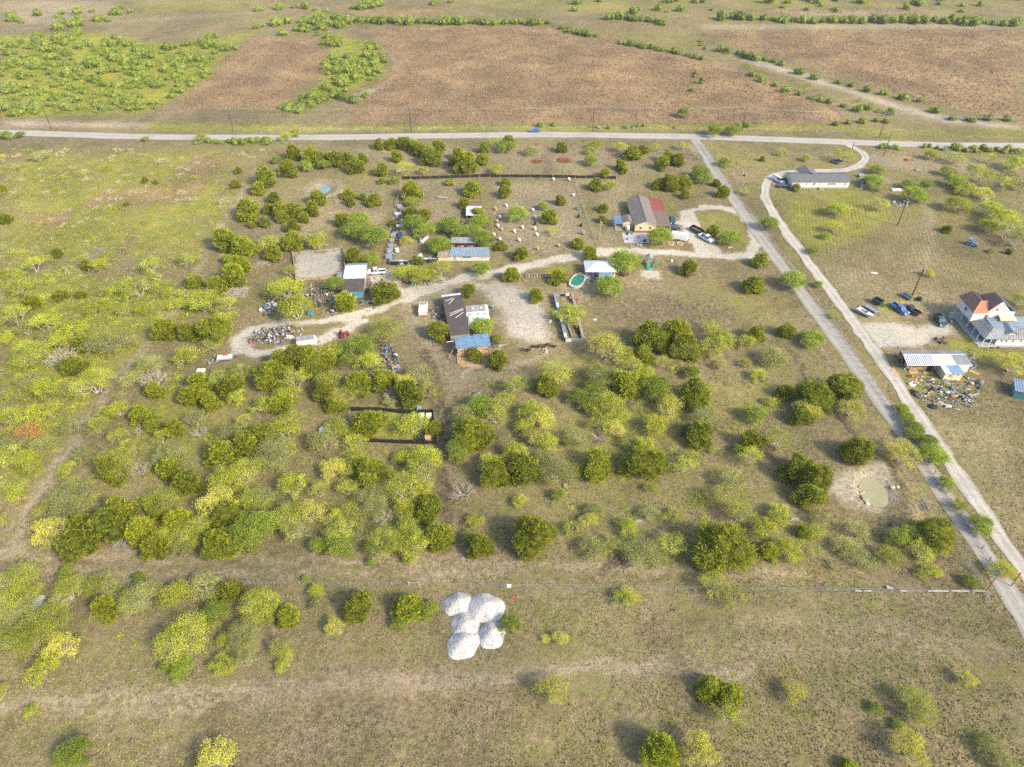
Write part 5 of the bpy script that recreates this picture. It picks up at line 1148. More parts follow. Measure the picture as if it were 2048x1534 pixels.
# ---- white-roofed shed (left yard)
ws = thing('white_roof_shed', 'shed with bright white metal roof above a dark shingled half', 'shed', (-46.9, 182, 0), R(4))
roof(ws, (-3.4, .2, 2.75), (3.2, .2, 2.75), (3.2, 7.4, 3.15), (-3.4, 7.4, 3.15), 'whitemetal', 12, name='white_roof')
roof(ws, (-3.2, -6.2, 2.3), (3.1, -6.2, 2.3), (3.1, .18, 2.85), (-3.2, .18, 2.85), 'darkroof', 0, name='dark_roof')
roof(ws, (-3.0, 7.42, 2.9), (3.1, 7.42, 2.9), (3.1, 9.6, 2.55), (-3.0, 9.6, 2.55), 'galvblue', 9, name='rear_roof')
roof(ws, (-1.8, -8.9, 1.75), (3.1, -8.9, 1.75), (3.1, -6.25, 2.1), (-2.4, -6.25, 2.1), 'teal', 0, name='tarp_roof')
MB().box(-.6, -7.3, 2.03, .8, 1.4, .05, .1, .12).build('tarp_patch', M['offwhite'], ws)
roof(ws, (-5.6, 1.0, 2.0), (-3.5, 1.0, 2.25), (-3.5, 5.6, 2.25), (-5.6, 5.6, 2.0), 'galv', 5, name='lean_to_roof')
MB().b2(-3.4, 3.2, .0, .1, 2.4, 2.72).build('fascia', M['trim'], ws)
walls(ws, -3.0, 3.0, -6.0, 7.2, 2.28, 'greywood', sides='NEW'); walls(ws, -3.0, 3.0, -6.0, -5.8, 2.25, 'offwhite', sides='S')
posts(ws, [(-5.4, 1.2), (-5.4, 5.4), (-2.1, -8.7), (2.9, -8.7)], 1.75, .1, 'wood'); win(ws, -3.0, -2.5, 1.5, .8, .7, 'W'); door(ws, 1.0, -6.01, .8, 1.8, mat='greywood')

# ---- long dark-roofed barn with the blue-roofed cabin at its front
bn = thing('dark_barn', 'long barn with dark felt roof and loose pale boards on it', 'barn', (-15.6, 163.4, 0), R(10.4))
roof(bn, (-2.75, -9.6, 2.75), (2.75, -9.6, 2.95), (2.75, 9.3, 3.15), (-2.75, 9.3, 2.95), 'darkroof', 0)
roof(bn, (-2.9, 9.32, 2.95), (2.6, 9.32, 3.12), (2.6, 10.3, 3.1), (-2.9, 10.3, 2.9), 'whitemetal', 5, name='front_flashing')
walls(bn, -2.55, 2.55, -9.3, 9.2, 2.7, 'greywood')
for i, (x, y, L, a) in enumerate(((-.4, 6.5, 3.6, .95), (.3, 1.3, 4.3, .38), (.2, .5, 4.6, .5), (.9, -.8, 3.4, .75), (-1.0, 7.4, 2.4, .4))): MB().box(x, y, 3.13, L, .14, .07, a, 0, -.036 if i else 0).build('loose_board', M['offwhite'], bn)
for y in (-6, -1, 4): win(bn, -2.55, y, 1.6, .8, .8, 'W')
bc = thing('blue_roof_cabin', 'small wooden cabin with bright blue metal roof, deck and posts', 'cabin', (-10.3, 150.6, 0), R(6))
roof(bc, (-4.6, -3.0, 3.3), (.2, -3.0, 3.35), (.2, 1.6, 3.75), (-4.6, 1.6, 3.65), 'bluemetal', 13, name='blue_roof')
roof(bc, (.22, -2.9, 3.42), (4.5, -2.7, 3.3), (4.3, 2.0, 3.75), (.22, 2.0, 3.85), 'bluemetal', 11, name='blue_roof')
MB().box(-.1, -.6, 3.64, 9.0, .12, .1, .0, 0, 0).build('batten', M['galvblue'], bc)
walls(bc, -4.2, 4.1, -2.6, 1.6, 3.2, 'newwood'); win(bc, -3.1, -2.61, 2.2, .7, 1.0); win(bc, -2.3, -2.61, 2.2, .7, 1.0); win(bc, .4, -2.61, 2.3, 1.2, .7); win(bc, 3.3, -2.61, 2.3, 1.3, .7); door(bc, 1.7, -2.61, .9, 2.1, mat='cream')
posts(bc, [(-4.4, -4.9), (-2.2, -2.85), (.1, -2.85), (2.4, -4.9), (4.3, -2.85)], 3.2, .16, 'newwood')
for i in range(9): MB().b2(-4.4, 2.6, -5.3 + i * .29, -5.3 + i * .29 + .26, .32, .40).build('deck_plank', M[('newwood', 'wood')[i % 2]], bc)
MB().b2(-4.4, 2.6, -5.3, -2.65, 0, .31).build('deck_base', M['wood'], bc)
MB().tube([(-6.6, -2.4, 0), (-4.8, -1.0, 3.0)], .14, 6).build('brace', M['greywood'], bc)
MB().tube([(-6.9, .6, 3.0), (-4.4, .6, 3.2)], .1, 6).build('beam', M['offwhite'], bc)
MB().tube([(-4.4, -4.9, 1.4), (2.4, -4.9, 1.4)], .05, 6).build('rail', M['wood'], bc)
g = G(946, 731); lp = thing('lumber_pile', 'stack of long boards on the ground in front of the blue-roofed cabin', 'lumber', (g[0], g[1], 0), R(3))
bme = MB().b2(-3.4, 3.4, -.09, .09, 0, .1).mesh('board', M['newwood']); bme2 = MB().b2(-3.1, 3.1, -.09, .09, 0, .1).mesh('board', M['greywood'])
for i in range(12): part('board', (bme, bme2)[i % 2], lp, ((i * 37 % 7 - 3) * .12, (i % 5) * .26 - .5, .02 + (i // 5) * .11), R((i * 53 % 9 - 4) * .6))

# ---- travel trailers beside the barn
def camper(label, x, y, rz, L=6.6, Wd=2.5, h=2.6, roofm='whitemetal'):
    o = thing('travel_trailer', label, 'trailer', (x, y, 0), rz, 'old travel trailers')
    pr = [(-L / 2, .75), (-L / 2 + .25, .45), (L / 2 - .5, .45), (L / 2, .9), (L / 2, h - .5), (L / 2 - .35, h - .1), (L / 2 - .8, h), (-L / 2 + .5, h), (-L / 2 + .12, h - .2), (-L / 2, h - .6)]
    MB().prism([(a, -Wd / 2, b) for a, b in pr], (0, Wd, 0)).build('body', M['white'], o)
    MB().b2(-L / 2 + .5, L / 2 - .8, -Wd / 2 + .05, Wd / 2 - .05, h, h + .05).build('roof', M[roofm], o)
    for xx in (-1.2, 1.2): MB().b2(xx - .3, xx + .3, -.3, .3, h + .05, h + .22).build('roof_vent', M['offwhite'], o)
    for xx in (-2.1, 0.2, 2.0): win(o, xx, -Wd / 2 - .01, 1.7, .8, .6)
    door(o, -1.0, -Wd / 2 - .01, .65, 1.8).location.z = .5
    wm = MB().lathe([(.3, 0), (.34, .05), (.34, .17), (.3, .22)], 12).mesh('wheel', M['rubber'])
    for s in (-1, 1):
        for xx in (-.4, .4):
            w = part('wheel', wm, o, (xx, s * Wd / 2 - (.02 if s > 0 else -.24), .34)); w.rotation_euler = (R(90), 0, 0)
    MB().tube([(L / 2 - .1, 0, .5), (L / 2 + .9, 0, .5)], .06, 6).build('hitch', M['dark'], o)
    return o
camper('white travel trailer with cluttered roof beside the dark barn, farther one', -9.9, 166.9, R(8), 6.4, 3.2, roofm='galv')
camper('white travel trailer parked against the dark barn, nearer one', -9.2, 162.0, R(8), 6.2, 3.6)
g = G(847, 625); bx = thing('pale_box_trailer', 'pale box-shaped cart with flat top left of the dark barn', 'trailer', (g[0], g[1], 0), R(2))
MB().b2(-1.2, 1.2, -2.2, .4, .5, 1.9).build('body', M['offwhite'], bx); MB().b2(-1.2, 1.2, .42, 2.2, .5, 2.2).build('cab_box', M['whitemetal'], bx)
MB().b2(-1.0, 1.0, .7, 1.9, 2.2, 2.3).build('hatch', M['galv'], bx)
for s in (-1, 1):
    w = part('wheel', MB().lathe([(.3, 0), (.35, .06), (.35, .18), (.3, .22)], 12).mesh('wheel', M['rubber']), bx, (s * 1.2 + (0 if s > 0 else .22), -.6, .35)); w.rotation_euler = (0, R(-90), 0)
junk('scrap_by_barn', [(858, 612), (885, 605), (895, 650), (870, 650), (862, 632)], 110, 'coloured bags and scrap heaped between pale cart and dark barn', 'scrap', .2, .6, None, .6, .1, 5)

# ---- long coop
cp = thing('poultry_coop', 'long low coop with bluish metal roof beside the driveway', 'coop')
walls(cp, -19.6, -7.2, 197.6, 201.0, 1.75, 'offwhite')
roof(cp, (-19.9, 197.3, 1.72), (-6.9, 197.3, 1.72), (-7.4, 201.6, 2.5), (-19.4, 201.6, 2.5), 'galvblue', 26)
walls(cp, -23.4, -19.7, 197.5, 200.4, 1.5, 'cream', name='end_wall'); roof(cp, (-23.6, 197.2, 1.48), (-19.92, 197.2, 1.5), (-19.6, 200.8, 2.1), (-23.4, 200.8, 2.0), 'rusty', 7, name='rusty_roof')
for x in (-9.5, -8.4, -16.0): win(cp, x, 197.59, 1.1, .9, .45, 'S')
door(cp, -11.6, 197.59, .8, 1.5, mat='offwhite'); MB().b2(-15.4, -13.0, 197.52, 197.58, 1.0, 1.5).build('green_shutter', M['greenplastic'], cp); MB().b2(-18.4, -17.6, 197.53, 197.58, .4, 1.4).build('panel', M['newwood'], cp)
cb = thing('open_coop', 'open-fronted coop with weathered green-grey roof behind the long coop', 'coop')
roof(cb, (-20.0, 205.4, 1.9), (-11.0, 205.4, 1.9), (-11.2, 208.2, 2.5), (-19.7, 208.2, 2.5), 'galv', 18)
MB().b2(-19.6, -11.2, 207.8, 207.95, 0, 2.35).build('back_wall', M['rusty'], cb); posts(cb, [(-19.7 + i * 1.05, 205.6) for i in range(9)], 1.9, .1, 'redmetal')
MB().b2(-19.7, -11.2, 205.62, 205.66, 0, .7).build('front_board', M['wood'], cb)
for i in range(8):
    MB().b2(-19.6 + i * 1.05, -18.7 + i * 1.05, 202.6, 205.0, 1.25, 1.32).build('cage_roof', M[('rusty', 'dark', 'redmetal')[i % 3]], cb)
posts(cb, [(-19.5, 202.7), (-15.4, 202.7), (-11.4, 202.7), (-19.5, 204.9), (-11.4, 204.9)], 1.25, .08, 'wood')

# ---- white hip-roofed cabin with a blue lean-to
hc = thing('hip_roof_cabin', 'white hip-roofed cabin with a blue lean-to roof', 'cabin')
ex0, ex1, ey0, ey1, ez, pz = 22.2, 31.9, 186.4, 193.2, 2.55, 3.75
A, B, C_, D_ = (ex0, ey0, ez), (ex1, ey0, ez), (ex1, ey1, ez), (ex0, ey1, ez); r1, r2 = (25.4, 189.8, pz), (28.7, 189.8, pz)
roof(hc, A, B, r2, r1, 'whitemetal', 0, name='front_roof')
roof(hc, C_, D_, r1, r2, 'whitemetal', 0, name='rear_roof')
MB().prism([D_, A, r1], (-.02, 0, .06)).build('left_roof', M['whitemetal'], hc); MB().prism([B, C_, r2], (.02, 0, .06)).build('right_roof', M['whitemetal'], hc)
for a_, b_ in ((A, r1), (B, r2), (C_, r2), (D_, r1), (r1, r2)): MB().tube([(a_[0], a_[1], a_[2] + .09), (b_[0], b_[1], b_[2] + .09)], .07, 6).build('ridge_cap', M['trim'], hc)
walls(hc, 26.4, 31.4, 187.0, 192.8, 2.5, 'white'); posts(hc, [(22.6, 186.8), (22.6, 189.8), (22.6, 192.8), (24.6, 186.8)], 2.5, .15, 'wood')
MB().b2(22.4, 26.35, 186.7, 192.9, 0, .12).build('porch_floor', M['concrete'], hc)
roof(hc, (26.3, 184.2, 1.9), (30.0, 184.2, 1.9), (30.0, 186.5, 2.45), (26.3, 186.5, 2.45), 'bluemetal', 8, name='blue_roof'); posts(hc, [(26.4, 184.3), (29.9, 184.3)], 1.9, .1, 'wood')
win(hc, 30.8, 186.99, 1.5, .6, .8); door(hc, 27.4, 186.99, .9, 2.0, mat='offwhite'); win(hc, 26.4, 190, 1.5, .8, .8, 'W')
junk('cabin_clutter', [(1166, 548), (1190, 552), (1194, 562), (1172, 562)], 28, 'tools and small things by the left corner of the white cabin', 'clutter', .2, .7, [2, 2, 4, 1, 1, .5, .5, 1, 1, 1, 3, 0, 1], .3, .1, 6)
# ---- stone-rimmed pool
g = G(1155, 563); pl = thing('stone_pool', 'oval stone-rimmed pool of green water', 'pool', (g[0], g[1], 0), R(68))
n = 36; mb = MB(); 
for k in range(n):
    a = 2 * math.pi * k / n; da = math.pi / n * .92
    def e(a, s): return (math.copysign(abs(math.cos(a)) ** .8, math.cos(a)) * 3.3 * s, math.copysign(abs(math.sin(a)) ** .8, math.sin(a)) * 1.75 * s)
    p0, p1, q0, q1 = e(a - da, 1.0), e(a + da, 1.0), e(a - da, 1.27), e(a + da, 1.27); h_ = .52 + .07 * ((k * 7) % 5) / 5
    MB().prism([(*p0, 0), (*q0, 0), (*q1, 0), (*p1, 0)], (0, 0, h_)).build('rim_stone', M[('stone', 'concrete')[k % 3 == 0]], pl)
wm, wt, wb = newmat('green_pool_water'); wb.inputs["Base Color"].default_value = (0.010, 0.115, 0.055, 1); wb.inputs["Roughness"].default_value = .05
MB().add([(math.copysign(abs(math.cos(a)) ** .8, math.cos(a)) * 3.32, math.copysign(abs(math.sin(a)) ** .8, math.sin(a)) * 1.77, .36) for a in [2 * math.pi * k / 48 for k in range(48)]], [tuple(range(48))]).build('pool_water', wm, pl)
MB().tube([(3.0, .5, .3), (3.0, .5, 1.1), (3.7, .5, 1.1), (3.7, .5, .2)], .06, 6).tube([(3.0, -.1, .3), (3.0, -.1, 1.1), (3.7, -.1, 1.1), (3.7, -.1, .2)], .06, 6).build('pool_ladder', M['trim'], pl)

ms = thing('pen_shed', 'small shed with pale metal roof and open red-brown frames in the long pen', 'shed', (-13.3, 228.4, 0))
walls(ms, -2.3, 2.3, -3.0, 2.6, 1.7, 'rusty', sides='NEW'); roof(ms, (-2.6, -3.3, 1.7), (2.6, -3.3, 1.7), (2.6, 3.0, 2.1), (-2.6, 3.0, 2.1), 'whitemetal', 8); posts(ms, [(-2.3, -3.0), (0, -3.0), (2.3, -3.0)], 1.7, .12, 'redmetal')
for i in range(4):
    MB().b2(-2.4, 2.4, 3.6 + i * 1.9, 3.75 + i * 1.9, 1.3, 1.42).build('frame_beam', M[('redmetal', 'greywood')[i % 2]], ms)
posts(ms, [(-2.3, 3.7), (2.3, 3.7), (-2.3, 9.4), (2.3, 9.4)], 1.3, .12, 'greywood', 'frame_post')
CG = [(799, 412, 1.6, 2.2, 'galv'), (797, 428, 2.2, 1.5, 'whitemetal'), (795, 440, 1.4, 2.0, 'dark'), (800, 452, 2.4, 1.2, 'offwhite'), (789, 461, 1.3, 1.6, 'black'), (787, 470, 1.4, 1.8, 'galvblue'), (784, 480, 1.4, 1.8, 'rusty'), (782, 491, 1.5, 2.0, 'galvblue'), (780, 502, 1.6, 2.4, 'galv'), (778, 513, 1.7, 2.2, 'galvblue')]
for i, (px, py, a, b, m) in enumerate(CG):
    g = G(px, py, .8); o = thing('animal_cage', f'cage with {dict(galv="grey metal", whitemetal="white metal", dark="dark", offwhite="cream", black="black", galvblue="blue-grey", rusty="rusty")[m]} top along the long pen left fence, {ORD[i]} from the back', 'cage', (g[0], g[1], 0), R(4), 'cages along the pen fence')
    MB().b2(-a / 2, a / 2, -b / 2, b / 2, .35, 1.0).build('box', M['greywood'], o); MB().b2(-a / 2 - .1, a / 2 + .1, -b / 2 - .1, b / 2 + .1, 1.0, 1.06).build('lid', M[m], o); posts(o, [(-a / 2 + .08, -b / 2 + .08), (a / 2 - .08, -b / 2 + .08), (-a / 2 + .08, b / 2 - .08), (a / 2 - .08, b / 2 - .08)], .35, .08, 'wood', 'leg')
for px0, px1, py, lab in ((779, 817, 525, 'long black cage at the front left corner of the long pen'), (830, 874, 521, 'long black cage left of the long coop')):
    a, b = G(px0, py, .6), G(px1, py, .6); w_ = b[0] - a[0]; o = thing('long_cage', lab, 'cage', ((a[0] + b[0]) / 2, a[1], 0), 0, 'long cages at the pen front')
    MB().b2(-w_ / 2, w_ / 2, -.6, .6, .0, 1.1).build('mesh_box', M['black'], o); n_ = int(w_ / 1.2)
    for i in range(n_): MB().b2(-w_ / 2 + i * w_ / n_ + .04, -w_ / 2 + (i + 1) * w_ / n_ - .04, -.1, .7, 1.1, 1.16).build('lid', M[('galvblue', 'galv', 'whitemetal')[i % 3]], o)
    posts(o, [(-w_ / 2, -.65), (0, -.65), (w_ / 2, -.65)], 1.3, .1, 'wood')
# ================================================================== VEHICLES
WHEEL = None
def wheel(parent, x, y, r=.36, w=.24, rim='rim'):
    me = MB().lathe([(r * .72, -w / 2), (r * .96, -w / 2 + .02), (r, -w / 4), (r, w / 4), (r * .96, w / 2 - .02), (r * .72, w / 2)], 18).mesh('wheel', M['rubber'])
    o = part('wheel', me, parent, (x, y, r)); o.rotation_euler = (R(90), 0, 0)
    MB().lathe([(r * .62, -w / 2 - .012), (r * .62, w / 2 + .012)], 14).build('rim', M[rim], o)
    return o
def shell(prof, w, inset=None):
    """side outline extruded across the width; points above the belt line lean inward"""
    mb = MB(); n = len(prof)
    belt, lean = inset or (9, 0)
    L = [(x, -(w / 2 - max(0, z - belt) * lean), z) for x, z in prof]; Rr = [(x, (w / 2 - max(0, z - belt) * lean), z) for x, z in prof]
    mb.add(L + Rr, [tuple(range(n)), tuple(range(n, 2 * n))[::-1]] + [(i, n + i, n + (i + 1) % n, (i + 1) % n) for i in range(n)])
    return mb
def lights(o, xf, xr, w, z):
    for s in (-1, 1):
        MB().b2(-.04, .04, -.17, .17, -.09, .09).build('headlight', M['lamp'], o, (xf, s * (w / 2 - .25), z)); MB().b2(-.04, .04, -.13, .13, -.10, .10).build('tail_light', M['lampred'], o, (xr, s * (w / 2 - .2), z + .08))
def car(label, x, y, rz, paintm, kind='suv', name='parked_car', z=0.0, cat='car', group='cars'):
    o = thing(name, label, cat, (x, y, z), rz, group); w = 1.84
    if kind == 'suv': body = [(-2.25, .45), (-2.28, .85), (-2.15, 1.02), (.95, 1.05), (1.9, .92), (2.25, .78), (2.28, .42), (1.9, .30), (-2.0, .30)]; cab = [(-2.12, 1.0), (-1.95, 1.45), (-1.65, 1.66), (.05, 1.66), (.45, 1.55), (1.12, 1.03)]
    elif kind == 'sedan': body = [(-2.3, .45), (-2.33, .82), (-2.2, .95), (.95, .97), (1.9, .86), (2.3, .70), (2.33, .40), (1.95, .28), (-2.0, .28)]; cab = [(-1.75, .93), (-1.1, 1.36), (-.7, 1.43), (.15, 1.42), (.45, 1.34), (1.15, .95)]
    else: body = [(-2.6, .45), (-2.62, 1.05), (-2.5, 1.15), (1.7, 1.15), (2.45, .98), (2.6, .75), (2.6, .42), (2.2, .32), (-2.3, .32)]; cab = [(-2.5, 1.12), (-2.42, 1.95), (-2.2, 2.05), (.9, 2.05), (1.2, 1.92), (1.85, 1.14)]
    shell(body, w).build('body', M[paintm], o)
    cb = shell(cab, w - .10, (1.0, .32)).build('cabin', M['glass'], o)
    zt = max(p[1] for p in cab); xs = [p[0] for p in cab if p[1] > zt - .16]
    ww = w - .10 - 2 * (zt - 1.0) * .32
    MB().b2(min(xs) + .06, max(xs) - .04, -ww / 2 - .01, ww / 2 + .01, zt - .03, zt + .025).build('roof', M[paintm], cb)
    for xx in ((-.62, .35) if kind != 'van' else (-1.2, .3)):
        for s in (-1, 1): MB().prism([(xx - .05, s * (w / 2 - .05), 1.0), (xx + .05, s * (w / 2 - .05), 1.0), (xx + .03, s * (ww / 2 + .02), zt), (xx - .07, s * (ww / 2 + .02), zt)], (0, s * .02, 0)).build('pillar', M[paintm], cb)
    if kind == 'van':
        for s in (-1, 1): MB().b2(-2.4, -.2, s * (w / 2 - .06) - .03, s * (w / 2 - .06) + .03, 1.14, 1.85).build('side_panel', M[paintm], o)
    for xx in (-1.42, 1.42):
        for s in (-1, 1): wheel(o, xx, s * (w / 2 - .10), .35)
    lights(o, body[5][0], body[1][0], w, .72)
    MB().b2(body[6][0] - .05, body[6][0] + .06, -.85, .85, .40, .58).build('bumper', M['dark'], o); MB().b2(body[0][0] - .08, body[0][0] + .03, -.85, .85, .42, .60).build('bumper', M['dark'], o)
    return o
def pickup(label, x, y, rz, paintm, bed='dark', name='pickup_truck', group='pickup trucks', crew=True):
    o = thing(name, label, 'pickup', (x, y, 0), rz, group); w = 1.98
    c0 = -.55 if crew else -.1
    shell([(c0 - .05, .5), (c0 - .05, 1.15), (1.45, 1.18), (2.5, 1.08), (2.82, .95), (2.85, .5), (2.5, .42), (c0 + .2, .42)], w).build('body', M[paintm], o)
    cab = [(c0, 1.13), (c0 + .12, 1.75), (c0 + .35, 1.88), (.75, 1.88), (.98, 1.76), (1.55, 1.16)]
    cb = shell(cab, w - .10, (1.1, .22)).build('cabin', M['glass'], o); ww = w - .1 - 2 * .78 * .22
    MB().b2(c0 + .22, .82, -ww / 2 - .01, ww / 2 + .01, 1.85, 1.91).build('roof', M[paintm], cb)
    for xx in (c0 + .12, .35):
        for s in (-1, 1): MB().prism([(xx - .06, s * (w / 2 - .05), 1.14), (xx + .06, s * (w / 2 - .05), 1.14), (xx + .06, s * (ww / 2 + .02), 1.88), (xx - .04, s * (ww / 2 + .02), 1.88)], (0, s * .02, 0)).build('pillar', M[paintm], cb)
    for s in (-1, 1): MB().b2(-2.85, c0 - .08, s * (w / 2 - .06) - .05, s * (w / 2 - .06) + .05, .5, 1.18).build('bed_side', M[paintm], o)
    MB().b2(-2.88, -2.79, -w / 2 + .12, w / 2 - .12, .5, 1.16).build('tailgate', M[paintm], o); MB().b2(-2.78, c0 - .1, -w / 2 + .13, w / 2 - .13, .55, .66).build('bed_floor', M[bed], o)
    MB().b2(-2.7, 2.6, -.5, .5, .35, .5).build('chassis', M['dark'], o)
    for xx in (-1.75, 1.8):
        for s in (-1, 1): wheel(o, xx, s * (w / 2 - .12), .40, .27)
    lights(o, 2.84, -2.9, w, .88); MB().b2(2.80, 2.95, -.92, .92, .5, .72).build('bumper', M['rim'], o); MB().b2(-3.0, -2.9, -.9, .9, .45, .62).build('bumper', M['rim'], o)
    for s in (-1, 1): MB().box(1.1, s * (w / 2 + .1), 1.25, .12, .2, .2).build('mirror', M['dark'], o)
    return o
def gp(px, py, z=0): return G(px, py, z)
x, y = gp(1069, 262, .8); car('dark blue car driving on the country road', x, y + 1.0, R(180), 'bluepaint', 'suv', 'road_car', .06)
x, y = gp(1345, 440, .8); car('dark teal car by the carport, farther one', x, y, R(-92), 'greenpaint', 'suv')
x, y = gp(1347, 454, .8); car('dark blue car parked across the front of the carport', x, y, R(8), 'navypaint', 'sedan')
x, y = gp(1557, 359, .9); car('white van beside the mobile home', x, y, R(-62), 'whitepaint', 'van', 'white_van', 0, 'van')
x, y = gp(1568, 371, .7); car('dark navy car beside the mobile home, nearest the camera', x, y, R(-6), 'navypaint', 'sedan')
x, y = gp(1563, 362, .7); car('black car half hidden between van and mobile home', x + 2.3, y + 1.0, R(-40), 'blackpaint', 'sedan')
x, y = gp(752, 542, .9); pickup('white pickup by the white-roofed shed', x, y, R(185), 'whitepaint', 'black')
x, y = gp(1413, 475, .9); pk = pickup('white pickup hitched to a dark trailer on the turnaround', x, y, R(-56), 'whitepaint', 'black')
x, y = gp(1799, 616, .9); pickup('bright blue pickup with camper top in the yard row', x, y, R(-66), 'bluepaint', 'bluepaint')
x, y = gp(1800, 613, 1.5); 
x, y = gp(1822, 618, .9); pickup('black pickup parked right of the bright blue one', x, y, R(-240), 'blackpaint', 'dark')
x, y = gp(1881, 639, .9); pickup('dark teal pickup parked near the white house porch', x, y, R(-98), 'greenpaint', 'black')
# dark dump trailer behind the white pickup
def flat_trailer(label, px, py, rz, L, Wd, mats, side=.6, name='utility_trailer', ax=2):
    g = G(px, py, .7); o = thing(name, label, 'trailer', (g[0], g[1], 0), rz, 'utility trailers')
    MB().b2(-L / 2, L / 2, -Wd / 2, Wd / 2, .55, .68).build('deck', M[mats[1]], o)
    for s in (-1, 1): MB().b2(-L / 2, L / 2, s * Wd / 2 - .05, s * Wd / 2 + .05, .45, .68 + side).build('side_board', M[mats[0]], o)
    MB().b2(-L / 2 - .06, -L / 2 + .02, -Wd / 2 + .06, Wd / 2 - .06, .5, .66 + side).build('end_board', M[mats[0]], o); MB().b2(L / 2 - .02, L / 2 + .06, -Wd / 2 + .06, Wd / 2 - .06, .5, .66 + side).build('end_board', M[mats[0]], o)
    for i in range(ax):
        for s in (-1, 1): wheel(o, (i - (ax - 1) / 2) * .9 - .2, s * (Wd / 2 + .16), .34, .2)
    MB().tube([(L / 2, .4, .55), (L / 2 + 1.3, 0, .5)], .05, 6).tube([(L / 2, -.4, .55), (L / 2 + 1.3, 0, .5)], .05, 6).build('tongue', M['dark'], o)
    return o
flat_trailer('dark high-sided dump trailer behind the white pickup', 1393, 460, R(-54), 4.6, 2.0, ('blackpaint', 'greywood'), .8, 'dump_trailer')
flat_trailer('flat trailer loaded with junk at the end of the dirt loop', 450, 714, R(10), 4.0, 2.2, ('greywood', 'offwhite'), .2)
junk('trailer_load', [(440, 708), (462, 706), (462, 716), (442, 718)], 1, 'rubbish heaped on the flat trailer', 'rubbish', .3, .5, seed=50) if False else None
flat_trailer('dark boxy trailer alone above the caliche yard', 1755, 604, R(-60), 2.6, 1.6, ('greenpaint', 'dark'), 1.0, 'small_trailer', 1)
flat_trailer('empty dark trailer frame behind the white boat', 1744, 617, R(-60), 3.6, 1.7, ('greywood', 'galvblue'), .15, ax=1)
flat_trailer('narrow dark trailer by the utility pole above the trucks', 1814, 592, R(-62), 3.4, 1.1, ('galvblue', 'black'), .3, ax=1)
def cargo(label, px, py, rz, L, Wd, h, roofm='galv', ax=2):
    g = G(px, py, h / 2); o = thing('cargo_trailer', label, 'trailer', (g[0], g[1], 0), rz, 'enclosed cargo trailers')
    MB().b2(-L / 2, L / 2, -Wd / 2, Wd / 2, .5, h).build('body', M['white'], o); MB().prism([(L / 2, -Wd / 2, .5), (L / 2, Wd / 2, .5), (L / 2 + .45, 0, .5)], (0, 0, h - .5)).build('nose', M['white'], o)
    MB().b2(-L / 2 + .04, L / 2 - .04, -Wd / 2 + .04, Wd / 2 - .04, h, h + .06).build('roof', M[roofm], o)
    MB().b2(-L / 2 - .03, -L / 2 - .002, -Wd / 2 + .08, Wd / 2 - .08, .6, h - .1).build('rear_door', M['trim'], o); MB().b2(L / 2 - 1.4, L / 2 - .6, -Wd / 2 - .03, -Wd / 2 - .002, .6, h - .25).build('side_door', M['trim'], o)
    for i in range(ax):
        for s in (-1, 1): wheel(o, (i - .5) * .85 - .2, s * (Wd / 2 - .02), .34, .2); 
    for s in (-1, 1): MB().b2(-1.1, .7, s * (Wd / 2 + .06) - .06, s * (Wd / 2 + .06) + .06, .68, .76).build('fender', M['dark'], o)
    MB().tube([(L / 2, .5, .45), (L / 2 + 1.3, 0, .45)], .05, 6).tube([(L / 2, -.5, .45), (L / 2 + 1.3, 0, .45)], .05, 6).build('tongue', M['dark'], o)
    return o
cargo('white cargo trailer beside the cream house', 1358, 473, R(-15), 5.0, 2.2, 2.4, 'whitemetal')
cargo('white cargo trailer on the dirt loop beside the rubbish heap', 612, 683, R(14), 4.8, 2.2, 2.3, 'galv')
# boat
g = G(1731, 626, .8); bo = thing('boat', 'white motorboat on blocks left of the blue pickup', 'boat', (g[0], g[1], .35), R(-56))
V = []; 
for xx, w_, k in ((-2.6, .85, .15), (-1.2, .95, .05), (.4, .92, .0), (1.6, .65, .08), (2.7, .05, .35)): V += [(xx, -w_, .85 + k * .5), (xx, -w_ * .55, .1 + k), (xx, w_ * .55, .1 + k), (xx, w_, .85 + k * .5)]
mb = MB(); mb.add(V, [(i * 4 + j, i * 4 + j + 1, i * 4 + j + 5, i * 4 + j + 4) for i in range(4) for j in range(3)] + [(0, 3, 2, 1)]); mb.build('hull', M['white'], bo)
mb = MB(); mb.add([v for i, v in enumerate(V) if i % 4 in (0, 3)], [(i * 2, i * 2 + 1, i * 2 + 3, i * 2 + 2) for i in range(4)]); mb.build('deck', M['offwhite'], bo)
MB().b2(-1.3, .4, -.5, .5, .86, 1.05).build('cockpit', M['galvblue'], bo); MB().prism([(.45, -.6, .88), (.45, .6, .88), (.2, .5, 1.35), (.2, -.5, 1.35)], (.04, 0, 0)).build('windscreen', M['glass'], bo); MB().box(-2.75, 0, .8, .3, .4, .8).build('outboard', M['black'], bo)
MB().b2(-1.8, -1.4, -.7, .7, -.4, .12).b2(.9, 1.3, -.6, .6, -.4, .15).build('block', M['greywood'], bo)
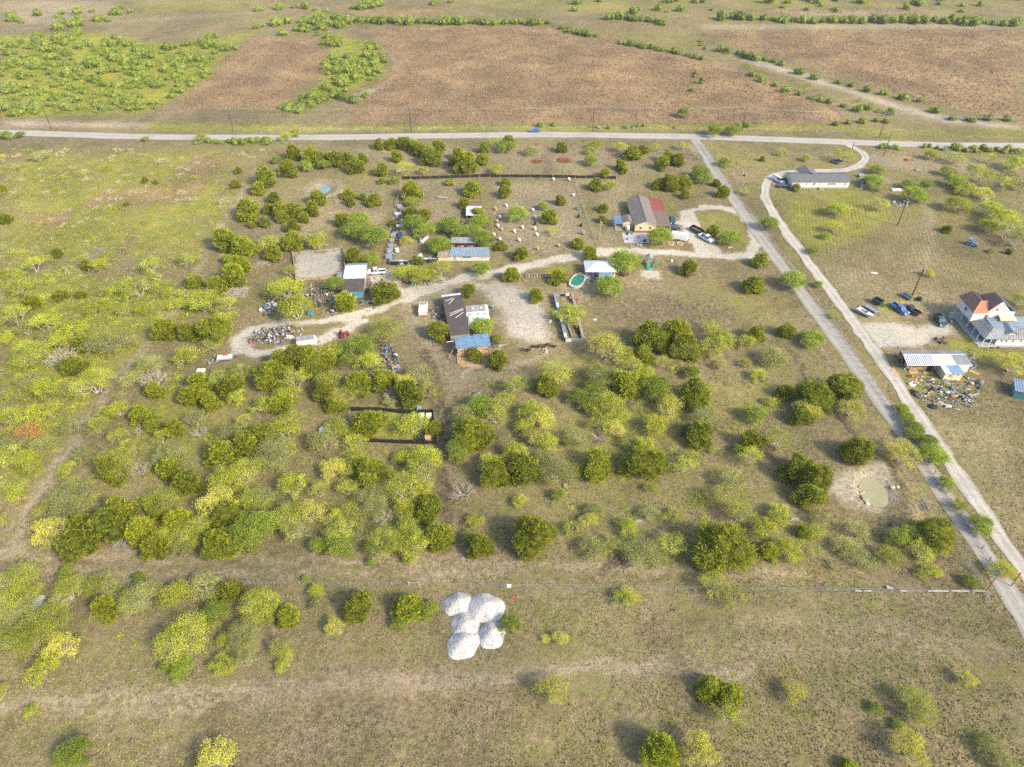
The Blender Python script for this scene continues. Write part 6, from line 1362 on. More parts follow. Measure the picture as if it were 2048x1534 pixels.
# tractors
def tractor(label, px, py, rz, m, k=1.0):
    g = G(px, py, .7); o = thing('tractor', label, 'tractor', (g[0], g[1], 0), rz, 'small tractors'); o.scale = (k, k, k)
    MB().b2(.1, 1.5, -.32, .32, .65, 1.15).build('hood', M[m], o); MB().b2(-.9, .1, -.42, .42, .5, .8).build('chassis', M['dark'], o); MB().b2(-.75, -.3, -.28, .28, .95, 1.05).b2(-.82, -.72, -.28, .28, 1.0, 1.4).build('seat', M['black'], o)
    for s in (-1, 1): wheel(o, -.65, s * .65, .62, .34, m); wheel(o, 1.15, s * .5, .36, .22, m); MB().b2(-1.2, -.1, s * .62 - .2, s * .62 + .2, 1.22, 1.28).build('fender', M[m], o)
    MB().tube([(.1, 0, 1.0), (-.12, 0, 1.3)], .03, 6).build('steering_column', M['dark'], o); MB().tube([(.9, .2, 1.15), (.9, .2, 1.7)], .04, 6).build('exhaust', M['dark'], o)
    for s in (-1, 1): MB().tube([(-.85, s * .45, .9), (-.85, s * .45, 2.0)], .04, 6).build('roll_bar', M['dark'], o)
    MB().b2(-.9, -.2, -.55, .55, 2.0, 2.06).build('canopy', M[m], o)
    return o
tractor('blue tractor parked alone on the right meadow', 1943, 487, R(-50), 'tractorblue', 1.15); tractor('red tractor beside the dirt loop track', 687, 668, R(30), 'redpaint')

# ================================================================== POLES AND WIRES
pole_tops = []
def pole(label, px, py, h, arm=True, box=False, rz=0, group='utility poles', lean=0.0, mat='darkwood'):
    g = G(px, py); o = thing('utility_pole', label, 'pole', (g[0], g[1], 0), rz, group)
    MB().tube([(0, 0, -.3), (0, 0, h * .5), (lean, 0, h)], [.20, .17, .12], 8).build('shaft', M[mat], o)
    if arm:
        MB().b2(-1.1, 1.1, -.06, .06, h - .65, h - .52).build('crossarm', M['greywood'], o)
        for s in (-1, 0, 1): MB().lathe([(.05, 0), (.07, .08), (.03, .2)], 8, (s * 1.0, 0, h - .52 if s else h)).build('insulator', M['offwhite'], o)
    if box: MB().lathe([(.25, 0), (.27, .1), (.27, .75), (.2, .85)], 10, (.4, 0, h - 1.9)).build('transformer', M['galv'], o); MB().tube([(0, 0, h - .9), (1.1, -.5, h - .8)], .04, 6).build('lamp_arm', M['galv'], o)
    return (g[0], g[1], h)
RP = [pole('utility pole on the far verge at the left edge', 103, 257, 11.5), pole('utility pole on the far verge, second from left', 467, 264, 10.5), pole('utility pole left of the blue car on the road', 823, 264.5, 11), pole('utility pole right of the blue car on the road', 1185, 263, 11), pole('utility pole on the verge above the driveway trees', 1484, 261.5, 10.5), pole('utility pole on the verge above the mobile home lane', 1758, 276, 11)]
pole('slim light pole on the lawn near the lane mouth', 1767, 312, 10, False)
p6 = pole('utility pole with transformer below the mobile home', 1795, 451, 9.5, True, True); p7 = pole('utility pole with transformer above the parked trucks', 1825, 590, 9.5, True, True)
pole('pale light pole with meter box left of the cream house', 1198, 480, 7.5, False, True, mat='greywood')
pole('short pole at the lane mouth by the road', 1703, 303, 4, False)
def wires(name, a, b, hs, label, sag=.9, r=.022):
    o = thing(name, label, 'wire', (0, 0, 0), 0, 'overhead wires')
    for dx, dz in hs:
        pts = [(a[0] + (b[0] - a[0]) * t + dx, a[1] + (b[1] - a[1]) * t, a[2] + (b[2] - a[2]) * t + dz - sag * 4 * t * (1 - t)) for t in [i / 14 for i in range(15)]]
        MB().tube(pts, r, 4, False).build('wire', M['wire'], o)
LP = (RP[0][0] - 80, RP[0][1] + 4, 11); EP = (RP[5][0] + 90, RP[5][1] - 8, 11)
for i, (a, b) in enumerate(zip([LP] + RP, RP + [EP])): wires('power_line', a, b, ((-1.0, -.3), (1.0, -.3), (0, .2), (.1, -2.2)), ('overhead power line at the left edge along the road', 'overhead power line over the left part of the road', 'overhead power line left of the brown field middle', 'overhead power line above the blue road car', 'overhead power line above the driveway mouth', 'overhead power line above the mobile home lane', 'overhead power line at the right edge along the road')[i])
wires('service_line', RP[5], p6, ((0, 0), ), 'thin service wire from road pole to the lawn pole', 1.5); wires('service_line', p6, p7, ((0, 0), ), 'thin service wire between the two transformer poles', 1.2)

# ================================================================== FENCES AND PENS
def fence(name, px, label, gap=3.0, h=1.25, pm='greywood', wirez=(.35, .7, 1.1), pw=.1, sheet=None, sh=1.2, top=None, cat='fence', group=None):
    P = W(px); o = thing(name, label, cat, (P[0][0], P[0][1], 0), 0, group); ox, oy = P[0]
    me = MB().b2(-pw / 2, pw / 2, -pw / 2, pw / 2, -.2, h).mesh('post', M[pm]); Q = []
    for a, b in zip(P, P[1:]):
        L = math.dist(a, b); n = max(1, int(round(L / gap)))
        Q += [(a[0] + (b[0] - a[0]) * i / n, a[1] + (b[1] - a[1]) * i / n) for i in range(n)]
    Q.append(P[-1])
    for q in Q: part('post', me, o, (q[0] - ox, q[1] - oy, H(*q)), rt.random())
    if wirez:
        for z in wirez: MB().tube([(q[0] - ox, q[1] - oy, H(*q) + z) for q in Q], .018, 4, False).build('wire', M['wire'], o)
    if top:
        for a, b in zip(Q, Q[1:]): MB().tube([(a[0] - ox, a[1] - oy, h - .08), (b[0] - ox, b[1] - oy, h - .08)], .06, 5).build('rail', M[top], o)
    if sheet:
        for i, (a, b) in enumerate(zip(Q, Q[1:])):
            hh = sh * (.93 + .1 * rt.random()); d = Vector((b[0] - a[0], b[1] - a[1])); nn = Vector((-d.y, d.x)).normalized() * .04
            MB().prism([(a[0] - ox, a[1] - oy, 0), (b[0] - ox, b[1] - oy, 0), (b[0] - ox, b[1] - oy, hh), ((a[0] + b[0]) / 2 - ox, (a[1] + b[1]) / 2 - oy, hh - .1 * rt.random()), (a[0] - ox, a[1] - oy, hh)], (nn.x, nn.y, 0)).build('panel', M[sheet], o)
    return o
fence('lane_fence', [(1402, 290), (1440, 345), (1495, 420), (1560, 505), (1620, 585), (1680, 668), (1745, 762), (1812, 862), (1880, 968), (1950, 1075), (1992, 1145)], 'long wire fence on weathered posts between the two lanes', 2.6, 1.3, 'wood', (.3, .6, .9, 1.2), .13)
fence('yard_fence', [(1640, 700), (1682, 755), (1735, 830), (1800, 930), (1860, 1020), (1915, 1095), (1950, 1150), (1975, 1180)], 'wire fence on the left side of the gravel driveway', 4, 1.2)
fence('pasture_fence', [(0, 1163), (300, 1166), (600, 1170), (830, 1172), (1100, 1176), (1400, 1180), (1710, 1184), (1965, 1186)], 'wire fence crossing the picture below the dirt track', 4.5, 1.1)
fence('road_fence', [(545, 288), (800, 283), (1070, 281), (1380, 284)], 'thin wire fence along the near side of the road', 6, 1.1)
fence('far_road_fence', [(650, 262), (900, 259), (1200, 258), (1500, 261), (1800, 270), (2048, 281)], 'wire fence on pale posts along the far verge', 7, 1.2, 'offwhite')
fence('screen_fence', [(803, 359), (880, 357), (960, 354), (1060, 355), (1150, 356), (1232, 358)], 'long black screen fence across the back of the pens', 4, 1.5, 'wood', None, .1, 'black', 1.2)
fence('pen_fence', [(803, 360), (797, 395), (787, 440), (776, 490), (771, 525)], 'wire fence along the left of the long pen', 3.2, 1.5, 'wood', (.3, .7, 1.1, 1.4))
fence('wire_divider', [(1150, 360), (1165, 410), (1180, 455), (1197, 500)], 'thin wire fence left of the cream house yard', 3, 1.2, 'greywood', (.3, .6, .9, 1.15), .08)
fence('inner_divider', [(958, 356), (965, 400), (968, 440)], 'wire fence between long pen and barrel huts', 3, 1.4, 'wood', (.4, .8, 1.2))
fence('corral_fence', [(585, 509), (636, 504), (686, 499), (690, 535)], 'grey plank fence at the back of the square corral', 2.6, 1.3, 'greywood', None, .16, 'greywood', .9, top='greywood')
fence('corral_fence', [(585, 509), (589, 535), (592, 562), (640, 558), (680, 550)], 'rough timber fence at the left and front of the square corral', 2.6, 1.1, 'wood', None, .16, 'wood', .8, top='wood')
fence('mesh_fence', [(700, 822), (760, 822), (810, 828), (866, 826)], 'black mesh fence along the back of the black pen', 2.6, 1.5, 'dark', None, .07, 'black', 1.3)
fence('mesh_fence', [(866, 826), (870, 856), (874, 888)], 'black mesh fence along the right side of the black pen', 2.4, 1.4, 'dark', None, .07, 'black', 1.2)
fence('mesh_fence', [(728, 884), (800, 887), (874, 889)], 'black mesh fence along the front of the black pen', 2.6, 1.4, 'dark', None, .07, 'black', 1.25)
fence('mesh_fence', [(700, 822), (702, 850), (712, 884), (728, 884)], 'wire mesh fence closing the left end of the black pen', 2.4, 1.4, 'greywood', (.3, .6, .9, 1.2), .08)
for (px, py), s, lab, m in (((843, 832), 1.0, 'pale yellow box at the back right of the black pen, left one', 'paleyellow'), ((858, 832), .9, 'pale yellow box at the back corner of the black pen, right one', 'paleyellow'), ((839, 818), .8, 'grey tub just outside the back of the black pen', 'galvblue'), ((842, 876), 1.3, 'black hutch in the front right corner of the black pen', 'black'), ((856, 876), 1.0, 'tan board on the hutch corner of the black pen', 'newwood'), ((648, 863), 1.4, 'pale blue tarp among the mesquites left of the black pen', 'whitemetal')):
    g = G(px, py, .5); o = MB().b2(-s * .6, s * .6, -s * .5, s * .5, 0, .85).prism([(-s * .7, -s * .6, .85), (s * .7, -s * .6, .85), (s * .7, s * .6, 1.0), (-s * .7, s * .6, 1.0)], (0, 0, .05)).build('animal_hutch', M[m], None, (g[0], g[1], 0), .1); tag(o, lab, 'hutch', 'pen hutches')
# blue-walled pen
bp_ = thing('blue_pen', 'long narrow pen walled with blue-grey metal panels', 'pen'); A_, B_, C1, D1 = G(1108, 594), G(1131, 684), G(1166, 683), G(1143, 591)
for (a, b), n, hh in (((A_, B_), 9, 1.3), ((B_, C1), 3, 1.1), ((D1, C1), 9, .9), ((A_, D1), 3, .8)):
    for i in range(n):
        p = Vector(a).lerp(Vector(b), i / n + .004); q = Vector(a).lerp(Vector(b), (i + 1) / n - .004); d = (q - p).normalized(); nn = Vector((-d.y, d.x)) * .06
        m = ('galvblue', 'bluemetal', 'galv', 'galvblue')[(i * 5 + n) % 4] if n == 9 and a is A_ else ('offwhite', 'galvblue', 'galv')[i % 3] if a is B_ else ('greywood', 'black', 'wood')[i % 3]
        MB().prism([(p.x, p.y, 0), (q.x, q.y, 0), (q.x, q.y, hh), (p.x, p.y, hh)], (nn.x, nn.y, 0)).build('panel', M[m], bp_)
        MB().prism([(p.x - nn.x * 5, p.y, hh), (p.x + nn.x * 8, p.y, hh + .05), (q.x + nn.x * 8, q.y, hh + .05), (q.x - nn.x * 5, q.y, hh)], (0, 0, .04)).build('ledge', M[('bluemetal', 'galvblue', 'whitemetal')[i % 3] if a is A_ else 'galv' if a is B_ else 'greywood'], bp_)
posts(bp_, [(*A_, ), (*B_, ), (*C1, ), (*D1, )], 1.8, .14, 'wood')
for (px, py), a, b, m, lab in (((1140, 662), .5, 6, 'galv', 'grey metal sheet inside the blue pen'), ((1157, 660), 1.4, 4, 'black', 'black tarp strip along the right of the blue pen'), ((1143, 600), .5, 3.0, 'galvblue', 'blue sheet at the top of the blue pen'), ((1163, 672), 1.0, .8, 'greenplastic', 'green tub in the lower right corner of the blue pen'), ((1134, 593), 1.2, .7, 'rust', 'rusty box at the top of the blue pen')):
    g = G(px, py); tag(MB().box(0, 0, .18, a, b, .3, 0, .02, .06).box(0, 0, .36, a * .8, b * .9, .06).build('pen_clutter', M[m], None, (g[0], g[1], 0), R(8)), lab, 'clutter', 'things inside the blue pen')
# pen frame of planks near the pool
g = G(1080, 553); o = thing('plank_frame', 'low ladder-like frame of planks beside the pool path', 'frame', (g[0], g[1], 0), R(4))
for s in (-1, 1): MB().b2(-4.3, 4.3, s * .8 - .08, s * .8 + .08, .3, .45).build('rail', M['greywood'], o)
for i in range(11): MB().b2(-4.2 + i * .82, -4.05 + i * .82, -.72, .72, .46, .56).build('slat', M[('greywood', 'offwhite', 'wood')[i % 3]], o)
posts(o, [(-4.2, -.8), (4.2, -.8), (-4.2, .8), (4.2, .8), (0, .8), (0, -.8)], .46, .14, 'wood', 'leg')
# red pipe gate and the white pipe rails
g0, g1 = G(1972, 1182), G(2022, 1172); gt = thing('pipe_gate', 'tall red pipe gateway over the gravel driveway', 'gate', (g0[0], g0[1], 0)); dx, dy = g1[0] - g0[0], g1[1] - g0[1]
MB().tube([(0, 0, -.1), (0, 0, 4.2)], .09, 8).build('post', M['redpipe'], gt); MB().tube([(dx, dy, -.1), (dx, dy, 4.2)], .09, 8).build('post', M['redpipe'], gt); MB().tube([(0, 0, 4.2), (dx, dy, 4.2)], .07, 8).build('crossbar', M['redpipe'], gt)
for z in (.4, .75, 1.1): MB().tube([(-.2, -.2, z), (-1.2, -3.0, z)], .035, 6).build('gate_rail', M['galv'], gt)
MB().tube([(-1.2, -3.0, .3), (-1.2, -3.0, 1.2)], .04, 6).tube([(-.2, -.2, .3), (-.2, -.2, 1.2)], .04, 6).build('gate_stile', M['galv'], gt)
for i, (xa, xb, lab) in enumerate(((1708, 1722, 'white pipe rail lying on the fence line, leftmost'), (1726, 1741, 'white pipe rail on the fence line, second from left'), (1798, 1812, 'white pipe rail on the fence line, third from left'), (1853, 1894, 'long white pipe rail on the fence line, fourth'), (1899, 1936, 'white pipe rail on the fence line next to the gate corner'), (1942, 1970, 'white pipe rail forming the gate corner'))):
    a, b = G(xa, 1186), G(xb, 1186.5); o = thing('pipe_rail', lab, 'rail', (a[0], a[1], 0), 0, 'white pipe rails'); d = b[0] - a[0], b[1] - a[1]
    MB().tube([(0, 0, .7), (d[0], d[1], .7)], .055, 7).build('pipe', M['white'], o); MB().tube([(.05, 0, 0), (.05, 0, .75)], .06, 6).tube([(d[0] - .05, d[1], 0), (d[0] - .05, d[1], .75)], .06, 6).build('support', M['greywood'], o)
g = G(828, 1172); o = thing('stile', 'pale H-shaped brace of two posts and a rail in the pasture fence', 'brace', (g[0], g[1], 0))
for s in (-1, 1): MB().tube([(s * .95, 0, -.1), (s * .95, 0, 1.5)], .08, 7).build('post', M['palebark'], o)
MB().tube([(-.95, 0, 1.1), (.95, 0, 1.1)], .05, 6).build('rail', M['palebark'], o)
g = G(1935, 1135); o = thing('metal_gate', 'grey tubular gate leaning by the driveway below the pond', 'gate', (g[0], g[1], .1), R(-62))
for z in (.2, .6, 1.0): MB().tube([(-1.8, 0, z), (1.8, 0, z)], .035, 6).build('rail', M['galv'], o)
for x_ in (-1.8, -.6, .6, 1.8): MB().tube([(x_, 0, .1), (x_, 0, 1.1)], .035, 6).build('stile', M['galv'], o)

# ================================================================== SMALL THINGS IN THE YARDS
def drum(px, py, m, lab, k=1.0, tip=0):
    g = G(px, py, .4); o = thing('barrel_hut', lab, 'barrel', (g[0], g[1], 0), rt.random() * .8 - .4, 'barrel huts in the yard'); o.scale = (k, k, k)
    if tip: o.rotation_euler = (R(90), 0, rt.random() * 6); o.location.z = .42
    MB().lathe([(.36, 0), (.42, .03), (.42, .42), (.45, .46), (.45, .50), (.42, .54), (.42, .98), (.45, 1.02), (.45, 1.08), (.40, 1.1), (.38, 1.06)], 16).build('barrel', M[m], o, smooth=False); MB().prism([(-.2, -.435, .06), (.2, -.435, .06), (.2, -.435, .4), (0, -.435, .5), (-.2, -.435, .4)], (0, .05, 0)).build('opening_shade', M['dark'], o)  # the hole is a dark plate on the drum, its shade painted
DR = [(1107, 359, 'w'), (1138, 359, 'w'), (1147, 391, 'w'), (1066, 421, 'w'), (1071, 435, 'w'), (1045, 455, 'w'), (1070, 458, 'w'), (1000, 435, 'w'), (996, 452, 'w'), (1029, 463, 'w'), (1074, 470, 'w'), (1039, 481, 'w'), (1000, 479, 'w'), (991, 418, 't'), (994, 443, 't'), (1003, 459, 't'), (988, 470, 'w'), (1048, 429, 'w'), (1075, 497, 't'), (1117, 491, 't'), (1154, 417, 'b'), (1157, 433, 'k'), (1070, 448, 'k'), (1162, 451, 'k'), (1013, 412, 'w'), (1166, 467, 'g')]
NM = {'w': ('white', 'white barrel hut'), 't': ('newwood', 'tan barrel hut'), 'b': ('teal', 'teal barrel hut'), 'k': ('black', 'black barrel hut'), 'g': ('galv', 'wide grey tub')}
rowsd = {}
for d in DR: rowsd.setdefault(d[2], []).append(d)
for c, L in rowsd.items():
    L.sort(key=lambda d: d[1])
    for j, d in enumerate(L): drum(d[0], d[1], NM[c][0], NM[c][1] + (' in the yard left of the cream house' if len(L) == 1 else f' in the yard, {ORD[j]} counting from the back' if j < 15 else f' in the yard, number {j + 1} counting from the back'), 1.35 if c == 'g' else 1.0)
# gravel piles
def pile(px, py, wd, h, lab, seed):
    r = np.random.default_rng(seed); g = G(px, py, h * .35); rr = wd / 2 / S(py); nr, na = 16, 36; V = [(0, 0, h)]; Fs = []
    for i in range(1, nr + 1):
        for k in range(na):
            a = 2 * math.pi * k / na; q = i / nr; x_, y_ = rr * 1.06 * q * math.cos(a), rr * 1.06 * q * math.sin(a); z = h * (1 - q ** 1.25)
            s = 1 + .10 * math.sin(2 * a + seed) + .05 * math.sin(5 * a); V.append((x_ * s + r.normal() * .03, y_ * s + r.normal() * .03, z + (r.normal() * .025 if q < 1 else -.03)))
    Fs = [(0, 1 + k, 1 + (k + 1) % na) for k in range(na)] + [(1 + i * na + k, 1 + (i + 1) * na + k, 1 + (i + 1) * na + (k + 1) % na, 1 + i * na + (k + 1) % na) for i in range(nr - 1) for k in range(na)]
    o = thing('gravel_pile', lab, 'gravel pile', (g[0], g[1], 0), 0, 'white gravel piles'); mb = MB(); mb.add(V, Fs); mb.build('heap', M['gravel'], o)
    n = 2200; a = r.random(n) * 6.283; q = np.sqrt(r.random(n)) * (1 + .22 * r.random(n) ** 1.5); s = 1 + .10 * np.sin(2 * a + seed); x_ = rr * 1.06 * q * np.cos(a) * s; y_ = rr * 1.06 * q * np.sin(a) * s; z = h * np.clip(1 - np.minimum(q, 1) ** 1.25, 0, 1)
    P = np.stack([x_, y_, z + .02], 1); b = .03 + .045 * r.random((n, 1)); T_ = np.array([(1, 0, 0), (-.5, .87, 0), (-.5, -.87, 0), (0, 0, 1.0)])
    R1 = unit(r, n); R2 = np.cross(R1, unit(r, n)); R2 /= np.linalg.norm(R2, axis=1, keepdims=True); R3 = np.cross(R1, R2)
    Q = np.stack([P + b * (R1 * t[0] + R2 * t[1] + R3 * t[2]) for t in T_], 1).reshape(-1, 3); F_ = (np.arange(n)[:, None, None] * 4 + np.array([(0, 1, 2), (0, 3, 1), (1, 3, 2), (2, 3, 0)])[None]).reshape(-1, 3)
    so_ = part('stones', np_mesh('stones', Q, F_, M['gravel']), o); so_["kind"] = "stuff"
M['gravel'] = plain('white_gravel', (0.46, 0.45, 0.43), .9, .18, 3.0, bump=.3)
pile(916, 1205, 54, 1.45, 'white gravel pile at the back left of the cluster', 1); pile(970, 1213, 70, 1.6, 'largest white gravel pile, at the back right of the cluster', 2); pile(930, 1249, 58, 1.45, 'white gravel pile in the left middle of the cluster', 4); pile(983, 1266, 56, 1.45, 'white gravel pile at the front right of the cluster', 5); pile(927, 1284, 64, 1.45, 'white gravel pile at the front left of the cluster', 6)
# scrap heaps
junk('rubbish_heap', [(497, 680), (505, 663), (540, 657), (580, 654), (608, 658), (600, 672), (560, 688), (520, 690)], 561, 'mixed rubbish heap inside the dirt loop', 'rubbish', .12, .6, [5, 3, 1, 1, 1, .6, 1, .6, 2, 3, 2, 2, 2], .9, .12, 11)
junk('rubbish_heap', [(760, 690), (778, 684), (798, 715), (800, 738), (785, 748), (765, 730)], 391, 'bright rubbish heap spilling down beside the dirt trail', 'rubbish', .12, .65, [4, 3, 3, 3, 3, .6, 1.2, 1, 1, 2, 3, 1, 1], .7, .1, 12)
junk('rubbish_heap', [(600, 572), (650, 562), (690, 590), (672, 615), (635, 608), (605, 590)], 510, 'coloured rubbish spread between the corral and white-roofed shed', 'rubbish', .12, .6, [4, 3, 3, 2, 2, 1.5, .6, 1.6, 1, 1, 3, 1, 1], .5, .1, 13)
junk('rubbish_heap', [(517, 612), (545, 595), (575, 590), (560, 615), (545, 636), (525, 630)], 289, 'coloured rubbish left of the round yellow-green tree', 'rubbish', .12, .6, [4, 3, 3, 1, 2.5, .8, .6, 2, 1, 1, 3, 1, 1], .4, .1, 14)
junk('rubbish_heap', [(645, 612), (680, 612), (690, 625), (665, 632), (650, 625)], 153, 'rubbish in front of the small dark tree by the track', 'rubbish', .12, .6, None, .4, .1, 15)
junk('rubbish_heap', [(735, 555), (765, 558), (780, 575), (745, 590), (735, 600)], 204, 'rubbish along the right wall of the white-roofed shed', 'rubbish', .12, .6, [4, 3, 1, 1, 1, 1, .6, .6, 1, 3, 1, 2, 2], .5, .1, 16)
junk('rubbish_heap', [(715, 605), (750, 600), (770, 610), (735, 625)], 136, 'pale rubbish below the teal tarp roof', 'rubbish', .12, .5, None, .3, .1, 17)
junk('clutter_under_trees', [(793, 556), (830, 563), (885, 560), (890, 566), (830, 572), (795, 566)], 120, 'dark clutter lined up under the loop island trees', 'clutter', .2, .6, [3, 1, 8, .5, .5, .5, .3, .3, 1, 1, 5, .2, .5], .2, .05, 18)
junk('pen_clutter', [(800, 405), (812, 407), (800, 470), (790, 530), (775, 528), (785, 470), (795, 420)], 140, 'boxes and cages stacked along the left fence of the long pen', 'clutter', .4, 1.1, [5, 4, 3, .5, 3, .5, .5, .3, 2, 2, 3, .3, 1], .3, .05, 19)
junk('pipe_heap', [(920, 780), (945, 775), (957, 793), (945, 802), (925, 798)], 60, 'heap of metal pipes and scrap by the dirt trail', 'scrap', .3, .8, [3, 6, 1, .3, 2, .2, 1.5, 0, .5, .5, 2, 0, 2], .4, .7, 20)
junk('rubbish_heap', [(1715, 355), (1745, 358), (1742, 378), (1720, 376)], 187, 'rubbish heap at the right end of the mobile home', 'rubbish', .12, .7, [5, 3, 3, .5, 2, .5, .5, .3, 2, 2, 2, 1, 1], .6, .1, 21)
junk('yard_clutter', [(1860, 672), (1900, 675), (1885, 690), (1862, 684)], 22, 'dark machinery parts between the caliche yard and patched shed', 'clutter', .3, .9, [1, 1, 6, .2, .2, 1, 1, 0, 2, 0, 4, 0, 0], .4, .1, 22)
junk('pale_stones', [(1465, 348), (1492, 346), (1495, 355), (1470, 356)], 40, 'pale rubble scattered beside the driveway fence', 'rubble', .15, .5, [5, 3, .5, 0, 0, .5, 0, 0, .5, 2, .5, 0, 0], .1, .1, 23)
junk('stone_row', [(1718, 955), (1724, 952), (1728, 985), (1738, 1005), (1732, 1010), (1722, 990)], 90, 'row of tan stones lining the left bank of the murky pond', 'stones', .2, .5, [.3, .2, 0, 0, 0, 0, .3, 0, 2, 6, .2, 0, 3], .05, 0, 24)
junk('patio_rubble', [(1258, 490), (1282, 488), (1285, 496), (1262, 497)], 30, 'white rubble just below the concrete patio', 'rubble', .2, .6, [5, 3, .4, 0, 0, 0, 0, 0, 0, 1, .5, 0, 0], .15, .1, 25)
junk('rubbish_heap', [(1785, 405), (1812, 403), (1815, 412), (1790, 413)], 61, 'white scraps on the lawn by the transformer pole', 'rubbish', .12, .6, [5, 3, .4, 0, 1, 0, 0, 0, 0, 1, .5, 0, 0], .15, .1, 26)
junk('coop_cages', [(793, 525), (818, 524), (818, 530), (795, 531)], 26, 'dark cages in the front left corner of the long pen', 'cages', .5, 1.1, [2, 3, 6, 0, 2, 0, 0, 0, 0, 0, 3, 0, 0], .5, .05, 27)
junk('cage_row', [(828, 516), (875, 518), (876, 526), (830, 524)], 40, 'row of pale and dark cages left of the long coop', 'cages', .5, 1.0, [5, 3, 6, 0, 1, 0, 0, 0, 1, 1, 3, 0, 0], .3, .05, 28)
junk('cage_row', [(918, 418), (932, 418), (935, 450), (922, 455)], 30, 'dark cages under the trees in the middle pen', 'cages', .4, 1.0, [2, 3, 6, 1, 2, 0, 0, 0, 1, 0, 3, 0, 0], .3, .05, 29)
junk('trailer_rubbish', [(415, 722), (440, 714), (446, 724), (428, 728), (414, 730)], 30, 'grey scrap around the junk trailer', 'scrap', .3, .9, [4, 4, 3, 0, 2, .3, 0, 0, 0, 1, 3, 0, 0], .3, .2, 30)
junk('tyre_bank_rubble', [(1080, 700), (1098, 696), (1096, 706), (1082, 708)], 40, 'pale rock heap by the row of tyres', 'rocks', .2, .5, [1, 1, 0, 0, 0, 0, 0, 0, 2, 6, .5, 0, 3], .4, .0, 31)
junk('cabin_barrels', [(968, 688), (985, 686), (988, 694), (970, 695)], 16, 'dark buckets beside the blue-roofed cabin wall', 'buckets', .3, .6, [2, 1, 6, 0, 0, 0, 0, 0, 0, 0, 4, 0, 0], .2, .0, 32)
# tyres
tm = MB().tube([(.34 * math.cos(k * math.pi / 9), .34 * math.sin(k * math.pi / 9), .11) for k in range(19)], .11, 7).mesh('tyre', M['rubber'])
ty = along([(1044, 701), (1060, 698), (1078, 694), (1094, 691), (1112, 692)], 12, 3, 4); ty.sort()
for i, (x_, y_) in enumerate(ty):
    g = G(x_, y_); o = part('old_tyre', tm); o.location = (g[0], g[1], H(*g) + (.4 if i % 3 == 0 else .03)); o.rotation_euler = ((R(75) if i % 3 == 0 else R(6)), 0, i); o.scale = (1.25,) * 3
    tag(o, 'black tyre in the bank below the yard, ' + ('leftmost' if i == 0 else 'rightmost' if i == len(ty) - 1 else f'{ORD[i]} from left'), 'tyre', 'tyres below the yard')
# brush piles
def brush(px, py, wd, lab, m='palebark', n=120, seed=0, flat=.25):
    r = np.random.default_rng(seed); g = G(px, py); rr = wd / 2 / S(py); mb = MB()
    for i in range(n):
        a = r.random() * 6.28; q = math.sqrt(r.random()) * rr; c = np.array((q * math.cos(a), q * math.sin(a), (1 - q / rr) * rr * flat * r.random() + .05)); d = unit(r, 1)[0] * np.array((1, 1, .25)); L = rr * (.25 + .4 * r.random())
        p = c - d * L; e = c + d * L; p[2] = max(p[2], .0); e[2] = max(e[2], .05); mb.tube([tuple(p), tuple(c), tuple(e)], [.05, .04, .02], 4, False)
    o = mb.build('brush_pile', M[m], None, (g[0], g[1], H(*g))); o["kind"] = "stuff"; tag(o, lab, 'brush pile')
brush(473, 584, 48, 'large pile of pale dead branches on the left trail', 'palebark', 170, 1); brush(525, 530, 34, 'small scatter of pale sticks below the cedars', 'palebark', 40, 2, .1); brush(1075, 323, 22, 'rusty dead brush heap left of the dirt two-track', 'rust', 120, 3, .5); brush(1128, 321, 28, 'rusty dead brush heap right of the dirt two-track', 'rust', 150, 4, .5)
brush(1240, 1125, 40, 'dark roots and sticks on the dug soil patch', 'darkwood', 40, 5, .1); brush(455, 507, 30, 'grey brush scatter under the cedars by the trail', 'palebark', 50, 6, .1); brush(240, 1090, 30, 'grey twig heap at the foot of the corner thicket', 'greywood', 120, 7, .5); brush(190, 505, 40, 'grey dead brush in the left pasture', 'greywood', 70, 8, .15); brush(1840, 1010, 30, 'dead branches on the bank right of the murky pond', 'greywood', 50, 9, .15)
# play set, trampoline, planters
g = G(1297, 524, .8); ps = thing('play_set', 'wooden play set with green slide below the turnaround', 'play set', (g[0], g[1], 0), R(-8))
posts(ps, [(-.8, -.8), (.8, -.8), (-.8, .8), (.8, .8)], 2.6, .14, 'greywood', 'leg'); MB().b2(-.95, .95, -.95, .95, 1.2, 1.3).build('platform', M['greywood'], ps); roof(ps, (-1.1, -1.1, 2.5), (0, -1.1, 3.3), (0, 1.1, 3.3), (-1.1, 1.1, 2.5), 'galvblue'); roof(ps, (0, -1.1, 3.3), (1.1, -1.1, 2.5), (1.1, 1.1, 2.5), (0, 1.1, 3.3), 'galvblue')
MB().sheet((-.4, -2.9, .15), (.4, -2.9, .15), (.4, -.95, 1.3), (-.4, -.95, 1.3), .06).b2(-.5, -.4, -2.9, -.95, .3, .5).b2(.4, .5, -2.9, -.95, .3, .5).lathe([(.9, .05), (.95, .3), (.6, .45)], 12, (0, -2.7, 0)).build('slide', M['greenplastic'], ps)
MB().tube([(.8, 0, 2.3), (4.2, .2, 2.3)], .08, 6).tube([(4.2, .2, 2.3), (4.6, -1.0, 0)], .07, 6).tube([(4.2, .2, 2.3), (4.6, 1.2, 0)], .07, 6).build('swing_frame', M['wood'], ps); MB().sheet((1.0, -1.6, .2), (1.6, -1.9, .2), (3.2, .2, 1.4), (2.6, .3, 1.4), .05).build('climbing_panel', M['greenplastic'], ps); MB().b2(-4.4, -1.0, .2, .5, .2, 1.1).build('side_fence', M['greywood'], ps)
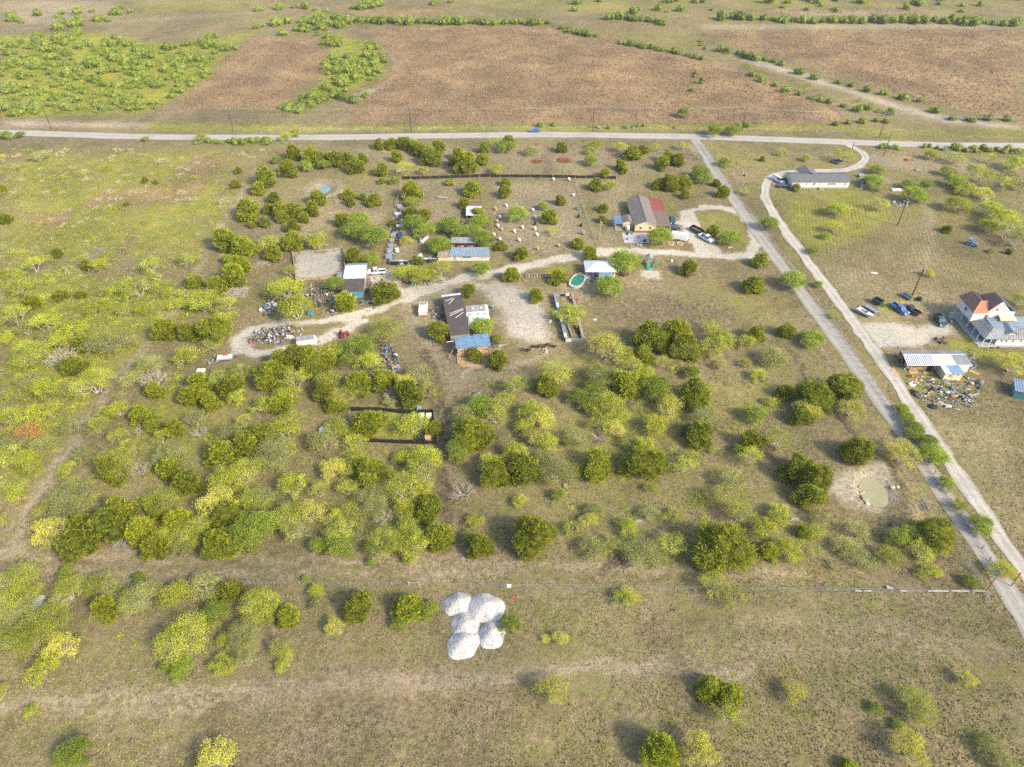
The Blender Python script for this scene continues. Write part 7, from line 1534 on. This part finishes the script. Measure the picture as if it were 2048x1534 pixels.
g = G(1675, 323, .6); o = thing('trampoline', 'round black trampoline under the tree beside the lane', 'trampoline', (g[0], g[1], 0)); MB().lathe([(1.9, .78), (1.9, .84)], 28).build('mat', M['black'], o); MB().tube([(2.03 * math.cos(k * math.pi / 14), 2.03 * math.sin(k * math.pi / 14), .8) for k in range(29)], .12, 6).build('rim', M['galvblue'], o)
for k in range(6): a = k * math.pi / 3; MB().tube([(2.1 * math.cos(a), 2.1 * math.sin(a), 0), (2.1 * math.cos(a), 2.1 * math.sin(a), 2.6)], .04, 6).build('pole', M['dark'], o)
MB().lathe([(2.08, .9), (2.08, 2.4)], 20).build('safety_net', M['black'], o) if False else None
for px, lab in ((1341.5, 'round stone planter below the cargo trailer, left one'), (1360, 'round stone planter below the cargo trailer, right one')):
    g = G(px, 488); o = thing('planter_ring', lab, 'planter', (g[0], g[1], 0), 0, 'round planters')
    for k in range(14): a = k * 2 * math.pi / 14; MB().box(math.cos(a) * .92, math.sin(a) * .92, .12, .24, .36, .26, a).build('stone', M['cream'], o)
    MB().lathe([(.80, .02), (.80, .16)], 16).build('soil', M['brick'], o)
# single small finds, each a thing of its own
SM = [('plastic_tub', 1018, 1172, 'white', .8, .5, .35, 'white tub on the fence line above the gravel piles', 'tub'), ('plastic_sled', 1026, 1195, 'redmetal', .8, .35, .2, 'red plastic piece lying above the gravel piles', 'plastic'), ('feed_trough', 1779, 1177, 'galv', 1.1, .5, .5, 'dark metal trough on the fence line', 'trough'), ('animal_trap', 1590, 1038, 'greywood', 1.5, .8, .15, 'grey board lying in the scrub above the soil patch, larger', 'board'), ('animal_trap', 1278, 1043, 'greywood', 1.4, .7, .12, 'pale grey boards lying left of the dark soil patch', 'board'),
      ('rusty_bin', 501, 684, 'rust', .9, .9, .8, 'rusty bin at the left end of the rubbish heap', 'bin'), ('blue_tarp', 552, 684, 'galvblue', 2.2, 1.2, .4, 'blue tarp on the front of the rubbish heap', 'tarp'), ('white_mattress', 577, 675, 'white', 2.0, 1.2, .4, 'white mattress on the rubbish heap', 'mattress'), ('orange_crate', 787, 734, 'orangepanel', 1.3, 1.0, .6, 'orange crate at the bottom of the bright rubbish heap', 'crate'), ('blue_barrel', 985, 615, 'tractorblue', .7, .7, 1.0, 'blue barrel standing right of the travel trailers', 'barrel'),
      ('teal_bin', 565, 628, 'tractorblue', .9, .7, .9, 'teal bin in the rubbish left of the yellow-green tree', 'bin'), ('teal_bin', 621, 628, 'tractorblue', 1.2, 1.0, .8, 'blue bin right of the round yellow-green tree', 'bin'), ('black_gate', 635, 610, 'dark', 1.8, .5, 1.2, 'dark gate panel among the rubbish', 'gate'), ('white_sheet', 1101, 643, 'white', .7, 1.5, .12, 'white door lying in the yard left of the blue pen', 'door'), ('white_sheet', 1190, 639, 'white', 1.0, .6, .12, 'white sheet lying right of the blue pen', 'sheet'),
      ('white_sheet', 1135, 591, 'white', 1.1, .5, .6, 'white box at the top end of the blue pen', 'box'), ('work_box', 850, 617, 'whitemetal', .1, .1, .1, 'x', 'x'), ('wood_box', 1161, 497, 'newwood', 1.5, .7, .5, 'pale wooden box under the tree by the wire fence', 'box'), ('dog_house', 1034, 520, 'orangepanel', 2.2, 1.0, .6, 'tan mound of clay tiles under the tree by the driveway', 'tiles'), ('green_tarp', 932, 383, 'greenplastic', 1.8, 1.6, .5, 'bright green tarp shelter beside the cedar in the long pen', 'tarp'),
      ('white_tank', 794, 501, 'white', 1.3, 1.2, 1.2, 'white tank in the front left corner of the long pen', 'tank'), ('metal_table', 841, 477, 'galv', .7, 4.0, .7, 'narrow metal roof strip under the pen trees, left', 'strip'), ('metal_table', 849, 479, 'whitemetal', .8, 4.4, .7, 'narrow white metal strip under the pen trees, right', 'strip'), ('dark_car_body', 801, 473, 'navypaint', 1.6, 3.0, 1.2, 'dark blue car shell under the trees at the pen fence', 'car shell'), ('feeder', 885, 396, 'greywood', 4.0, 1.0, .5, 'broken wooden feeder in the middle of the long pen', 'feeder'),
      ('stock_tank', 1790, 618, 'dark', .1, .1, .1, 'x', 'x'), ('tank', 1838, 598, 'black', 1.6, 1.6, .9, 'black round tank right of the utility pole', 'tank'), ('tv_dish', 1903, 635, 'galv', 1.6, 1.3, .7, 'grey scrap machine by the white house corner', 'machine'), ('blue_truck_cap', 1722, 352, 'galvblue', 2.0, 1.4, 1.0, 'blue camper shell at the right end of the mobile home', 'shell'), ('flat_boat', 1793, 380, 'offwhite', 3.6, 1.2, .5, 'small white flat boat right of the mobile home', 'boat'),
      ('burn_barrel', 1819, 319, 'rust', 3.2, 1.4, .6, 'dark scrap cart on the lawn near the road', 'cart'), ('burn_barrel', 1836, 341, 'greywood', 1.8, 1.0, .5, 'grey scrap frame on the lawn below the scrap cart', 'frame'), ('water_stone', 1786, 974, 'stone', 1.2, .8, .35, 'flat pale stone on the right bank of the murky pond, larger', 'stone'), ('water_stone', 1795, 975, 'stone', .8, .8, .35, 'pale stone on the right bank of the murky pond, right one', 'stone'), ('concrete_slab', 32, 1215, 'concrete', 8.5, 4.5, .25, 'pale slab under the trees in the front left corner', 'slab'),
      ('junk_crate', 402, 742, 'offwhite', 2.0, 1.3, .5, 'pale slatted crate below the junk trailer', 'crate'), ('junk_mat', 452, 711, 'redmetal', 1.0, .8, .95, 'red box riding on the junk trailer', 'box'), ('red_machine', 768, 675, 'rust', 1.8, 1.0, .7, 'rusty machine at the top of the bright rubbish heap', 'machine'), ('door_panel', 710, 676, 'galv', 2.4, .6, .1, 'grey panel lying right of the red tractor', 'panel'), ('white_board', 568, 701, 'whitemetal', .6, 1.0, .8, 'white post-like box left of the cargo trailer', 'box'),
      ('white_speck', 1131, 971, 'greywood', .9, .9, .4, 'stacked grey blocks in the scrub left of the twin cedars', 'blocks'), ('parts_box', 870, 682, 'galvblue', 2.8, .7, .3, 'blue-grey sheets under the tree left of the blue cabin', 'sheets'), ('chair_heap', 1250, 548, 'darkwood', 2.0, 1.4, 1.0, 'dark woodpile under the tree right of the white cabin', 'woodpile'), ('gas_bottle', 1343, 522, 'white', .6, .6, .9, 'white basketball-size tank beside the lower driveway', 'tank'), ('pallet', 1460, 495, 'newwood', 1.6, .5, .25, 'pale boards under the tree on the grass island', 'boards'), ('hay_ring', 1148, 597, 'rust', 2.6, 1.2, .9, 'rusty brown brush box at the top right of the blue pen', 'box')]
for nm, px, py, m, a, b, c, lab, cat in SM:
    if lab == 'x': continue
    g = G(px, py, c * .4); mb = MB()
    if nm in ('blue_barrel', 'tank', 'white_tank', 'gas_bottle', 'rusty_bin'): mb.lathe([(a * .46, 0), (a * .5, .04), (a * .5, c * .9), (a * .42, c), (a * .1, c + .03)], 14)
    elif nm in ('water_stone', 'dog_house', 'green_tarp', 'blue_tarp'): mb.lathe([(.52, 0), (.5, c * .5), (.36, c * .85), (.1, c)], 9, sx=a, sy=b)
    else: mb.b2(-a / 2, a / 2, -b / 2, b / 2, 0, c * .8).prism([(-a * .53, -b * .54, c * .8), (a * .53, -b * .54, c * .8), (a * .5, b * .54, c), (-a * .5, b * .54, c)], (0, 0, .05)).b2(-a * .4, -a * .28, -b * .56, -b * .51, .02, c * .7).b2(a * .2, a * .4, -b * .56, -b * .51, .02, c * .7)
    o = mb.build(nm, M[m], None, (g[0], g[1], H(*g) if nm != 'junk_mat' else .0), 0 if nm == 'concrete_slab' else (rt.random() - .5) * .8); tag(o, lab, cat)
    if nm == 'junk_mat': o.location.z = .69; o.scale.z = .5

# ================================================================== THE AIR
hz = MB().b2(-1650, 1650, -350, 2250, -6, 132)
hzm = bpy.data.materials.new('thin_haze'); hzm.use_nodes = True; ht = hzm.node_tree; ht.nodes.clear()
ho = ht.nodes.new("ShaderNodeOutputMaterial"); hv = ht.nodes.new("ShaderNodeVolumePrincipled"); hv.inputs["Color"].default_value = (.93, .95, .97, 1); hv.inputs["Density"].default_value = HAZE; hv.inputs["Anisotropy"].default_value = .2
ht.links.new(hv.outputs[0], ho.inputs["Volume"])
tag(hz.build('haze', hzm), 'thin pale haze over the whole valley', 'haze', kind='stuff')
